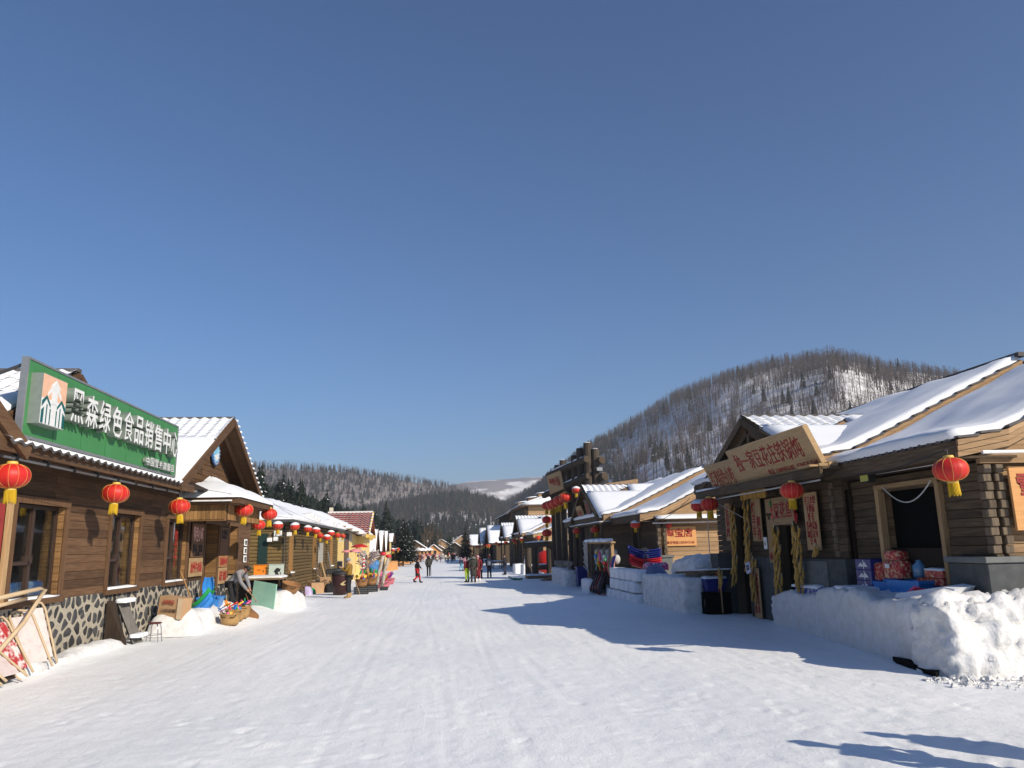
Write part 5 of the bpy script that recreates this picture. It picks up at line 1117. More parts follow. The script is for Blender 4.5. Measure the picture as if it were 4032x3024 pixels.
lettering('雪乡', cbl, (10.12, 12.194, 2.93), (1, 0, 0), (0, 0, 1), .80, .40, CARVED, bold=.02, brush=.03); lettering('电话', cbl, (9.9, 12.194, 2.45), (1, 0, 0), (0, 0, 1), .26, .12, CARVED, bold=.01)
# R2: the shop with the sunlit orange board
R2 = thing('sunlit_board_shop', 'log shop whose sunlit end wall carries an orange board with red characters', 'building', (11, 38, gz(9, 38)))
part(MB().box(9.5, 15, 33.06, 50, -.5, 3.3), 'wall_core', DARKW, R2)
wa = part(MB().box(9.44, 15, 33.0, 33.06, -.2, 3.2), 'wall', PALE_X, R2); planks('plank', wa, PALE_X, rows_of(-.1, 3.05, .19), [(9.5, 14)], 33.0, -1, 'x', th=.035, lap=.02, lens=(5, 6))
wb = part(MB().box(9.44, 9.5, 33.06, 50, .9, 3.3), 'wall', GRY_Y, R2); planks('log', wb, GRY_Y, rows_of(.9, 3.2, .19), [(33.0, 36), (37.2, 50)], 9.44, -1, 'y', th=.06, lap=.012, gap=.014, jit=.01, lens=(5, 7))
log_corner(R2, 9.44, 33.0, 1.5, 3.1, .17, GRY_Z); log_corner(R2, 9.7, 33.0, 1.5, 3.1, .17, GRY_Z)
part(MB().cbox(9.05, 9.9, 32.7, 33.9, -.4, 1.5, .02), 'plinth', CONCL, R2); part(MB().cbox(9.0, 9.95, 32.65, 34.0, 1.5, 1.6, .01), 'plinth_cap', CONCL, R2)
dd = part(MB().box(9.40, 9.46, 36.05, 37.15, .2, 2.9), 'door', DARKW, R2); part(MB().box(9.3, 9.44, 35.95, 36.05, .1, 3.0).box(9.3, 9.44, 37.15, 37.25, .1, 3.0), 'door_frame', GRY_Z, dd)
side_roof(R2, eave_prof(8.55, 3.34), 32.7, 38.1, snow=.16); side_roof(R2, eave_prof(8.1, 3.52), 38.0, 50, snow=.2)
part(MB().prism([(9.5, 33.02, 3.05), (14, 33.02, 3.05), (14, 33.02, 5.2), (9.5, 33.02, 3.3)], (0, .1, 0)), 'gable_wall', PALE_X, R2)
part(MB().box(9.2, 13, 32.55, 32.75, 3.05, 3.12), 'shelf_roof', GRY_X, R2); slab(R2, 'shelf_snow', SNOW, ((9.2, 32.3, 3.1), (13, 32.3, 3.1), (13, 33, 3.3), (9.2, 33, 3.3)), .06, 10, 3)
part(MB().tube([(9.1, 32.7, 2.95), (12.2, 32.7, 2.97)], .03, 8), 'light_tube', WHITE, R2)
gable_x(R2, 42.4, 5.3, 38.2, 46.6, 3.4, 7.9, 13.2, GRY_X, GRY_Y, None, tiles=4, ntile=9, snow_t=.16)
part(MB().prism([(8.5, 39.2, 3.35), (8.5, 42.4, 5.0), (8.5, 45.6, 3.35)], (.06, 0, 0)), 'gable_wall', DARKW, R2)
part(MB().box(7.9, 9.5, 38.0, 46.5, 3.10, 3.18), 'canopy', GRY_Y, R2); slab(R2, 'canopy_snow', SNOW, ((7.85, 38, 3.18), (7.85, 46.5, 3.18), (8.6, 46.5, 3.22), (8.6, 38, 3.22)), .08, 14, 3)
for y in (38.3, 41.0, 46.3): part(MB().box(8.0, 8.14, y, y+.14, gz(8, y)-.1, 3.1), 'post', GRY_Z, R2)
ob = thing('shop_board', 'orange wooden board with three red characters and a phone number in sunlight', 'sign', (10.3, 32.9, 1.98))
part(MB().cbox(9.52, 11.04, 32.90, 32.955, 1.97, 2.79, .005), 'panel', ORNG, ob)
lettering('淘宝店', ob, (10.28, 32.894, 2.52), (1, 0, 0), (0, 0, 1), 1.22, .36, CARVED, bold=.02, brush=.02); lettering('信息仓电话:13555011265', ob, (10.28, 32.894, 2.12), (1, 0, 0), (0, 0, 1), 1.34, .13, CARVED, bold=.008)
tilt_sign('shop_sign', 'small tilted grey board with dark characters under the snowy dormer', 42.9, 44.6, 3.3, .95, 8.2, 7.85, [('特产山货', 0, 0, 1.3, .6, CARVED, .01, .03)], th=.06, mat=SIGNW)
tilt_sign('shop_sign', 'small grey board with red characters at the right of the dormer', 40.9, 42.1, 3.3, 1.2, 8.15, 7.9, [('雪乡\n人家', 0, 0, .8, .8, CARVED, .01, .02)], th=.06, mat=GRY_Z)
# more log houses of the same kind
for k, (yc, zr, ze, hf, lab) in enumerate([(80.3, 5.15, 3.2, 4.0, 'third log house on the right, with a red plaque under its gable'), (98.9, 5.0, 3.05, 3.8, 'fourth log house on the right, tile rows showing at its ridge'), (130, 5.6, 2.7, 4.4, 'fifth log house on the right with an unbroken steep snow roof'), (155, 5.8, 2.8, 4.2, 'sixth log house on the right, half hidden by the fifth'), (209, 5.4, 2.6, 4.2, 'last log house on the right with a small snowy gable')]):
    h = cottage('log_shop', lab, yc, hf, 7.9, 13.5, zr, ze, GRY_Y, 'log houses further down on the right', tiles=3 if k < 2 else 0, ntile=9, wall_x=9.2, lod=1 if k < 2 else 0, facemat=GRY_Y)
    if k < 2:
        side_roof(h, eave_prof(8.55, ze-.05), yc-9.4, yc-4.0, snow=.16); side_roof(h, eave_prof(8.1, ze+.12), yc-4.1, yc+7, snow=.2)
        ww = part(MB().box(9.5, 14, yc-9.0, yc+6.5, -.8, ze-.1), 'wing_wall', DARKW, h); planks('plank', ww, PALE_X, rows_of(gz(9, yc), ze, .2), [(9.5, 14)], yc-9.0, -1, 'x', th=.03, lap=.02, lens=(5, 6))
    for dy in (-2.6, 2.6): part(MB().box(8.0, 8.14, yc+dy, yc+dy+.14, gz(8, yc)-.1, ze), 'post', GRY_Z, h)
    part(MB().box(7.95, 9.3, yc-hf, yc+hf, ze-.25, ze-.18), 'canopy', GRY_Y, h)
_o0 = set(o.name for o in bpy.data.objects)
LG = thing('timber_lodge', 'tall timber lodge with snowy dormers behind the right hand houses', 'building', (12, 80, 0))
part(MB().box(8.7, 22, 77.06, 92, -.8, 6.1), 'wall_core', DARKW, LG); wa = part(MB().box(8.7, 22, 77.0, 77.06, 2, 6.1), 'wall', PALE_X, LG); planks('plank', wa, PALE_X, rows_of(3.0, 6.1, .24), [(8.7, 20)], 77.0, -1, 'x', th=.03, lap=.02, lens=(12, 13))
wb = part(MB().box(8.64, 8.7, 77, 92, 0, 6.1), 'wall', GRY_Y, LG); planks('plank', wb, GRY_Y, rows_of(2.5, 6.1, .3), [(77, 92)], 8.64, -1, 'y', lens=(14, 16))
part(MB().box(8.55, 8.85, 76.85, 77.1, -.5, 6.1), 'corner_post', DARKW, LG)
rl = part(MB().prism([(8.2, 76.4, 6.1), (12.5, 76.4, 7.5), (20, 76.4, 8.5), (20, 76.4, 6.0), (8.2, 76.4, 6.0)], (0, 16, 0)), 'roof', GRY_X, LG)
slab(rl, 'snow_cover', SNOWROOF, ((8.1, 76.3, 6.12), (8.1, 92.4, 6.12), (12.5, 92.4, 7.52), (12.5, 76.3, 7.52)), .15, 12, 6); slab(rl, 'snow_cover', SNOWROOF, ((8.2, 76.25, 6.1), (16, 76.25, 6.1), (16, 76.5, 8.0), (9.6, 76.5, 6.6)), .1, 10, 5)
for k, (x, y, z) in enumerate(((10.2, 79, 7.0), (9.6, 83, 6.8), (9.0, 88, 6.6))):
    d = part(MB().box(x, x+2.2, y, y+1.8, z-.6, z+.35), 'dormer', GRY_X, LG); part(MB().box(x-.01, x, y+.3, y+1.5, z-.3, z+.2), 'dormer_window', plain('dark_glass', (.02, .025, .03), .08, spec=.8), d); slab(d, 'dormer_snow', SNOW, ((x-.15, y-.15, z+.36), (x-.15, y+1.95, z+.36), (x+2.4, y+1.95, z+.6), (x+2.4, y-.15, z+.6)), .12, 5, 5)
LG2 = thing('dark_lodge', 'dark timber lodge wing with a snow edged roof further behind', 'building', (11, 100, -.4))
part(MB().box(8.6, 20, 95, 112, -.8, 6.0), 'wall', DARKW, LG2); rl = part(MB().prism([(8.1, 94.5, 6.0), (13, 94.5, 7.9), (13, 94.5, 7.7), (8.1, 94.5, 5.85)], (0, 18, 0)), 'roof', DARKW, LG2); slab(rl, 'snow_cover', SNOWROOF, ((8.1, 94.5, 6.0), (8.1, 112.5, 6.0), (13, 112.5, 7.9), (13, 94.5, 7.9)), .12, 10, 6)

# the lodges stand well behind the front row
for o in bpy.data.objects:
    if o.name in _o0: continue
    if o.parent is None:
        k = 1.62; M = Matrix.Translation((0, 0, 2.1)) @ Matrix.Scale(k, 4) @ Matrix.Translation((0, 0, -2.1)); o.matrix_basis = M @ o.matrix_basis
# ------------------------------------------------------------------ log gate over the side lane
GT = thing('log_gate', 'tall dark log gateway with a tilted carved plaque over the side lane', 'gate', (9.2, 54.5, gz(9, 54)))
for k, (x, y, zt, r) in enumerate([(8.35, 56.5, 7.55, .17), (8.62, 55.9, 7.85, .2), (8.95, 55.3, 8.15, .22), (9.55, 53.6, 8.3, .26), (9.85, 52.9, 8.7, .3), (10.25, 52.3, 9.0, .3), (10.75, 52.1, 8.55, .26), (9.0, 56.6, 7.9, .18), (10.0, 53.9, 8.4, .22), (9.25, 54.5, 7.9, .2), (10.45, 53.2, 8.75, .24)]):
    part(MB().tube([(x, y, -.6), (x+random.uniform(-.03, .03), y, 4), (x, y, zt)], [r*1.1, r, r*.95], 10, True, .04), 'post', LOGD, GT)
    part(MB().ball((x, y, zt+.01), r*.9, 8, 4, (1, 1, .22)), 'snow_cap', SNOW, GT)
def gate_beam(p, q, r):
    b = part(MB().tube([p, ((p[0]+q[0])/2, (p[1]+q[1])/2, (p[2]+q[2])/2), q], [r*.9, r, r*1.02], 10, True, .03), 'beam', LOGDY, GT)
    part(MB().cyl(Vector(q), Vector(q)+(Vector(q)-Vector(p)).normalized()*.012, r*.85, r*.85, 10), 'log_end', LOGEND, b)
    d = Vector(q)-Vector(p); part(MB().tube([Vector(p)+d*t+Vector((0, 0, r*.82)) for t in (.02, .25, .5, .75, .97)], [r*.3, r*.55, r*.4, r*.55, r*.3], 6), 'beam_snow', SNOW, b)
gate_beam((8.1, 57.0, 7.2), (10.1, 51.9, 7.85), .24); gate_beam((8.6, 57.2, 7.1), (11.1, 51.6, 7.75), .26)
gate_beam((7.8, 57.3, 5.75), (10.2, 52.0, 6.7), .24); gate_beam((8.4, 57.4, 5.8), (11.25, 51.6, 6.65), .28)
gate_beam((6.3, 58.2, 2.15), (10.3, 56.0, 2.35), .22)
for (x, y) in ((7.1, 58.0), (8.1, 57.4), (6.75, 59.5)): part(MB().tube([(x, y, -.6), (x, y, 2.1)], [.26, .24], 10, True, .03), 'short_post', LOGD, GT)
gate_beam((6.9, 58.2, .55), (9.2, 57.2, .6), .2)
plq = part(MB().prism([(7.95, 56.1, 7.1), (8.75, 54.7, 7.35), (8.95, 54.5, 6.05), (8.15, 55.9, 5.75)], (-.10, -.05, 0)), 'plaque', SIGNW, GT)
lettering('雪韵大街', plq, (8.33, 55.25, 6.56), (.62, -1.2, .18), (-.12, -.12, 1), 1.2, .75, CARVED, bold=.015, brush=.03)
fl = thing('flood_light', 'grey flood lamp fixed at the top right end of the log gate', 'lamp', (10.9, 51.8, 7.1)); part(MB().cbox(10.7, 11.1, 51.6, 51.8, 7.0, 7.25, .02), 'housing', METAL, fl); part(MB().tube([(10.9, 51.7, 7.2), (10.9, 51.8, 7.5)], .02, 6), 'arm', DMETAL, fl)
pf = thing('wooden_platform', 'low snow covered wooden platform before the log gate', 'platform', (7.2, 57, gz(7, 57)))
part(MB().box(6.3, 8.8, 56.0, 57.7, gz(7, 57)-.05, gz(7, 57)+.22), 'deck', GRY_X, pf); slab(pf, 'snow_cover', SNOW, ((6.28, 56, gz(7, 57)+.22), (8.8, 56, gz(7, 57)+.22), (8.8, 57.7, gz(7, 57)+.24), (6.28, 57.7, gz(7, 57)+.24)), .07, 10, 6)
pf = thing('wooden_platform', 'small dark wooden ramp right of the snowy platform', 'platform', (7.3, 52, gz(7, 52))); part(MB().prism([(6.8, 52.2, gz(7, 52)), (7.9, 52.2, gz(7, 52)), (7.9, 52.2, gz(7, 52)+.25)], (0, 1.3, 0)), 'ramp', GRY_X, pf)
# ------------------------------------------------------------------ red lanterns
def lantern_proto(name):
    p = proto(name); n = 36; prof = []
    for i in range(13):
        t = math.pi*(0.06+0.88*i/12); prof.append((.31*math.sin(t)**.8, -.225*math.cos(t)))
    MB().lathe(prof, n, lobes=12, amp=-.045).build('shade', RED, p, True)
    rb = MB()
    for k in range(12):
        a = 2*math.pi*k/12+.001; rb.tube([(r*1.012*math.cos(a), r*1.012*math.sin(a), z) for r, z in prof], .0045, 4, False)
    rb.build('ribs', GOLD, p, kind='stuff')
    MB().lathe([(.085, .20), (.10, .235), (.085, .27), (.03, .275)], 14).build('cap', GOLD, p, True)
    MB().lathe([(.03, -.28), (.09, -.275), (.10, -.24), (.085, -.205)], 14).build('base_ring', GOLD, p, True)
    ts = MB()
    for k in range(26):
        a = 2*math.pi*k/26; r = .088; l = random.uniform(.20, .25); ts.tube([(r*math.cos(a), r*math.sin(a), -.26), (r*1.05*math.cos(a), r*1.05*math.sin(a), -.27-l*.6), (r*1.15*math.cos(a+.05), r*1.15*math.sin(a), -.27-l)], [.011, .012, .007], 4)
    ts.build('tassel', TASSEL, p, kind='stuff')
    MB().tube([(0, 0, .26), (0, 0, .40)], .006, 5).build('hanger', DMETAL, p)
    return p
LAN = lantern_proto('red_lantern')
def snowcap(o):
    mb = MB().lathe([(.30, .10), (.285, .14), (.20, .215), (.11, .255), (.02, .262)], 20, lobes=12, amp=-.045)
    c = mb.build('snow_cap', SNOW, o, True); return c
LANS = [  # x, y, z, scale, label
 (-7.05, 13.5, 3.42, 1.0, 'largest red lantern at the left edge under the brown eave', 0),
 (-7.05, 17.7, 3.42, 1.0, 'red lantern over the second window of the plank shop', 0),
 (-7.05, 22.0, 3.36, 1.0, 'red lantern left of the porch with a scrap of green', 0),
 (-6.15, 25.4, 3.42, 1.0, 'red lantern at the near corner of the porch roof', 0),
 (-6.05, 28.6, 3.42, 1.0, 'red lantern at the far corner of the porch roof', 0),
 (-6.75, 30.2, 3.10, .88, 'small red lantern below and left of the porch far corner', 0),
 (-7.05, 35.2, 3.22, .82, 'snow capped lantern before the olive house meters', 1),
 (-7.0, 39.0, 3.28, .86, 'snow capped lantern right of the downpipe corner', 1),
 (-6.95, 42.5, 3.24, .86, 'first red lantern of the close row on the olive house', 1),
 (-6.9, 45.0, 3.2, .88, 'second red lantern of the close row on the olive house', 1),
 (-6.9, 46.6, 2.95, .74, 'low hanging third lantern of the row on the olive house', 0),
 (-6.85, 49.0, 2.88, .82, 'low hanging fourth lantern of the row on the olive house', 1),
 (-6.85, 50.8, 3.17, .86, 'fifth lantern of the row on the olive house, snow topped', 1),
 (-6.9, 54.5, 3.1, .78, 'sixth lantern of the row on the olive house', 0),
 (-6.9, 57.5, 3.1, .7, 'last lantern of the row by the yellow house', 0),
 (8.02, 22.5, 3.2, .95, 'red lantern under the small snack sign', 0), (8.0, 23.4, 3.2, .86, 'snow dusted lantern at the far left of the corn shop', 1),
 (7.95, 16.85, 3.2, .92, 'red lantern below the big name board by the dish list', 0), (8.35, 11.9, 3.18, .95, 'big red lantern under the eave at the right edge', 0),
 (8.5, 33.3, 2.92, .75, 'lantern at the corner of the sunlit board shop', 1), (9.8, 33.0, 2.86, .8, 'snow topped lantern hanging over the orange shop board', 1),
 (8.0, 39.6, 2.86, .83, 'lantern hung before the small boards of the second shop', 0), (7.75, 43.6, 2.88, .82, 'lantern at the far end of the second shop canopy', 0),
 (7.95, 57.0, 4.98, 1.4, 'first big lantern at the left of the gate row', 0), (8.2, 55.9, 5.0, 1.65, 'second big lantern of the gate row', 0), (8.35, 55.1, 5.1, 1.65, 'third big lantern of the gate row', 0), (8.55, 54.4, 5.2, 1.7, 'fourth big lantern of the gate row', 0), (8.8, 53.6, 5.35, 1.7, 'fifth and nearest big lantern of the gate row', 0), (9.3, 52.0, 5.75, 1.1, 'pale topped lantern behind the second shop dormer', 1),
 (7.95, 57.2, 3.97, 1.3, 'upper lantern of the pair on the left gate post', 0), (7.9, 57.0, 3.0, 1.3, 'lower lantern of the pair on the left gate post', 0), (8.0, 63, 2.75, .78, 'single lantern just left of the gate', 0),
 (7.9, 74.7, 2.75, .85, 'nearest lantern of the far right row', 1), (7.75, 81, 2.72, .8, 'second lantern of the far right row', 0), (7.8, 79, 2.45, .55, 'small low lantern in the far right row', 0), (7.85, 92, 2.55, .85, 'fourth lantern of the far right row', 0), (7.8, 102, 2.35, .8, 'fifth lantern of the far right row', 0),
 (7.8, 107, 2.6, .75, 'lantern below the fourth log house gable', 0), (7.7, 121, 2.3, .85, 'lantern between the fourth and fifth log houses', 0), (7.7, 126, 2.4, .85, 'lantern at the fifth log house corner', 0), (7.7, 133, 2.3, .85, 'lantern in the middle of the fifth log house', 0), (7.6, 150, 2.2, .9, 'lantern at the sixth log house', 0), (7.6, 158, 2.2, .9, 'far lantern at the sixth log house', 0), (7.6, 205, 3.2, .9, 'farthest lantern on the right of the street', 0),
 (-5.3, 92, 2.0, .95, 'lantern hanging on the post past the left cottages', 1), (-5.5, 108, 2.05, .9, 'far lantern before the left spruces', 0)]
for (x, y, z, s, lab, cap) in LANS:
    o = use(LAN, lab, 'lantern', 'red lanterns along the street'); place(o, (x, y, z), random.uniform(0, 6), s*.9, rx=R(random.uniform(-4, 4)), ry=R(random.uniform(-4, 4)))
    if cap: snowcap(o)
# strings that carry the lanterns
for (a, b, lab) in (((-7.05, 13.2, 3.86), (-6.15, 25.4, 3.86), 'thin wire carrying the lanterns along the plank shop'), ((-6.05, 28.6, 3.84), (-6.9, 57.5, 3.44), 'sagging wire carrying the lanterns along the olive house')):
    t = thing('lantern_wire', lab, 'wire', a); part(MB().tube([Vector(a).lerp(Vector(b), i/20)-Vector((0, 0, .06*math.sin(math.pi*i/20))) for i in range(21)], .006, 4), 'wire', BCABLE, t)
bl = thing('ground_lantern', 'huge red lantern standing on the ground beyond the log rail', 'lantern', (8.4, 60.5, gz(8, 60)))
part(MB().lathe([(.3, .25), (.75, .45), (.98, .95), (.98, 1.3), (.75, 1.75), (.3, 1.95)], 32, (8.4, 60.5, gz(8, 60)), 14, -.05), 'shade', RED, bl, True); part(MB().lathe([(.32, 0), (.32, .25)], 16, (8.4, 60.5, gz(8, 60))), 'base_ring', GOLD, bl)
# ------------------------------------------------------------------ snow banks
bk = thing('snow_bank', 'big rough shovelled snow bank in front of the right hand doorway', 'snow bank', (9, 14, 0))
def bank_top(x, y):
    return 0.66+0.34*smoothstep(21.0, 16.5, y)+0.10*smoothstep(15.5, 11.5, y)+.06*math.sin(y*1.7)
b1 = lump('bank_block', SNOWR, 7.75, 8.95, 12.0, 20.6, -.25, .90, bk, rough=.10, n=.10, rnd=.16, taper=.0, seed=3, freq=1.6, top=lambda x, y: (1.17*bank_top(x, y)+.25)/1.17*.93, ridge=.05)
for v in b1.data.vertices: v.co.x += (v.co.y-12.0)*.125
b2 = lump('bank_heap', SNOWR, 7.75, 13.5, 11.75, 12.75, -.3, 1.26, bk, rough=.13, n=.06, rnd=.35, taper=.0, seed=8, freq=1.9, top=lambda x, y: .98+.07*math.sin(x*1.3), ridge=.13)
for v in b2.data.vertices: v.co.y -= max(0, .75-v.co.z)*.35*max(0, min(1, (12.6-v.co.y)*2)); v.co.x -= max(0, .6-v.co.z)*.15
sl = part(MB().cbox(8.45, 9.1, 15.4, 16.4, .93, 1.13, .03), 'snow_block', SNOW, bk)
cl = MB()
rsx = random.Random(4)
for k in range(260):
    t = rsx.random(); x = 7.5+rsx.uniform(-.3, .6) if t < .3 else rsx.uniform(7.6, 12); y = 11.6-abs(rsx.gauss(0, .35)); s = abs(rsx.gauss(0, .024))+.008
    o_ = len(cl.v); cl.ball((x, y, s*.4), s, 5, 4, (1, rsx.uniform(.6, 1.4), .75))
    for q_ in range(o_, len(cl.v)): cl.v[q_] = tuple(c_+rsx.uniform(-.35, .35)*s for c_ in cl.v[q_])
tag(cl.build('snow_crumbs', SNOWR), 'loose crumbs of snow fallen at the foot of the big bank', 'snow', kind='stuff')
bd = thing('charred_plank', 'dark broken plank sticking out under the snow bank corner', 'plank', (7.7, 12.3, 0)); part(MB().prism([(7.55, 11.75, .0), (7.62, 12.3, .0), (7.75, 13.1, .0), (7.85, 13.4, .02), (7.9, 13.0, .03), (7.8, 12.0, .02)], (0, 0, .07)), 'plank', BLACK, bd)
sm = thing('snow_wall', 'smooth grey snow wall block in front of the second shop', 'snow wall', (8, 26.5, 0)); lump('wall_block', DIRTY, 7.5, 8.15, 23.9, 28.9, -.2, 1.02, sm, rough=.05, n=.12, rnd=.08, seed=5, freq=2.2)
bo = thing('snow_boulder', 'large rounded boulder of packed snow by the corn shop', 'snow heap', (8.9, 26.5, 0)); lump('boulder', DIRTY, 8.3, 9.4, 25.2, 27.9, -.2, 1.62, bo, rough=.2, n=.14, rnd=.4, seed=15, freq=1.3)
sbw = thing('snow_block_wall', 'low wall of white snow blocks below the stacked sleds', 'snow wall', (7.5, 31, 0))
for j, z in enumerate((-.15, .30, .72)):
    y = 28.95+.25*(j % 2)
    while y < 33.6-(j == 0)*-.6:
        w = random.uniform(.75, 1.05); lump('snow_block', SNOW, 7.25+.04*j, 7.85, y, y+w-.05, z, z+.41, sbw, rough=.035, n=.13, rnd=.06, seed=y+j*9, freq=2.5); y += w
for k, (x0, x1, y0, y1, h, lab) in enumerate([(6.9, 7.5, 36.5, 38.3, .62, 'snow block cube left of the hanging gloves'), (6.95, 7.7, 43.4, 45.2, .85, 'right hand part of the snow counter before the gate'), (6.95, 7.7, 45.4, 48.8, .95, 'left hand part of the snow counter before the gate'), (7.2, 8.2, 62, 63.4, .7, 'snow block pedestal left of the platform'), (7.0, 8.0, 66, 68, .8, 'second snow pedestal with a snowman top'), (6.7, 7.6, 70, 72, .8, 'third snow pedestal further left')]):
    t = thing('snow_pedestal', lab, 'snow block', ((x0+x1)/2, (y0+y1)/2, gz(x0, y0))); lump('block', DIRTY if k in (1, 2) else SNOW, x0, x1, y0, y1, gz(x0, y0)-.2, gz(x0, y0)+h, t, rough=.06, n=.16, rnd=.10, seed=k*3.1, freq=2)
sn = thing('snow_figure', 'small grey snow figure with a fuzzy top on the middle pedestal', 'snow figure', (7.5, 67, .5)); zz = gz(7, 67)+.78
lump('body', DIRTY, 7.22, 7.78, 66.72, 67.28, zz-.05, zz+.55, sn, .08, .09, .22, seed=4); part(MB().ball((7.5, 67, zz+.66), .2, 12, 9), 'head', DIRTY, sn, True); part(MB().ball((7.5, 67, zz+.82), .2, 12, 8, (1, 1, .6)), 'fuzzy_hat', FUR, sn, True)
for (x0, x1, y0, y1, h, lab, sd_) in [(-7.75, -6.3, 21.7, 27.0, .38, 'snow heap below the cardboard box and sleds', 21), (-6.9, -5.2, 29.3, 32.6, .55, 'white snow heap beside the mint board', 22), (-7.8, -7.2, 14.0, 20.0, .12, 'thin snow drift along the stone base', 23)]:
    t = thing('snow_heap', lab, 'snow heap', ((x0+x1)/2, (y0+y1)/2, 0)); g = gz((x0+x1)/2, (y0+y1)/2); lump('heap', SNOWR, x0, x1, y0, y1, g-.25, g+h, t, rough=.10, n=.13, rnd=min(.4, h), taper=.25, seed=sd_, freq=1.4)
# ------------------------------------------------------------------ left side goods
def tube_frame(pts, r): return MB().tube(pts, r, 8)
def lounger(label, base, dirv, lean, L=1.35, w=.55, seat=FABRIC):
    # folded steel chair leaning on its side: bent tube loop, fabric panel, two thin legs
    p = proto('folding_chair'); hw = w/2
    loop = [(-hw, 0, .02)]+[(-hw, 0, L*t) for t in (.3, .6, .88)]+[(-hw+.06, 0, L*.97), (0, 0, L), (hw-.06, 0, L*.97)]+[(hw, 0, L*t) for t in (.88, .6, .3)]+[(hw, 0, .02)]
    tube_frame(loop, .022).build('frame', BEIGE, p, True)
    tube_frame([(-hw+.04, .10, .05), (-hw+.04, .12, L*.75), (-hw+.10, .12, L*.8), (hw-.10, .12, L*.8), (hw-.04, .12, L*.75), (hw-.04, .10, .05)], .018).build('inner_frame', BEIGE, p, True)
    MB().cbox(-hw+.03, hw-.03, .015, .045, L*.12, L*.9, .01).build('seat_panel', seat, p)
    MB().cbox(-hw+.06, hw-.06, .10, .118, L*.1, L*.7, .006).build('back_panel', DARKW, p)
    for s in (-1, 1): MB().tube([(s*hw*.9, .05, L*.5), (s*hw*.95, .32, -.02)], .012, 6).build('leg', METAL, p)
    MB().tube([(-hw, 0, L*.55), (-hw-.10, .05, L*.35), (-hw, .02, L*.2)], .014, 6).build('armrest', BEIGE, p)
    tag(p, label, 'chair', 'folding chairs leaning on the stone base'); return place(p, base, dirv, 1.0, rx=lean)
lounger('folding chair frame nearest the stone wall, standing behind the others', (-7.35, 15.95, .10), R(70), R(-22), 1.25)
lounger('tilted folding chair with pinkish panel facing the street', (-7.2, 15.5, .10), R(75), R(-30), 1.2)
lounger('folding chair with red patterned seat cut by the left edge', (-7.15, 14.75, .10), R(80), R(-34), 1.2, seat=mk('red_print', (.38, .03, .035), (.62, .56, .54), scale=5, rough=.8, lo=.45, hi=.55, coords='obj'))
lounger('flat lying folding chair panel at the lower left corner', (-6.95, 14.2, .12), R(85), R(-52), 1.25)
hl = thing('tube_bar', 'beige padded tube bar jutting up above the folding chairs', 'bar', (-7.5, 15.2, .6)); part(tube_frame([(-7.45, 14.2, 1.42), (-7.4, 15.55, 1.52), (-7.38, 15.72, 1.50), (-7.4, 15.1, .95), (-7.45, 14.4, .5)], .04), 'bar', BEIGE, hl, True); part(tube_frame([(-7.5, 14.2, 1.28), (-7.5, 15.3, 1.36)], .035), 'second_bar', BEIGE, hl, True)
cs = thing('corrugated_sheet', 'grey corrugated sheet with snow leaning on the stone base', 'sheet', (-7.5, 20.0, 0))
def corr(u, v): return (-7.18-.50*v+.018*math.cos(u*6*2*math.pi), 19.75+.62*u, .0+1.12*v)
cm_ = MB().grid(corr, 36, 2); cm_.grid(lambda u, v: tuple(Vector(corr(u, v))+Vector((-.018, 0, -.005))), 36, 2); part(cm_, 'sheet', mk('asbestos_grey', (.17, .16, .145), (.10, .092, .085), sc=(1, 1, .2), scale=12, rough=.9), cs, True)
part(MB().prism([(-7.75, 19.5, -.05), (-7.24, 19.55, -.05), (-7.62, 19.55, 1.05), (-7.75, 19.5, 1.05)], (0, .08, 0)), 'side_board', DARKW, cs)
for (z0_, v) in ((1.0, .88), (.16, .16)): lump('snow_ledge', SNOW, -7.22-.5*v, -7.05-.5*v+.08, 19.75, 20.38, 1.12*v, 1.12*v+.09, cs, .02, .06, .03, seed=z0_)
st = thing('round_stool', 'round stool with dark red seat and chrome tube legs in the snow', 'stool', (-7.0, 20.6, 0))
g = gz(-7, 20.6)-.02; part(MB().lathe([(.15, .46), (.165, .475), (.15, .49), (.02, .495)], 18, (-7.0, 20.6, g)), 'seat', plain('seat_red', (.10, .022, .018), .6), st)
for k in range(4):
    a = R(45+90*k); c, s = math.cos(a), math.sin(a); part(MB().tube([(-7.0+.05*c, 20.6+.05*s, g+.455), (-7.0+.12*c, 20.6+.12*s, g+.45), (-7.0+.16*c, 20.6+.16*s, g+.38), (-7.0+.20*c, 20.6+.20*s, g)], .013, 7), 'leg', CHROME, st, True)
part(MB().tube([(-7.0+.175*math.cos(t*math.pi/8), 20.6+.175*math.sin(t*math.pi/8), g+.2) for t in range(17)], .007, 5), 'ring', CHROME, st)
bx = thing('cardboard_box', 'creased cardboard carton with shiny tape standing on the snow heap', 'box', (-7.2, 22.4, .45)); q = MB().prism([(-7.55, 22.3, .42), (-6.85, 22.05, .38), (-6.82, 22.1, .92), (-7.5, 22.32, 1.0)], (.1, .45, 0)); part(q, 'carton', CARD, bx); part(MB().prism([(-6.98, 22.075, .40), (-6.85, 22.04, .38), (-6.82, 22.09, .92), (-6.96, 22.12, .95)], (.005, -.012, 0)), 'tape', plain('shiny_tape', (.55, .42, .28), .15, spec=.9), bx)
lettering('易碎物品', bx, (-7.22, 22.17, .84), (.94, -.3, -.06), (0, 0, 1), .34, .12, CARVED, extrude=.002, bold=.01); lettering('小心轻放 请勿倒置\n小心轻放 请勿倒置', bx, (-7.22, 22.165, .62), (.94, -.3, -.06), (0, 0, 1), .46, .09, INK, extrude=.002)
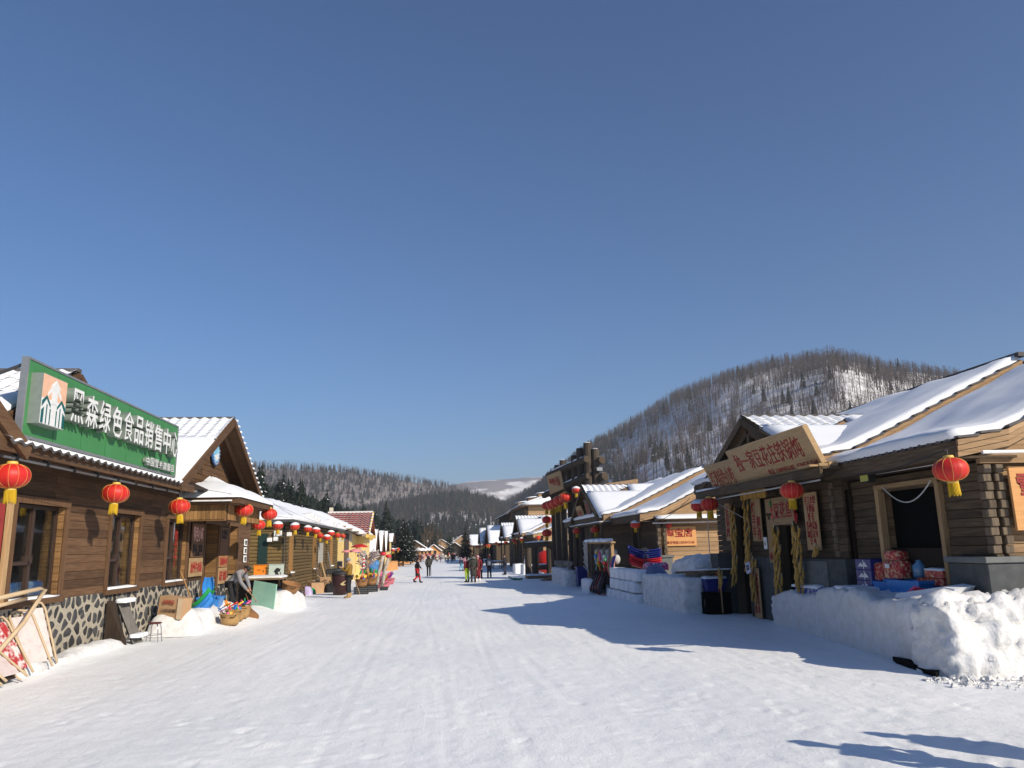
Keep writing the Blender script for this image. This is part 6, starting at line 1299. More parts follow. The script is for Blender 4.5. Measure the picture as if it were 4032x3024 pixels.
def sled_proto(name, mat, L=1.15, w=.42, edge=None):
    p = proto(name); N = 14
    def prof(t): return -.02+.24*max(0, (t-.55)/.45)**1.7+.03*max(0, (.12-t)/.12)
    mb = MB(); sec = [(-.5, .09), (-.46, .10), (-.40, .03), (-.2, 0), (0, .02), (.2, 0), (.40, .03), (.46, .10), (.5, .09)]
    mb.grid(lambda u, v: (w*np.interp(u, [i/8 for i in range(9)], [s[0] for s in sec])*(1-.35*max(0, (v-.7)/.3)**2), L*(v-.5), prof(v)+np.interp(u, [i/8 for i in range(9)], [s[1] for s in sec])), 16, N)
    o = len(mb.v); mb.grid(lambda u, v: (w*.96*np.interp(u, [i/8 for i in range(9)], [s[0] for s in sec])*(1-.35*max(0, (v-.7)/.3)**2), L*(v-.5), prof(v)+np.interp(u, [i/8 for i in range(9)], [s[1] for s in sec])-.012), 16, N)
    mb.build('hull', mat, p, True)
    for s in (-1, 1): MB().tube([(s*w*.5*(1-.35*max(0, (v/N-.7)/.3)**2), L*(v/N-.5), prof(v/N)+.095) for v in range(N+1)], .014, 6).build('rim', edge or mat, p, True)
    for s in (-1, 1): MB().tube([(s*w*.46, -.1, .10), (s*w*.52, 0, .17), (s*w*.46, .1, .10)], .012, 6).build('handle', DMETAL, p)
    return p
SB = sled_proto('plastic_sled', BLUE); SG_ = sled_proto('plastic_sled', GREENP); SN = sled_proto('plastic_sled', DBLUE); SR = sled_proto('plastic_sled', REDP)
def sled(pr, label, loc, rz, rx=0, ry=0, s=1.0, grp=None): o = use(pr, label, 'sled', grp); return place(o, loc, rz, s, rx=rx, ry=ry)
sled(SB, 'bottom blue plastic sled of the pile left of the worker', (-6.85, 23.6, .40), R(255), R(18), 0, 1.05, 'sleds piled by the plank shop')
sled(SB, 'middle blue plastic sled of the pile left of the worker', (-6.87, 23.6, .50), R(254), R(20), 0, 1.05, 'sleds piled by the plank shop')
sled(SG_, 'green and white plastic sled on top of the pile left of the worker', (-6.9, 23.6, .60), R(253), R(22), 0, 1.08, 'sleds piled by the plank shop')
def tub(label, x0, x1, y0, y1, z0, z1, mat, text=True, lid=False, face='y'):
    t = thing('plastic_tub', label, 'tub', ((x0+x1)/2, (y0+y1)/2, z0), 'plastic tubs')
    k = .06; mb = MB(); B0 = [(x0+k, y0+k, z0), (x1-k, y0+k, z0), (x1-k, y1-k, z0), (x0+k, y1-k, z0)]; T0 = [(x0, y0, z1), (x1, y0, z1), (x1, y1, z1), (x0, y1, z1)]; I0 = [(x0+.03, y0+.03, z1), (x1-.03, y0+.03, z1), (x1-.03, y1-.03, z1), (x0+.03, y1-.03, z1)]; J0 = [(x0+.08, y0+.08, z0+.03), (x1-.08, y0+.08, z0+.03), (x1-.08, y1-.08, z0+.03), (x0+.08, y1-.08, z0+.03)]
    mb.add(B0+T0+I0+J0, [(3, 2, 1, 0)]+[(i, (i+1) % 4, 4+(i+1) % 4, 4+i) for i in range(4)]+[(4+i, 4+(i+1) % 4, 8+(i+1) % 4, 8+i) for i in range(4)]+[(8+i, 8+(i+1) % 4, 12+(i+1) % 4, 12+i) for i in range(4)]+[(12, 13, 14, 15)])
    part(mb, 'body', mat, t); part(MB().cbox(x0-.025, x1+.025, y0-.025, y0-.001, z1-.05, z1+.012, .008).cbox(x0-.025, x1+.025, y1+.001, y1+.025, z1-.05, z1+.012, .008), 'rim', mat, t)
    if text:
        if face == 'y': lettering('塑料周转箱', t, ((x0+x1)/2, y0+.025, (z0+z1)/2), (1, 0, 0), (0, 0, 1), (x1-x0)*.5, .07, WHITE, extrude=.02, bold=.004)
        else: lettering('塑料周转箱', t, (x0+.025, (y0+y1)/2, (z0+z1)/2), (0, -1, 0), (0, 0, 1), (y1-y0)*.5, .07, WHITE, extrude=.02, bold=.004)
    if lid: part(MB().cbox(x0-.02, x1+.02, y0-.03, y1+.03, z1+.013, z1+.05, .01), 'lid', mat, t); slab(t, 'lid_snow', SNOW, ((x0, y0, z1+.05), (x1, y0, z1+.05), (x1, y1, z1+.05), (x0, y1, z1+.05)), .08, 6, 6)
    return t
tub('blue plastic storage tub on the ground behind the sleds', -7.2, -6.55, 24.6, 25.15, .38, .80, BLUE)
tub('second blue plastic tub under the first one', -7.1, -6.5, 24.65, 25.1, .12, .36, BLUE, False)
sled(SB, 'blue plastic sled standing upright against the door post', (-7.35, 26.2, .85), R(20), R(75), 0, .8, 'sleds piled by the plank shop')
def pole(name, label, a, b, r, mat, cat='pole'): t = thing(name, label, cat, a); part(MB().tube([a, b], r, 7), 'shaft', mat, t, True); return t
sv = pole('snow_shovel', 'wooden shovel handle leaning beside the noodle board', (-7.05, 24.2, .35), (-7.55, 24.0, 1.62), .022, HON_Z, 'shovel'); part(MB().cbox(-7.2, -6.9, 24.1, 24.3, .2, .4, .02), 'blade', METAL, sv)
def basket(label, x, y, z, r, h, mat, grp, handle=False):
    t = thing('basket', label, 'basket', (x, y, z), grp)
    part(MB().lathe([(r*.72, 0), (r*.86, h*.35), (r*.98, h), (r*1.03, h+.012), (r*.93, h+.005), (r*.80, h*.4), (r*.6, .03), (.01, .03)], 22, (x, y, z)), 'body', mat, t, True)
    part(MB().tube([(x+r*math.cos(k*math.pi/12), y+r*math.sin(k*math.pi/12), z+h) for k in range(25)], .018, 6), 'rim', mat, t, True)
    for s in (-1, 1): part(MB().tube([(x+s*r*.7, y-r*.7, z+h*.9), (x+s*r*.55, y-r*.95, z+h*.72), (x+s*r*.2, y-r*1.02, z+h*.75)], .012, 5), 'handle', DARKW, t)
    return t
gB = gz(-6, 24)
basket('front straw basket of the row by the worker', -5.95, 23.6, gz(-5.95, 23.6), .30, .30, STRAW, 'straw baskets by the worker'); basket('middle straw basket of the row by the worker', -5.98, 24.3, gz(-5.98, 24.3), .29, .31, STRAW, 'straw baskets by the worker'); basket('back straw basket of the row by the worker', -5.98, 24.95, gz(-6, 25), .28, .32, STRAW, 'straw baskets by the worker')
def toy(label, loc, mat, kind, rz=0, rx=0, s=1.0, mat2=None):
    p = proto('toy_' + kind)
    if kind == 'spade':
        MB().tube([(0, 0, 0), (0, 0, .42)], .016, 6).build('handle', mat2 or mat, p); MB().cbox(-.075, .075, -.012, .012, .40, .60, .03).build('blade', mat, p); MB().tube([(-.05, 0, -.01), (.05, 0, -.01)], .016, 6).build('grip', mat, p)
    elif kind == 'ball_maker':
        MB().ball((0, 0, .28), .075, 10, 8).build('cup', mat, p, True); MB().tube([(-.03, 0, 0), (-.01, 0, .22)], .012, 6).tube([(.03, 0, 0), (.01, 0, .22)], .012, 6).build('handles', mat2 or mat, p)
    else:
        MB().lathe([(.01, .34), (.035, .30), (.06, .2), (.07, .1), (.045, .02), (.01, 0)], 10).build('body', mat, p, True); MB().tube([(0, 0, .33), (0, 0, .42)], .012, 6).build('stick', mat2 or mat, p)
    tag(p, label, 'toy', 'plastic snow toys'); place(p, loc, rz, s, rx=rx); return p
TC = [(REDP, 'red'), (GREENP, 'green'), (YELP, 'yellow'), (BLUE, 'blue'), (PINK, 'pink'), (ORANGE, 'orange')]
k = 0
for (bx_, by_, where) in ((-5.95, 23.6, 'the front straw basket'), (-5.98, 24.3, 'the middle straw basket'), (-5.98, 24.95, 'the back straw basket')):
    for j in range(6):
        m, cn = TC[j]; kd = ('spade', 'ball_maker', 'bottle')[(j+k) % 3]
        toy(f'{cn} snow {"spade" if kd == "spade" else "ball tongs" if kd == "ball_maker" else "bottle toy"} sticking out of {where}', (bx_+random.uniform(-.15, .15), by_+random.uniform(-.15, .15), gz(bx_, by_)+.14), m, kd, random.uniform(0, 6), R(random.uniform(-28, 28)), random.uniform(.65, .85), TC[(j+2) % 6][0])
    k += 1
for j in range(5): toy(['orange', 'red', 'yellow', 'blue', 'pink'][j] + ' toy spade lying in the loose heap behind the baskets', (-6.55+.12*j, 24.2+.1*j, gz(-6.4, 24.3)+.18), [ORANGE, REDP, YELP, DBLUE, PINK][j], 'spade', 1.2+j*.3, R(62), .95, TC[(j+3) % 6][0])
gbd = thing('mint_board', 'mint green enamel board propped on edge before the dark table', 'board', (-6.2, 29.2, .1))
part(MB().prism([(-6.75, 29.5, gz(-6.7, 29.4)+.02), (-5.82, 28.9, gz(-5.9, 29)+.0), (-5.78, 29.05, gz(-5.9, 29)+.84), (-6.70, 29.65, gz(-6.7, 29.4)+.86)], (.02, .035, 0)), 'panel', MINT, gbd)
tb = thing('display_table', 'dark skirted table with snow along its top beside the worker', 'table', (-6.75, 31.2, .2))
part(MB().cbox(-7.62, -5.95, 30.7, 31.9, 1.06, 1.13, .01), 'top', GRY_X, tb); part(MB().box(-7.5, -6.1, 30.8, 31.8, .1, 1.05), 'skirt', BLACK, tb); slab(tb, 'snow_cover', SNOWR, ((-7.3, 30.68, 1.13), (-5.93, 30.68, 1.13), (-5.93, 31.9, 1.13), (-7.3, 31.9, 1.13)), .10, 14, 10, .05, .04)
for (x, y) in ((-7.55, 30.75), (-6.02, 30.75), (-7.55, 31.85), (-6.02, 31.85)): part(MB().box(x-.03, x+.03, y-.03, y+.03, .1, 1.06), 'leg', DARKW, tb)
basket('brown wicker basket tipped on the snow heap right of the mint board', -5.55, 30.3, .62, .34, .32, WICK, None).rotation_euler = (R(8), R(14), 0)
bm_ = thing('broom', 'brown twig broom lying beside the baskets', 'broom', (-5.6, 25.6, .1)); part(MB().tube([(-6.35, 27.0, .75), (-5.9, 25.9, .32)], .016, 6), 'handle', HON_Z, bm_); part(MB().lathe([(.03, 0), (.08, .12), (.20, .38), (.22, .42), (.01, .42)], 14, (0, 0, 0)).xf(Matrix.Translation((-5.92, 25.95, .34)) @ Matrix.Rotation(R(125), 4, 'X') @ Matrix.Rotation(R(15), 4, 'Y')), 'bristles', WICK, bm_)
def cabinet(label, x0, x1, y, z0, z1, mat, txt=None):
    t = thing('wall_cabinet', label, 'cabinet', ((x0+x1)/2, y, z0)); part(MB().cbox(x0, x1, y-.25, y, z0, z1, .01), 'box', mat, t); part(MB().cbox(x0-.02, x1+.02, y-.28, y, z1, z1+.03, .005), 'lid', mat, t); part(MB().cbox(x1-.12, x1-.09, y-.275, y-.25, z0+.15, z0+.25, .003), 'latch', DMETAL, t); return t
c_ = cabinet('orange metal cabinet on the olive house wall', -8.72, -8.15, 38.6, 1.02, 1.48, ORANGE); lettering('电表箱', c_, (-8.48, 38.345, 1.27), (1, 0, 0), (0, 0, 1), .16, .05, CARVED, extrude=.002)
c_ = cabinet('pale green metal cabinet with a black ink figure on it', -7.98, -7.32, 38.4, .9, 1.5, PALEGREEN)
part(MB().prism([(-7.72, 38.148, .92), (-7.66, 38.148, 1.08), (-7.74, 38.148, 1.2), (-7.64, 38.148, 1.33), (-7.55, 38.148, 1.36), (-7.46, 38.148, 1.30), (-7.42, 38.148, 1.34), (-7.46, 38.148, 1.18), (-7.56, 38.148, 1.16), (-7.50, 38.148, 1.05), (-7.44, 38.148, .92)], (0, -.004, 0)), 'ink_figure', INK, c_)
for k, (x, y, z, lab) in enumerate([(-6.9, 40.6, 0, 'brown wooden stool near the olive house corner')]):
    t = thing('wooden_stool', lab, 'stool', (x, y, gz(x, y))); g = gz(x, y); part(MB().cbox(x-.22, x+.22, y-.18, y+.18, g+.46, g+.51, .01), 'seat', BRN_X, t)
    for (dx, dy) in ((-.17, -.13), (.17, -.13), (-.17, .13), (.17, .13)): part(MB().tube([(x+dx, y+dy, g+.46), (x+dx*1.3, y+dy*1.3, g)], .022, 6), 'leg', BRN_Z, t)
for k, (x, y, s, h, rz, lab) in enumerate([(-7.1, 39.4, .5, .35, .2, 'flat cardboard box beside the wooden stool'), (-6.6, 43.6, .7, .55, .5, 'open cardboard box behind the wooden stool'), (-6.3, 45.0, .8, .5, -.3, 'torn cardboard box leaning on the olive wall'), (-6.5, 46.5, .6, .75, .1, 'tall cardboard box in the junk row'), (-5.9, 48.5, .6, .6, .7, 'last cardboard box before the dark bin')]):
    p = proto('cardboard_box'); MB().cbox(-s/2, s/2, -s/2.4, s/2.4, 0, h, .01).build('carton', CARD, p)
    for sgn in (-1, 1): MB().prism([(sgn*s/2, -s/2.4, h), (sgn*s/2, s/2.4, h), (sgn*s*.85, s/2.4, h+.12), (sgn*s*.85, -s/2.4, h+.12)], (0, 0, .008)).build('flap', CARD, p)
    tag(p, lab, 'box', 'cardboard boxes by the olive house'); place(p, (x, y, gz(x, y)), rz)
for k, (y, h, lab) in enumerate([(49.5, 1.5, 'grey weathered board leaning on the olive wall'), (50.6, 1.3, 'brown plank leaning next to the grey board'), (52.0, 1.6, 'pale plank leaning beyond the wire panel'), (53.6, 1.4, 'narrow slat leaning near the dark lantern shadow'), (55.0, 2.2, 'tall grey plank standing upright on the olive wall')]):
    t = thing('leaning_board', lab, 'board', (-7.3, y, gz(-7.3, y)), 'boards leaning on the olive house'); g = gz(-7.3, y); part(MB().prism([(-7.15, y, g), (-7.15, y+.35, g), (-7.62, y+.35, g+h), (-7.62, y, g+h)], (.03, 0, .01)), 'plank', [GRY_Z, BRN_Z, PALE_Z, GRY_Z, CONCL][k], t)
pole('long_pole', 'thin wooden pole leaning before the olive house corner', (-6.75, 41.2, gz(-6.7, 41)), (-7.6, 40.3, 1.4), .022, GRY_Z)
bg_ = thing('blue_crate', 'black plastic crate standing on the cardboard boxes', 'crate', (-6.2, 47.2, .8)); part(MB().cbox(-6.55, -5.95, 47.0, 47.5, .75, 1.05, .02), 'body', BCABLE, bg_)
for k in range(5): part(MB().box(-6.5+k*.11, -6.45+k*.11, 46.985, 47.0, .8, 1.0), 'slot', DMETAL, bg_)
for (x, y, r, m, lab) in ((-6.75, 41.9, .28, plain('lilac_bag', (.45, .38, .60), .5), 'lilac rag bag on the snow by the stool'), (-6.6, 42.3, .2, GREENP, 'green plastic bag beside the lilac one'), (-5.6, 44.6, .4, WHITE, 'white cloth bundle left of the dark bin'), (-5.85, 44.2, .36, COATB, 'black sack below the white bundle')):
    t = thing('bag', lab, 'bag', (x, y, gz(x, y))); part(lump('sack', m, x-r, x+r, y-r, y+r, gz(x, y)-.05, gz(x, y)+r*1.5, t, .1, .09, r*.6, taper=.3, seed=x*3).data, 'sack', None, t) if False else lump('sack', m, x-r, x+r, y-r, y+r, gz(x, y)-.05, gz(x, y)+r*1.5, t, .1, .09, r*.6, taper=.3, seed=x*3)
dbn = thing('waste_bin', 'dark maroon plastic bin with a pale leaf print beside the man in mustard', 'bin', (-5.0, 41.0, gz(-5, 41))); g = gz(-5, 41)
part(MB().lathe([(.33, 0), (.40, .5), (.43, .95), (.44, 1.0), (.38, 1.0)], 20, (-5.0, 41, g)), 'body', plain('maroon', (.035, .008, .008), .4), dbn, True); part(MB().lathe([(.45, 1.0), (.42, 1.1), (.25, 1.2), (.02, 1.23)], 20, (-5.0, 41, g)), 'lid', BCABLE, dbn, True)
part(MB().prism([(-4.95, 40.565, g+.55), (-4.8, 40.58, g+.66), (-4.65, 40.6, g+.72), (-4.78, 40.58, g+.58), (-4.66, 40.6, g+.5), (-4.85, 40.57, g+.48)], (0, -.02, 0)), 'leaf_print', plain('leaf_tan', (.45, .36, .18), .6), dbn)
# souvenir stall beyond the man in mustard
for (x, y, lab) in ((-3.95, 41.2, 'black plastic crate carrying the nearer toy basket'), (-3.65, 43.4, 'black plastic crate carrying the farther toy basket')):
    g = gz(x, y); t = thing('plastic_crate', lab, 'crate', (x, y, g), 'black crates under the toy baskets'); part(MB().cbox(x-.36, x+.36, y-.28, y+.28, g, g+.36, .015), 'body', BCABLE, t)
    for j in range(3): part(MB().box(x-.32, x+.32, y-.29, y-.281, g+.06+j*.1, g+.11+j*.1), 'slot', DMETAL, t)
    basket('wicker toy basket on the ' + ('nearer' if y < 42 else 'farther') + ' black crate', x, y, g+.36, .34, .38, WICK, 'wicker baskets of toys')
    for j in range(9):
        m, cn = TC[j % 6]; kd = ('bottle', 'spade', 'ball_maker')[j % 3]; toy(f'{cn} plastic {"bottle toy" if kd == "bottle" else "spade" if kd == "spade" else "ball tongs"} in the {"nearer" if y < 42 else "farther"} wicker basket' + ('' if j < 6 else ', at its back rim'), (x+random.uniform(-.25, .25), y+random.uniform(-.2, .2), g+.58), m, kd, random.uniform(0, 6), R(random.uniform(-25, 25)), 1.1, TC[(j+1) % 6][0])
def umbrella(label, c, r, mat, tilt=0):
    p = proto('umbrella'); mb = MB(); n = 16; mb.lathe([(r, -.28*r), (r*.8, -.12*r), (r*.45, .02), (.02, .10*r)], n, lobes=8, amp=.08); mb.build('canopy', mat, p, True); MB().tube([(0, 0, .1*r), (0, 0, -1.2)], .015, 6).build('pole', GOLD, p); tag(p, label, 'umbrella', 'paper umbrellas over the toy stall'); place(p, c, 0, 1, rx=tilt)
umbrella('bright red paper umbrella over the toy stall', (-4.25, 43.0, 2.36), .48, RED); umbrella('pink paper umbrella left of the red one', (-4.85, 42.6, 2.08), .34, plain('umbrella_pink', (.75, .28, .28), .6)); umbrella('second pink umbrella peeking behind the red one', (-4.4, 42.3, 2.12), .3, plain('umbrella_pink', (.75, .28, .28), .6), .2)
rk = thing('stick_rack', 'rack bristling with silvery sugared fruit sticks behind the man in mustard', 'rack', (-3.9, 43.8, gz(-4, 44))); g = gz(-4, 44); sk_ = MB(); part(MB().tube([(-3.9, 43.8, g), (-3.9, 43.8, 1.7)], .12, 8), 'post', STRAW, rk)
for j in range(150):
    a = random.uniform(0, 6.28); z = random.uniform(.9, 1.75); l = random.uniform(.35, .8); d = Vector((math.cos(a), math.sin(a), random.uniform(.2, 1.1))).normalized(); sk_.tube([Vector((-3.9, 43.8, z))+d*.08, Vector((-3.9, 43.8, z))+d*l], [.012, .03], 4)
part(sk_, 'sticks', mk('silver_sticks', (.55, .50, .48), (.18, .05, .05), scale=9, rough=.5, lo=.5, hi=.62), rk, kind='stuff')
for (x, y, h, lab) in ((-3.35, 45.0, 1.75, 'snow wrapped leaning post in the souvenir stall'), (-3.15, 46.5, 1.6, 'second snow wrapped post further along the stall')):
    t = thing('wrapped_post', lab, 'post', (x, y, gz(x, y))); part(MB().tube([(x-.15, y, gz(x, y)), (x, y, h*.5), (x+.22, y, h)], [.09, .10, .09], 10, True, .12), 'post', mk('frosted_wrap', (.20, .15, .11), (.55, .52, .49), scale=6, rough=.8), t, True)
    part(MB().ball((x+.22, y, h+.1), .15, 10, 8, (1.2, 1, .7)), 'red_bow', REDP, t, True); part(MB().tube([(x-.25, y-.1, h-.1), (x-.28, y-.15, h-.7)], .06, 6), 'yellow_ribbon', YELP, t)
t = thing('tarp_bundle', 'blue tarpaulin bundle in the souvenir stall', 'bundle', (-3.55, 43.9, .8)); lump('tarp', plain('tarp_blue', (.06, .20, .45), .5), -3.85, -3.3, 43.7, 44.3, .95, 1.5, t, .15, .08, .2, seed=3)
t = thing('candy_string', 'red and white striped string hanging in the souvenir stall', 'decoration', (-3.95, 42.2, .9))
for j in range(9): part(MB().ball((-3.95, 42.2, 1.0+j*.085), .055, 8, 6), 'bead', REDP if j % 2 else WHITE, t, True)
for (x, y, lab) in ((-3.3, 47.5, 'heap of bright toys beyond the wrapped post'), (-3.35, 53.2, 'farthest basket of purple sticks on the left street side'), (-3.9, 50.5, 'pink toy bunch between the far baskets')):
    basket('small basket under the ' + lab, x, y, gz(x, y), .45, .38, plain('pink_weave', (.55, .16, .2), .7), None)
    t = thing('toy_bunch', lab, 'toys', (x, y, gz(x, y)+.3)); mb = {}
    for j in range(40):
        a = random.uniform(0, 6.28); d = Vector((math.cos(a)*.6, math.sin(a)*.6, random.uniform(.5, 1))); m = random.choice([PINK, REDP, LIME, GREENP, plain('violet', (.22, .03, .35), .5)]); mb.setdefault(m.name, (MB(), m))[0].tube([Vector((x, y, gz(x, y)+.3)), Vector((x, y, gz(x, y)+.3))+d*random.uniform(.3, .6)], [.02, .035], 5)
    for nm, (q, m) in mb.items(): part(q, 'sticks', m, t, kind='stuff')
sv = pole('snow_shovel', 'wide snow shovel leaning at the end of the toy stall', (-3.05, 44.6, .15), (-3.65, 43.9, 1.35), .02, HON_Z, 'shovel'); part(MB().prism([(-3.3, 44.7, gz(-3, 44)), (-2.85, 44.5, gz(-3, 44)), (-2.8, 44.6, gz(-3, 44)+.2), (-3.25, 44.8, gz(-3, 44)+.2)], (.02, .02, 0)), 'blade', DMETAL, sv)
pole('thin_stick', 'pale stick leaning on the nearer black crate', (-3.95, 40.6, gz(-4, 40)), (-4.35, 40.8, .95), .016, PALE_Z)
for (x, y, lab) in ((-5.6, 92, 'nearer small wooden box at the kerb of the far left stalls'), (-5.3, 96, 'farther small wooden box at the kerb of the far left stalls')):
    t = thing('wooden_box', lab, 'box', (x, y, gz(x, y)), 'small boxes by the left stalls'); g = gz(x, y); part(MB().prism([(x-.4, y, g), (x+.4, y, g), (x+.3, y, g+1.0), (x-.3, y, g+1.0)], (0, .7, 0)), 'body', ORNG, t); part(MB().cbox(x-.34, x+.34, y-.05, y+.75, g+1.0, g+1.06, .01), 'lid', ORNG, t)
# ------------------------------------------------------------------ corn, bins and goods on the right
cob = MB().lathe([(.01, -.21), (.022, -.19), (.030, -.12), (.031, -.03), (.026, .0), (.01, .01)], 8); COB = cob.mesh('corn_cob', CORN, True)
hk = MB().lathe([(.022, -.005), (.018, .02), (.012, .05), (.02, .09)], 6); HUSKM = hk.mesh('husk', HUSK, True)
def corn_bundle(label, path, n, spread, r=.10):
    t = thing('corn_bundle', label, 'corn', path[-1], 'bundles of dried corn'); pts = [Vector(p) for p in path]; seg = len(pts)-1
    part(MB().tube(pts, .015, 5), 'cord', HUSK, t)
    for k in range(n):
        u = k/n*seg; i = min(int(u), seg-1); p = pts[i].lerp(pts[i+1], u-i); a = k*2.4; o = part(COB, 'corn_cob', None, t)
        c = p+Vector((-abs(math.cos(a))*r*.8-.02, math.sin(a)*r, 0)); M = Matrix.Translation(c) @ Matrix.Rotation(R(random.uniform(-spread, spread)), 4, 'X') @ Matrix.Rotation(R(random.uniform(-6, 22)), 4, 'Y') @ Matrix.Scale(random.uniform(.9, 1.15), 4); o.matrix_basis = M
        if k % 3 == 0: h = part(HUSKM, 'husk', None, t); h.matrix_basis = M
    return t
corn_bundle('long corn string hanging left of the left shop door', [(8.95, 22.92, 3.2), (8.9, 22.9, 2.0), (8.85, 22.95, .95)], 52, 14)
corn_bundle('long corn string hanging right of the left shop door', [(8.93, 21.85, 3.25), (8.9, 21.86, 2.2), (8.88, 21.9, 1.4)], 44, 12)
corn_bundle('thick corn string hanging left of the right shop door', [(8.88, 19.85, 2.45), (8.86, 19.85, 1.6), (8.84, 19.9, .85)], 46, 16, .12)
corn_bundle('thick corn string hanging right of the right shop door', [(8.86, 18.65, 2.45), (8.86, 18.66, 1.7), (8.86, 18.7, 1.0)], 50, 16, .13)
corn_bundle('short corn bunch hanging below the tall dish list', [(8.86, 17.72, 1.95), (8.86, 17.72, 1.88)], 5, 24, .06)
corn_bundle('corn bunch tied above the lilac paper note', [(8.78, 21.25, 1.62), (8.78, 21.25, 1.5)], 6, 26, .08)
corn_bundle('corn string reaching below the lilac paper note', [(8.85, 21.6, 1.2), (8.85, 21.6, .55)], 16, 14, .08)
corn_bundle('low corn tip left of the left door', [(8.5, 23.2, 1.25), (8.5, 23.2, .85)], 9, 18, .07)
t = thing('corn_bundle', 'row of corn cobs hanging under the canopy above the doors', 'corn', (8.7, 20.9, 3.2), 'bundles of dried corn')
part(MB().tube([(8.7, 20.0, 3.62), (8.7, 21.7, 3.60)], .012, 5), 'cord', HUSK, t)
for k in range(34):
    M = Matrix.Translation((8.7+random.uniform(-.04, .04), 20.05+k*.048, 3.52+random.uniform(-.03, .02))) @ Matrix.Rotation(R(random.uniform(-8, 8)), 4, 'X') @ Matrix.Scale(1.25, 4); o = part(COB, 'corn_cob', None, t); o.matrix_basis = M; h = part(HUSKM, 'husk', None, t); h.matrix_basis = M
t = thing('corn_bundle', 'small corn bunch under the canopy left of the red lantern', 'corn', (8.7, 18.7, 3.2), 'bundles of dried corn')
for k in range(8): o = part(COB, 'corn_cob', None, t); o.matrix_basis = Matrix.Translation((8.7+random.uniform(-.05, .05), 18.5+k*.05, 3.5)) @ Matrix.Rotation(R(random.uniform(-10, 10)), 4, 'X') @ Matrix.Scale(1.25, 4)
for (y, z, lab) in ((20.15, 2.95, 'red and green chilli garland at the left of the square board'), (18.85, 2.85, 'red and green chilli garland at the right of the square board')):
    t = thing('chilli_garland', lab, 'garland', (8.9, y, z), 'chilli garlands')
    for k in range(12): part(MB().lathe([(.002, -.16), (.022, -.06), (.024, 0), (.008, .03)], 7, (8.9+random.uniform(-.04, .04), y+random.uniform(-.06, .06), z-.05*k+.25)), 'pepper', GREENP if k < 4 else (REDP if k < 10 else INK), t, True)
sw = thing('power_strip', 'white cables with a beige socket hanging on the dark pillar', 'cable', (8.5, 24.1, 1.0)); part(MB().tube([(8.3, 23.5, 3.35), (8.45, 24.0, 2.6), (8.5, 24.15, 1.7), (8.5, 24.2, 1.2), (8.5, 24.35, .95)], .012, 5).tube([(8.42, 23.9, 2.6), (8.47, 24.05, 1.6), (8.5, 24.0, 1.05)], .012, 5), 'cable', CABLE, sw); part(MB().cbox(8.46, 8.52, 23.92, 24.06, .82, 1.05, .008), 'socket', CCREAM, sw)
pole('slack_cable', 'thin white cable from the canopy to the door corn', (8.3, 23.2, 3.4), (8.9, 21.9, 2.7), .01, CABLE, 'cable')
def wheelie(label, x, y, h, mat, w=.55, snow=True):
    g = gz(x, y); t = thing('wheelie_bin', label, 'bin', (x, y, g)); part(MB().add([(x-w*.4, y-w*.4, g+.08), (x+w*.4, y-w*.4, g+.08), (x+w*.4, y+w*.4, g+.08), (x-w*.4, y+w*.4, g+.08), (x-w*.5, y-w*.5, g+h), (x+w*.5, y-w*.5, g+h), (x+w*.5, y+w*.5, g+h), (x-w*.5, y+w*.5, g+h)], [(3, 2, 1, 0), (4, 5, 6, 7), (0, 1, 5, 4), (1, 2, 6, 5), (2, 3, 7, 6), (3, 0, 4, 7)]), 'body', mat, t)
    part(MB().cbox(x-w*.54, x+w*.54, y-w*.54, y+w*.54, g+h, g+h+.06, .015), 'lid', mat, t)
    for s in (-1, 1): part(MB().cyl((x+s*w*.35-.03, y+w*.4, g+.1), (x+s*w*.35+.03, y+w*.4, g+.1), .1, .1, 12), 'wheel', BCABLE, t)
    if snow: slab(t, 'snow_cover', SNOW, ((x-w*.5, y-w*.5, g+h+.06), (x+w*.5, y-w*.5, g+h+.06), (x+w*.5, y+w*.5, g+h+.06), (x-w*.5, y+w*.5, g+h+.06)), .07, 8, 8)
    return t
wheelie('navy wheelie bin beside the hanging gloves', 7.75, 42.6, 1.0, DBLUE, .6, False)
tub('navy plastic tub with snowy lid in the dark gap by the pillar', 8.1, 8.75, 23.5, 24.0, .62, .95, DBLUE, False, True)
t = thing('dark_cabinet', 'black cabinet under the navy tub', 'cabinet', (8.4, 23.8, 0)); part(MB().cbox(8.05, 8.8, 23.4, 24.1, -.1, .6, .01), 'box', BLACK, t); part(MB().cbox(8.04, 8.05, 23.6, 23.64, .2, .4, .002), 'handle', DMETAL, t)
t = thing('shelf_board', 'snow dusted plank shelf reaching over the dark gap', 'shelf', (8.5, 25, 1.1)); part(MB().prism([(8.0, 26.3, 1.08), (8.1, 23.5, 1.2), (9.0, 23.5, 1.2), (9.0, 26.3, 1.08)], (0, 0, .06)), 'plank', GRY_Y, t); slab(t, 'snow_cover', SNOW, ((8.0, 26.3, 1.14), (8.1, 23.5, 1.26), (9.0, 23.5, 1.26), (9.0, 26.3, 1.14)), .05, 8, 4)
tub('large blue plastic tub in the right hand doorway', 8.85, 9.25, 13.95, 15.05, .78, 1.30, BLUE, True, False, 'x'); tub('smaller blue plastic tub left of the large one', 8.9, 9.25, 15.1, 15.6, .78, 1.24, BLUE, False)
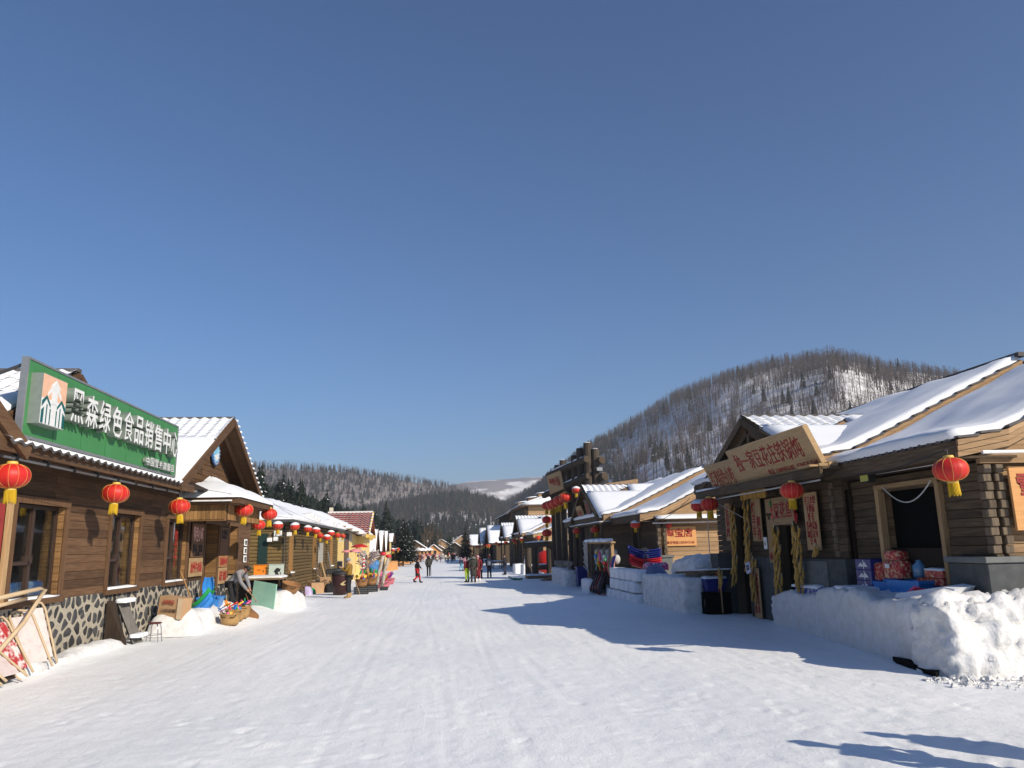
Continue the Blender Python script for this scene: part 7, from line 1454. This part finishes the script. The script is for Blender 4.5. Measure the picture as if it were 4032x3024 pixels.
for k in range(4):
    z = .80+.22*k; t = thing('snack_carton', ['lowest', 'second', 'third', 'top'][k] + ' blue carton with snow peak print in the doorway stack', 'carton', (9.15, 16.2, z), 'blue cartons by the doorway'); part(MB().cbox(8.98, 9.32, 15.75, 16.35, z, z+.215, .006), 'box', DBLUE, t)
    part(MB().prism([(8.976, 16.25, z+.06), (8.976, 16.12, z+.15), (8.976, 16.05, z+.10), (8.976, 15.97, z+.16), (8.976, 15.85, z+.06)], (-.003, 0, 0)), 'peak_print', LETTER, t); part(MB().box(8.972, 8.976, 16.0, 16.03, z+.01, z+.2), 'stripe', LETTER, t)
PRINT = mk('red_candy_print', (.42, .02, .03), (.65, .45, .25), scale=16, rough=.35, lo=.48, hi=.62, coords='obj')
for (x, y, z, sx, sy, sz, lab) in ((9.2, 15.75, 1.26, .3, .5, .36, 'left red printed gift bag above the blue tubs'), (9.2, 15.15, 1.31, .3, .62, .36, 'right red printed gift bag with a white label'), (9.3, 15.3, 1.66, .3, .5, .2, 'rounded red candy bag lying on top of the others')):
    t = thing('gift_bag', lab, 'bag', (x, y, z), 'red gift bags'); lump('bag', PRINT, x-sx/2, x+sx/2, y-sy/2, y+sy/2, z, z+sz, t, .03, .08, .08, seed=y, freq=3)
    if 'label' in lab: part(MB().box(x-sx/2-.03, x-sx/2-.024, y-.02, y+.14, z+.2, z+.28), 'white_label', WHITE, t)
for (z, lab) in ((1.22, 'lower red gift box on the ledge right of the doorway'), (1.36, 'upper red gift box with snow on top')):
    t = thing('gift_box', lab, 'box', (9.35, 13.95, z), 'red gift boxes'); part(MB().cbox(9.15, 9.5, 13.66, 14.45 if z < 1.3 else 14.2, z, z+.13, .008), 'box', PRINT, t)
    if z > 1.3: slab(t, 'snow_cover', SNOW, ((9.15, 13.66, z+.13), (9.5, 13.66, z+.13), (9.5, 14.2, z+.13), (9.15, 14.2, z+.13)), .05, 5, 5)
t = thing('water_jug', 'blue translucent water jug in the dark doorway', 'jug', (9.5, 14.7, 1.32)); part(MB().lathe([(.02, 0), (.13, .01), (.135, .1), (.128, .13), (.135, .16), (.135, .25), (.06, .31), (.05, .36), (.01, .36)], 18, (9.4, 14.72, 1.31)), 'bottle', plain('jug_blue', (.12, .30, .50), .2, spec=.6), t, True)
t = thing('pink_scoop', 'pink and red plastic scoop standing behind the snow bank', 'scoop', (8.75, 13.85, 1.0)); part(MB().lathe([(.09, 0), (.12, .14), (.10, .24), (.085, .24), (.10, .14), (.07, .02)], 14, (8.75, 13.8, .95), sq=(1, .8)), 'cup', REDP, t, True); part(MB().tube([(8.64, 13.86, 1.0), (8.60, 13.9, 1.12), (8.66, 13.8, 1.22), (8.74, 13.76, 1.2)], .022, 7), 'handle', PINK, t, True)
t = thing('white_board', 'long white foam board lying tilted on the snow bank', 'board', (8.6, 12.8, 1.0)); part(MB().prism([(8.35, 14.0, .98), (8.4, 13.95, 1.10), (8.5, 12.75, 1.27), (8.52, 12.45, 1.25), (8.5, 12.55, 1.13)], (.45, .1, .04)), 'panel', SNOW, t)
t = thing('wrapped_goods', 'blue and white striped bundle half under snow at the left of the bank', 'bundle', (8.75, 18.2, .8)); lump('bundle', mk('blue_stripe', (.02, .05, .28), (.6, .62, .68), sc=(1, 8, 8), scale=2, rough=.4, lo=.52, hi=.56), 8.8, 9.1, 17.3, 19.1, .75, 1.0, t, .05, .1, .1, seed=2); lump('bundle_snow', SNOW, 8.78, 9.08, 17.8, 19.2, .97, 1.05, t, .04, .1, .05, seed=6)
# the second shop's display
for k in range(8):
    pr = SN if k > 3 else SR
    sled(pr, ['lowest', 'second', 'third', 'fourth', 'fifth', 'sixth', 'seventh', 'top'][k] + (' blue' if k > 3 else ' red') + ' sled of the stack on the snow block wall', (8.35, 31.4+.03*(k%3), 1.14+k*.085), R(88), R(-4), 0, 1.1, 'sleds stacked on the snow wall')
for k, (m, cn) in enumerate([(DBLUE, 'navy'), (PINK, 'pink'), (GREENP, 'green'), (REDP, 'crimson')]):
    pr = sled_proto('plastic_sled', m); sled(pr, cn + ' sled standing upright on the display rack', (7.45+.03*k, 33.6+.42*k, 1.0), R(80), R(78), 0, 1.0, 'upright sleds on the rack')
rk = thing('display_rack', 'wooden display rack with snowy top bar before the second shop', 'rack', (7.6, 36, 0))
for y in (33.6, 39.2): part(MB().box(7.45, 7.57, y, y+.12, -.1, 2.15), 'post', PALE_Z, rk)
part(MB().box(7.42, 7.6, 33.4, 39.5, 2.15, 2.22), 'top_bar', PALE_Y, rk)
for k in range(4): lump('snow_clump', SNOW, 7.3, 7.7, 34.2+k*1.4, 35.1+k*1.4, 2.22, 2.36, rk, .06, .1, .06, seed=k)
part(MB().box(7.5, 8.3, 33.5, 39.3, .55, .62), 'shelf', GRY_Y, rk)
for k in range(7):
    t = thing('plush_toy', ['first', 'second', 'third', 'fourth', 'fifth', 'sixth', 'seventh'][k] + ' grey plush toy along the shelf of the rack, counted from the right', 'toy', (7.8, 34.3+.65*k, 1.3), 'plush toys on the rack'); x, y, z = 7.8, 34.3+.65*k, 1.45+.12*(k % 2)
    part(MB().ball((x, y, z), .2, 10, 8, (1, 1, 1.2)).ball((x-.05, y, z+.3), .14, 10, 8), 'body', FUR if k % 2 else plain('plush_white', (.5, .5, .5), .95), t, True)
    for s in (-1, 1): part(MB().ball((x-.05, y+s*.1, z+.42), .045, 6, 5), 'ear', FUR, t)
gl = thing('hanging_gloves', 'bunch of dark ski gloves and pouches hanging to the ground', 'gloves', (7.15, 35.2, 0))
for k in range(22):
    y = 34.2+.16*k*.75; x = 7.2-.012*(k % 5); z = .75-.06*(k % 4); part(MB().tube([(x+.1, y, z+.1), (x, y, z-.2), (x-.12, y-.03, z-.45), (x-.15, y-.05, z-.62)], [.035, .06, .07, .03], 6), 'glove', [COATB, CNAVY, COATB, CWINE, DMETAL][k % 5], gl, True)
for k in range(9): toy(['red', 'green', 'white', 'pink', 'orange', 'lime', 'blue', 'yellow', 'teal'][k] + ' toy flower or bat on the rack front', (7.2+.05*(k % 3), 34.0+.3*k, .95+.14*(k % 4)), [REDP, GREENP, WHITE, PINK, ORANGE, LIME, BLUE, YELP, MINT][k], 'bottle' if k % 2 else 'ball_maker', k, R(10), 1.25)
fw_ = thing('stick_bunch', 'bunch of pale frosty sticks at the left of the rack', 'sticks', (7.4, 38.6, .6)); q = MB()
for j in range(70): a = random.uniform(-.9, .6); q.tube([(7.45, 38.8, .7+j*.012), (7.45-.2, 38.8+math.sin(a)*.9, .75+j*.018+.3*math.cos(a))], [.02, .03], 4)
part(q, 'sticks', mk('frosty_sticks', (.34, .30, .27), (.6, .58, .56), scale=9, rough=.8), fw_, kind='stuff')
t = thing('cardboard_box', 'brown cardboard box beside the grey plinth of the second shop', 'box', (8.6, 33.6, 1.0)); part(MB().cbox(8.45, 9.0, 33.4, 34.2, 1.12, 1.5, .01), 'carton', CARD, t); part(MB().prism([(8.45, 33.4, 1.5), (9.0, 33.4, 1.5), (9.0, 33.2, 1.62), (8.45, 33.2, 1.62)], (0, 0, .008)), 'flap', CARD, t)
t = thing('magenta_bag', 'magenta and white plastic bags beside the stacked sleds', 'bag', (8.0, 30.0, 1.15)); lump('bag', mk('magenta_print', (.35, .02, .16), (.7, .6, .68), scale=7, rough=.4, lo=.5, hi=.6, coords='obj'), 7.9, 8.7, 29.3, 30.3, 1.1, 1.38, t, .08, .1, .12, seed=8)
t = thing('blue_net', 'crumpled blue tarpaulin on the snow by the second shop', 'tarp', (8.0, 29.2, 1.05)); lump('tarp', plain('tarp_dull', (.12, .15, .28), .7), 7.7, 8.4, 28.4, 29.3, 1.0, 1.25, t, .12, .08, .12, taper=.4, seed=9)
sled(SG_, 'bright green sled with a seat lying on the snow before the gate', (5.25, 54.3, gz(5, 54)+.04), R(85), 0, 0, .85)
for k, (x, y) in enumerate([(7.2, 46.0), (7.25, 47.6), (7.3, 44.2)]):
    t = thing('stick_bunch', ['middle', 'left', 'right'][k] + ' bunch of dry sticks on the snow counter by the gate', 'sticks', (x, y, .8), 'stick bunches on the snow counter'); q = MB()
    for j in range(34): a = random.uniform(0, 6.28); q.tube([(x, y, .75), (x+.25*math.cos(a), y+.5*math.sin(a), .75+random.uniform(.25, .5))], [.012, .02], 4)
    part(q, 'sticks', mk('dry_sticks', (.32, .26, .21), (.5, .45, .4), scale=9, rough=.9), t, kind='stuff')
for (x, y, lab) in ((6.3, 112, 'dark trestle table in the far right shade'), (6.6, 90, 'souvenir table before the fourth log house')):
    g = gz(x, y); t = thing('trestle_table', lab, 'table', (x, y, g)); part(MB().cbox(x-.6, x+.6, y-1.6, y+1.6, g+.75, g+.82, .01), 'top', GRY_Y, t); slab(t, 'snow_cover', SNOW, ((x-.6, y-1.6, g+.82), (x+.6, y-1.6, g+.82), (x+.6, y+1.6, g+.82), (x-.6, y+1.6, g+.82)), .08, 6, 6)
    for dy in (-1.4, 1.4): part(MB().box(x-.5, x-.4, y+dy-.05, y+dy+.05, g, g+.75).box(x+.4, x+.5, y+dy-.05, y+dy+.05, g, g+.75), 'leg', GRY_Z, t)

for (a, b, sag, lab) in (((-7.5, 24.3, 4.35), (-7.0, 21.6, 3.75), .25, 'thin cable drooping from the porch roof to the shop eave'), ((-7.5, 26.3, 4.62), (-6.3, 24.2, 3.85), .12, 'second thin cable running down the porch snow'), ((-7.3, 27.5, 4.4), (-7.2, 39.6, 3.75), .35, 'black cable from the porch to the olive house corner'), ((8.4, 16.0, 3.5), (8.3, 11.9, 3.5), .15, 'cable slung under the eave at the right edge'), ((8.0, 24.2, 3.5), (8.5, 33.0, 3.2), .4, 'cable between the corn shop and the sunlit board shop')):
    t = thing('overhead_cable', lab, 'cable', a); part(MB().tube([Vector(a).lerp(Vector(b), i/16)-Vector((0, 0, sag*math.sin(math.pi*i/16))) for i in range(17)], .010, 4), 'cable', BCABLE, t)
# ------------------------------------------------------------------ people
def skin_mesh(verts, edges, radii, root=0, sub=1):
    me = bpy.data.meshes.new('sk'); me.from_pydata(verts, edges, []); ob = bpy.data.objects.new('sk', me); col.objects.link(ob)
    md = ob.modifiers.new('skin', 'SKIN'); md.use_smooth_shade = True
    for i, r in enumerate(radii):
        v = me.skin_vertices[0].data[i]; v.radius = r if hasattr(r, '__len__') else (r, r); v.use_root = (i == root)
    sb = ob.modifiers.new('sub', 'SUBSURF'); sb.levels = sub; sb.render_levels = sub
    dg = bpy.context.evaluated_depsgraph_get(); out = bpy.data.meshes.new_from_object(ob.evaluated_get(dg))
    bpy.data.objects.remove(ob); bpy.data.meshes.remove(me); return out
POSES = {   # joints for a 1.72 m figure facing +Y: name -> (x, y, z)
 'stand': dict(pel=(0, 0, .95), spi=(0, 0, 1.18), che=(0, .01, 1.36), nek=(0, 0, 1.49), hed=(0, .02, 1.60), shL=(-.19, 0, 1.40), elL=(-.25, -.02, 1.14), wrL=(-.25, .05, .90), shR=(.19, 0, 1.40), elR=(.25, -.02, 1.14), wrR=(.25, .05, .90), hiL=(-.10, 0, .90), knL=(-.11, .02, .49), anL=(-.11, -.02, .09), hiR=(.10, 0, .90), knR=(.11, .02, .49), anR=(.11, -.02, .09)),
 'walk': dict(pel=(0, 0, .93), spi=(0, .01, 1.16), che=(0, .03, 1.34), nek=(0, .03, 1.47), hed=(0, .06, 1.58), shL=(-.19, .02, 1.38), elL=(-.24, -.12, 1.14), wrL=(-.22, -.05, .92), shR=(.19, .02, 1.38), elR=(.24, .10, 1.14), wrR=(.20, .26, .98), hiL=(-.10, 0, .88), knL=(-.10, .16, .50), anL=(-.10, .20, .09), hiR=(.10, 0, .88), knR=(.10, .02, .48), anR=(.10, -.26, .14)),
 'phone': dict(pel=(0, 0, .95), spi=(0, -.01, 1.18), che=(0, 0, 1.36), nek=(0, .01, 1.49), hed=(0, .05, 1.60), shL=(-.19, 0, 1.40), elL=(-.23, .10, 1.15), wrL=(-.07, .36, 1.30), shR=(.19, 0, 1.40), elR=(.23, .10, 1.15), wrR=(.07, .36, 1.30), hiL=(-.10, 0, .90), knL=(-.12, .02, .49), anL=(-.13, -.02, .09), hiR=(.10, 0, .90), knR=(.12, .02, .49), anR=(.13, -.02, .09)),
 'bend': dict(pel=(0, -.12, .90), spi=(0, .04, 1.08), che=(0, .22, 1.20), nek=(0, .34, 1.29), hed=(0, .44, 1.33), shL=(-.18, .24, 1.22), elL=(-.22, .36, .95), wrL=(-.12, .50, .72), shR=(.18, .24, 1.22), elR=(.22, .34, .94), wrR=(.10, .54, .66), hiL=(-.10, -.10, .86), knL=(-.12, -.02, .47), anL=(-.13, -.10, .09), hiR=(.10, -.10, .86), knR=(.12, .02, .47), anR=(.14, -.04, .09)),
 'pocket': dict(pel=(0, 0, .95), spi=(0, 0, 1.18), che=(0, 0, 1.36), nek=(0, .01, 1.49), hed=(0, .03, 1.60), shL=(-.19, 0, 1.40), elL=(-.29, -.06, 1.14), wrL=(-.17, .08, .98), shR=(.19, 0, 1.40), elR=(.29, -.06, 1.14), wrR=(.17, .08, .98), hiL=(-.10, 0, .90), knL=(-.12, .02, .49), anL=(-.14, -.02, .09), hiR=(.10, 0, .90), knR=(.12, .02, .49), anR=(.13, -.02, .09))}
PM = {}
def body_parts(pose, coat, bulk=1.0):
    key = (pose, coat, bulk)
    if key in PM: return PM[key]
    J = {k: Vector(v) for k, v in POSES[pose].items()}
    up = (J['hed']-J['nek']).normalized(); fwd = Vector((0, 1, 0)); fwd = (fwd-up*fwd.dot(up)).normalized()
    names = ['pel', 'spi', 'che', 'nek', 'hed', 'top', 'shL', 'elL', 'wrL', 'haL', 'shR', 'elR', 'wrR', 'haR', 'hiL', 'knL', 'anL', 'toL', 'hiR', 'knR', 'anR', 'toR']
    J['top'] = J['hed']+up*.11
    for s in 'LR':
        d = (J['wr'+s]-J['el'+s]).normalized(); J['ha'+s] = J['wr'+s]+d*.085; J['to'+s] = J['an'+s]+Vector((0, .16, -.05))
    rad = dict(pel=(.13, .11), spi=(.125, .095), che=(.14, .10), nek=.052, hed=(.078, .092), top=(.06, .07), sh=.058, el=.042, wr=.030, ha=(.038, .02), hi=.085, kn=.055, an=.038, to=(.04, .03))
    R_ = [rad[n] if n in rad else rad[n[:2]] for n in names]
    idx = {n: i for i, n in enumerate(names)}
    E = [('pel', 'spi'), ('spi', 'che'), ('che', 'nek'), ('nek', 'hed'), ('hed', 'top')]
    for s in 'LR': E += [('che', 'sh'+s), ('sh'+s, 'el'+s), ('el'+s, 'wr'+s), ('wr'+s, 'ha'+s), ('pel', 'hi'+s), ('hi'+s, 'kn'+s), ('kn'+s, 'an'+s), ('an'+s, 'to'+s)]
    body = skin_mesh([J[n][:] for n in names], [(idx[a], idx[b]) for a, b in E], R_, 0, 1)
    # nose, ears and five fingers on each hand, merged into the one body mesh
    bm = bmesh.new(); bm.from_mesh(body); bpy.data.meshes.remove(body)
    side = up.cross(fwd)
    ex = MB(); h = J['hed']; ex.tube([h+fwd*.08+up*.03, h+fwd*.108-up*.015, h+fwd*.082-up*.03], [.009, .017, .012], 6)
    for s in (-1, 1): ex.ball(h+side*(s*.082)-fwd*.005, .022, 6, 5, (.5, .9, 1.3))
    for s in 'LR':
        d = (J['ha'+s]-J['wr'+s]).normalized(); a = d.cross(Vector((0, 0, 1))); a = a.normalized() if a.length > .1 else Vector((1, 0, 0)); b = a.cross(d)
        for k, (o, l) in enumerate(((-.026, .062), (-.009, .075), (.009, .07), (.025, .055))):
            p = J['ha'+s]+a*o; ex.tube([p-d*.01, p+d*l*.5+b*.008, p+d*l*.85+b*.03], [.0105, .0098, .0075], 6)
        p = J['wr'+s]+a*.03+d*.03; ex.tube([p, p+a*.025+d*.03, p+a*.022+d*.06+b*.015], [.012, .011, .009], 6)
    v0 = [bm.verts.new(v) for v in ex.v]
    for f in ex.f: bm.faces.new([v0[i] for i in f])
    body = bpy.data.meshes.new('body'); bm.to_mesh(body); bm.free()
    for p in body.polygons: p.use_smooth = True
    out = {'body': body}
    fc = MB()
    for s in (-1, 1): fc.ball(h+fwd*.083+side*(s*.032)+up*.02, .010, 6, 5)
    out['eyes'] = fc.mesh('eyes', HAIR, True)
    out['mouth'] = MB().tube([h+fwd*.088+side*-.022-up*.052, h+fwd*.095-up*.055, h+fwd*.088+side*.022-up*.052], .005, 5).mesh('mouth', CARVED)
    hr = MB(); 
    def cap(rx, ry, lo, grow=1.0):
        m = MB(); n = 14
        for_ = []
        for i in range(8):
            t = math.pi/2*(1-i/7); z = math.sin(t); r = math.cos(t)
            for_.append((max(.004, r), z))
        vs = []; fs = []
        for i, (r, z) in enumerate(reversed(for_)):
            for j in range(n):
                a = 2*math.pi*j/n; back = max(0, -math.sin(a)); dz = -lo*back*(1 if i == 0 else (1-i/7)); vs.append(h+up*(.025+.115*grow*z+dz)+side*(rx*grow*r*math.cos(a))+fwd*(ry*grow*r*math.sin(a)-.012))
        for i in range(7):
            for j in range(n): fs.append((i*n+j, i*n+(j+1) % n, (i+1)*n+(j+1) % n, (i+1)*n+j))
        m.add(vs, fs); return m
    out['hair'] = cap(.092, .108, .10).mesh('hair', HAIR, True); out['long_hair'] = cap(.098, .112, .26).mesh('long_hair', HAIR, True); out['hat'] = cap(.100, .118, .05, 1.06).mesh('hat', CGREY, True)
    # coat: torso and arms a size larger than the body
    hem = {'short': .74, 'mid': .52, 'long': .32}[coat]; P = J['pel']; leg = Vector((0, 0, -1)); k = bulk
    cn = ['che', 'spi', 'pel', 'hem', 'col', 'shL', 'elL', 'wrL', 'shR', 'elR', 'wrR']; C = {n: J.get(n) for n in cn}; C['hem'] = Vector((P.x, P.y+(.02 if pose != 'bend' else -.02), hem+(.10 if pose == 'bend' else 0))); C['col'] = J['nek']-up*.0
    cr = dict(che=(.175*k, .135*k), spi=(.165*k, .13*k), pel=(.175*k, .145*k), hem=((.19*k, .16*k) if coat == 'short' else (.22*k, .19*k)), col=.075, shL=.088*k, elL=.07*k, wrL=.052*k, shR=.088*k, elR=.07*k, wrR=.052*k)
    ci = {n: i for i, n in enumerate(cn)}; CE = [('che', 'spi'), ('spi', 'pel'), ('pel', 'hem'), ('che', 'col'), ('che', 'shL'), ('shL', 'elL'), ('elL', 'wrL'), ('che', 'shR'), ('shR', 'elR'), ('elR', 'wrR')]
    out['coat'] = skin_mesh([C[n][:] for n in cn], [(ci[a], ci[b]) for a, b in CE], [cr[n] for n in cn], 0, 1)
    ln = ['pel', 'hiL', 'knL', 'anL', 'hiR', 'knR', 'anR']; li = {n: i for i, n in enumerate(ln)}
    out['trousers'] = skin_mesh([(J[n]+(Vector((0, 0, .03)) if n[:2] == 'an' else Vector()))[:] for n in ln], [(li[a], li[b]) for a, b in (('pel', 'hiL'), ('hiL', 'knL'), ('knL', 'anL'), ('pel', 'hiR'), ('hiR', 'knR'), ('knR', 'anR'))], [(.15, .12), .10, .075, .062, .10, .075, .062], 0, 1)
    bt = MB()
    for s in 'LR':
        a = J['an'+s]; bt.tube([a+Vector((0, 0, .13)), a+Vector((0, 0, .0)), a+Vector((0, .03, -.045)), a+Vector((0, .14, -.05)), a+Vector((0, .20, -.055))], [.062, .062, .062, .052, .03], 8)
    out['boots'] = bt.mesh('boots', COATB, True)
    hd = MB().tube([J['nek']-fwd*.09+side*.14-up*.0, J['nek']-fwd*.15+up*.03, J['nek']-fwd*.09-side*.14], [.05, .085, .05], 8).mesh('hood', FUR, True); out['hood'] = hd
    PM[key] = (out, J, up, fwd, side); return PM[key]
def person(label, loc, rz, pose='stand', coat='mid', cmat=COATB, tmat=COATB, bmat=COATB, head='hair', hmat=None, hood=None, s=1.0, group=None, bulk=1.0):
    out, J, up, fwd, side = body_parts(pose, coat, bulk); p = proto('person')
    def child(k, m):
        o = obj(k, out[k], p)
        if len(out[k].materials) == 0: out[k].materials.append(m)
        o.material_slots[0].link = 'OBJECT'; o.material_slots[0].material = m; return o
    b = child('body', SKIN); child('eyes', HAIR); child('mouth', CARVED); child('coat', cmat); child('trousers', tmat); child('boots', bmat)
    child(head, hmat or (HAIR if 'hair' in head else CGREY))
    if head == 'hat': pass
    if hood: child('hood', hood)
    tag(p, label, 'person', group); place(p, loc, rz, s); return p, J
FACE_L, FACE_R, AWAY, TOWARD = R(90), R(-90), 0.0, R(180)
W_, J = person('man in grey sweater and black trousers bending over the straw baskets', (-6.75, 27.0, gz(-6.75, 27)-.02), R(-105), 'bend', 'short', CGREY, COATB, COATB, 'hair', None, None, 1.0)
sh = thing('small_spade', 'wooden handled spade held by the bending man', 'spade', (-6.3, 26.8, .7)); Mw = Matrix.Translation((-6.75, 27.0, gz(-6.75, 27)-.02)) @ Matrix.Rotation(R(-105), 4, 'Z')
pa, pb = Mw @ (J['haR']+Vector((0, -.04, .06))), Mw @ (J['haR']+Vector((.02, .30, -.30))); part(MB().tube([pa, pb], .016, 7), 'handle', PALE_Z, sh); part(MB().ball(pb, .07, 8, 6, (1, 1, .4)), 'blade', METAL, sh)
Y_, J = person('man in mustard jacket and grey knit cap looking at his phone', (-4.22, 38.0, gz(-4.2, 38)), R(78), 'phone', 'short', CMUST, COATB, CTAN, 'hat', plain('cap_grey', (.24, .27, .30), .9), None, 1.06)
ph = thing('phone', 'dark phone held up by the man in mustard', 'phone', (-4.6, 38, 1.3)); Mw = Matrix.Translation((-4.22, 38.0, gz(-4.2, 38))) @ Matrix.Rotation(R(78), 4, 'Z') @ Matrix.Scale(1.06, 4); c = Mw @ ((J['haL']+J['haR'])/2+Vector((0, .03, .05))); part(MB().cbox(c.x-.012, c.x+.012, c.y-.05, c.y+.05, c.z-.02, c.z+.11, .004), 'case', INK, ph)
person('woman in black coat and red leggings walking right', (-1.46, 54.3, gz(0, 54)), R(-80), 'walk', 'long', COATB, CRED, COATB, 'long_hair', s=.96)
M_, J = person('man in black jacket walking away with a stick', (-.86, 67.4, gz(0, 67)), AWAY, 'walk', 'short', COATG, COATB, COATB, 'hat', COATB, COATB, 1.0, bulk=1.1)
pole('walking_stick', 'thin walking stick held by the man in black', (-.62, 67.6, gz(0, 67)), (-.66, 67.5, .72), .012, METAL, 'stick')
person('person in long olive parka with fur hood, seen from behind', (2.28, 52.6, gz(2, 52)), AWAY, 'stand', 'long', COATG, plain('brown_cloth', (.05, .03, .025), .9), COATB, 'hair', None, FUR, 1.03, bulk=1.15)
person('person in lime yellow trousers and dark red jacket beside the olive parka', (1.88, 52.9, gz(2, 52)), R(40), 'stand', 'short', CWINE, LIME, COATB, 'hair', None, FUR, .93)
person('person in long wine red coat and pink hat behind the olive parka', (2.62, 53.4, gz(2, 53)), AWAY, 'stand', 'long', CWINE, CWINE, WHITE, 'hat', CPINK, None, 1.0)
person('man in black clothes standing in the shade right of the group', (3.12, 60.2, gz(3, 60)), R(-30), 'pocket', 'short', COATB, COATB, COATB, 'hair')
person('person with grey backpack and patterned skirt walking away in the shade', (3.8, 59.8, gz(4, 60)), AWAY, 'walk', 'mid', CNAVY, COATB, COATB, 'hat', CRED, None, .96)
bp_ = thing('backpack', 'grey backpack on the back of the person in a red hat', 'backpack', (3.8, 59.6, 1.1)); g = gz(4, 60); part(lump('pack', CGREY, 3.63, 3.97, 59.42, 59.66, g+.92, g+1.38, bp_, .03, .06, .08, seed=2).data, 'x', None, bp_) if False else lump('pack', CGREY, 3.63, 3.97, 59.42, 59.66, g+.92, g+1.38, bp_, .03, .06, .08, seed=2); part(MB().cbox(3.72, 3.88, 59.39, 59.43, g+1.0, g+1.25, .02), 'pocket', WHITE, bp_)
person('child in sky blue trousers with pink and navy jacket', (2.32, 82, gz(2, 82)), R(20), 'walk', 'short', CNAVY, CSKY, COATB, 'hat', CPINK, None, .82, bulk=1.15)
person('companion in pink jacket hurrying behind the child in blue', (2.75, 83, gz(2, 83)), R(-20), 'walk', 'short', CPINK, COATB, COATB, 'hair', None, None, .9)
person('person in dark coat sitting height at the stall in shade', (5.5, 66, gz(5, 66)), R(60), 'pocket', 'mid', COATB, CNAVY, COATB, 'hat', COATB)
person('stall keeper in black hood before the yellow door', (5.9, 92, gz(6, 92)), R(100), 'pocket', 'long', COATB, COATB, COATB, 'hat', COATB, COATB)
person('person in cream coat walking far down the street', (-.38, 165, gz(0, 165)), AWAY, 'walk', 'long', CCREAM, COATB, COATB, 'hat', WHITE, None, 1.0)
person('tall dark figure standing mid street in the distance', (2.6, 158, gz(2, 158)), TOWARD, 'stand', 'long', COATB, COATB, COATB, 'hat', COATB, None, 1.06)
person('child in black with purple trousers far down the street', (.38, 160, gz(0, 160)), TOWARD, 'stand', 'mid', COATB, plain('purple_cloth', (.20, .05, .18), .9), COATB, 'hat', COATB, None, .66)
person('left one of a pale dressed pair far down the street', (1.32, 158, gz(1, 158)), AWAY, 'walk', 'short', CCREAM, COATB, COATB, 'hair', None, None, .92)
person('right smaller one of a pale dressed pair far down the street', (1.78, 157, gz(1, 157)), AWAY, 'walk', 'mid', CTAN, COATB, COATB, 'hat', CCREAM, None, .72)
person('figure in red jacket among the far left crowd', (-2.5, 225, gz(0, 225)), AWAY, 'walk', 'mid', CRED, COATB, COATB, 'hair')
person('figure in black left of the cream coat in the distance', (-1.25, 190, gz(0, 190)), AWAY, 'walk', 'mid', COATB, COATB, COATB, 'hair')
rc = random.Random(12)
for k in range(46):
    y = rc.uniform(165, 260); x = rc.uniform(-5.0, 5.0) if k % 3 else rc.uniform(-5.5, -2.5)*y/200; cm = rc.choice([COATB, COATB, CNAVY, CWINE, COATG, CGREY, CRED, CCREAM, CPINK, CMUST]); nm = {COATB: 'black', CNAVY: 'navy', CWINE: 'wine red', COATG: 'olive', CGREY: 'grey', CRED: 'red', CCREAM: 'cream', CPINK: 'pink', CMUST: 'mustard'}[cm]
    hm_ = rc.choice([HAIR, CRED, CCREAM, CGREY]); hn_ = {HAIR: 'black', CRED: 'red', CCREAM: 'cream', CGREY: 'grey'}[hm_]; ps = rc.choice(['stand', 'walk', 'pocket']); ln_ = rc.choice(['mid', 'long'])
    wh = ('beside the market stalls' if x < -2.6 else 'left of the street middle' if x < 0 else 'right of the street middle' if x < 2.6 else 'near the right hand houses')
    person(f'tiny figure in {"long " if ln_ == "long" else ""}{nm} coat and {hn_} cap {"walking" if ps == "walk" else "standing"} {wh}', (x, y, gz(x, y)), rc.choice([AWAY, TOWARD, R(60), R(-60)]), ps, ln_, cm, rc.choice([COATB, CNAVY]), COATB, 'hat', hm_, None, rc.uniform(.85, 1.02), 'distant crowd')
person('companion outside the right of the frame whose narrow shadow falls on the snow', (5.95, 6.25, 0), R(60), 'pocket', 'mid', COATB, COATB, COATB, 'hat', COATB)
person('second companion outside the right of the frame casting the wider shadow', (7.0, 6.35, 0), R(70), 'stand', 'long', CNAVY, COATB, COATB, 'hat', CRED, None, 1.05, bulk=1.15)
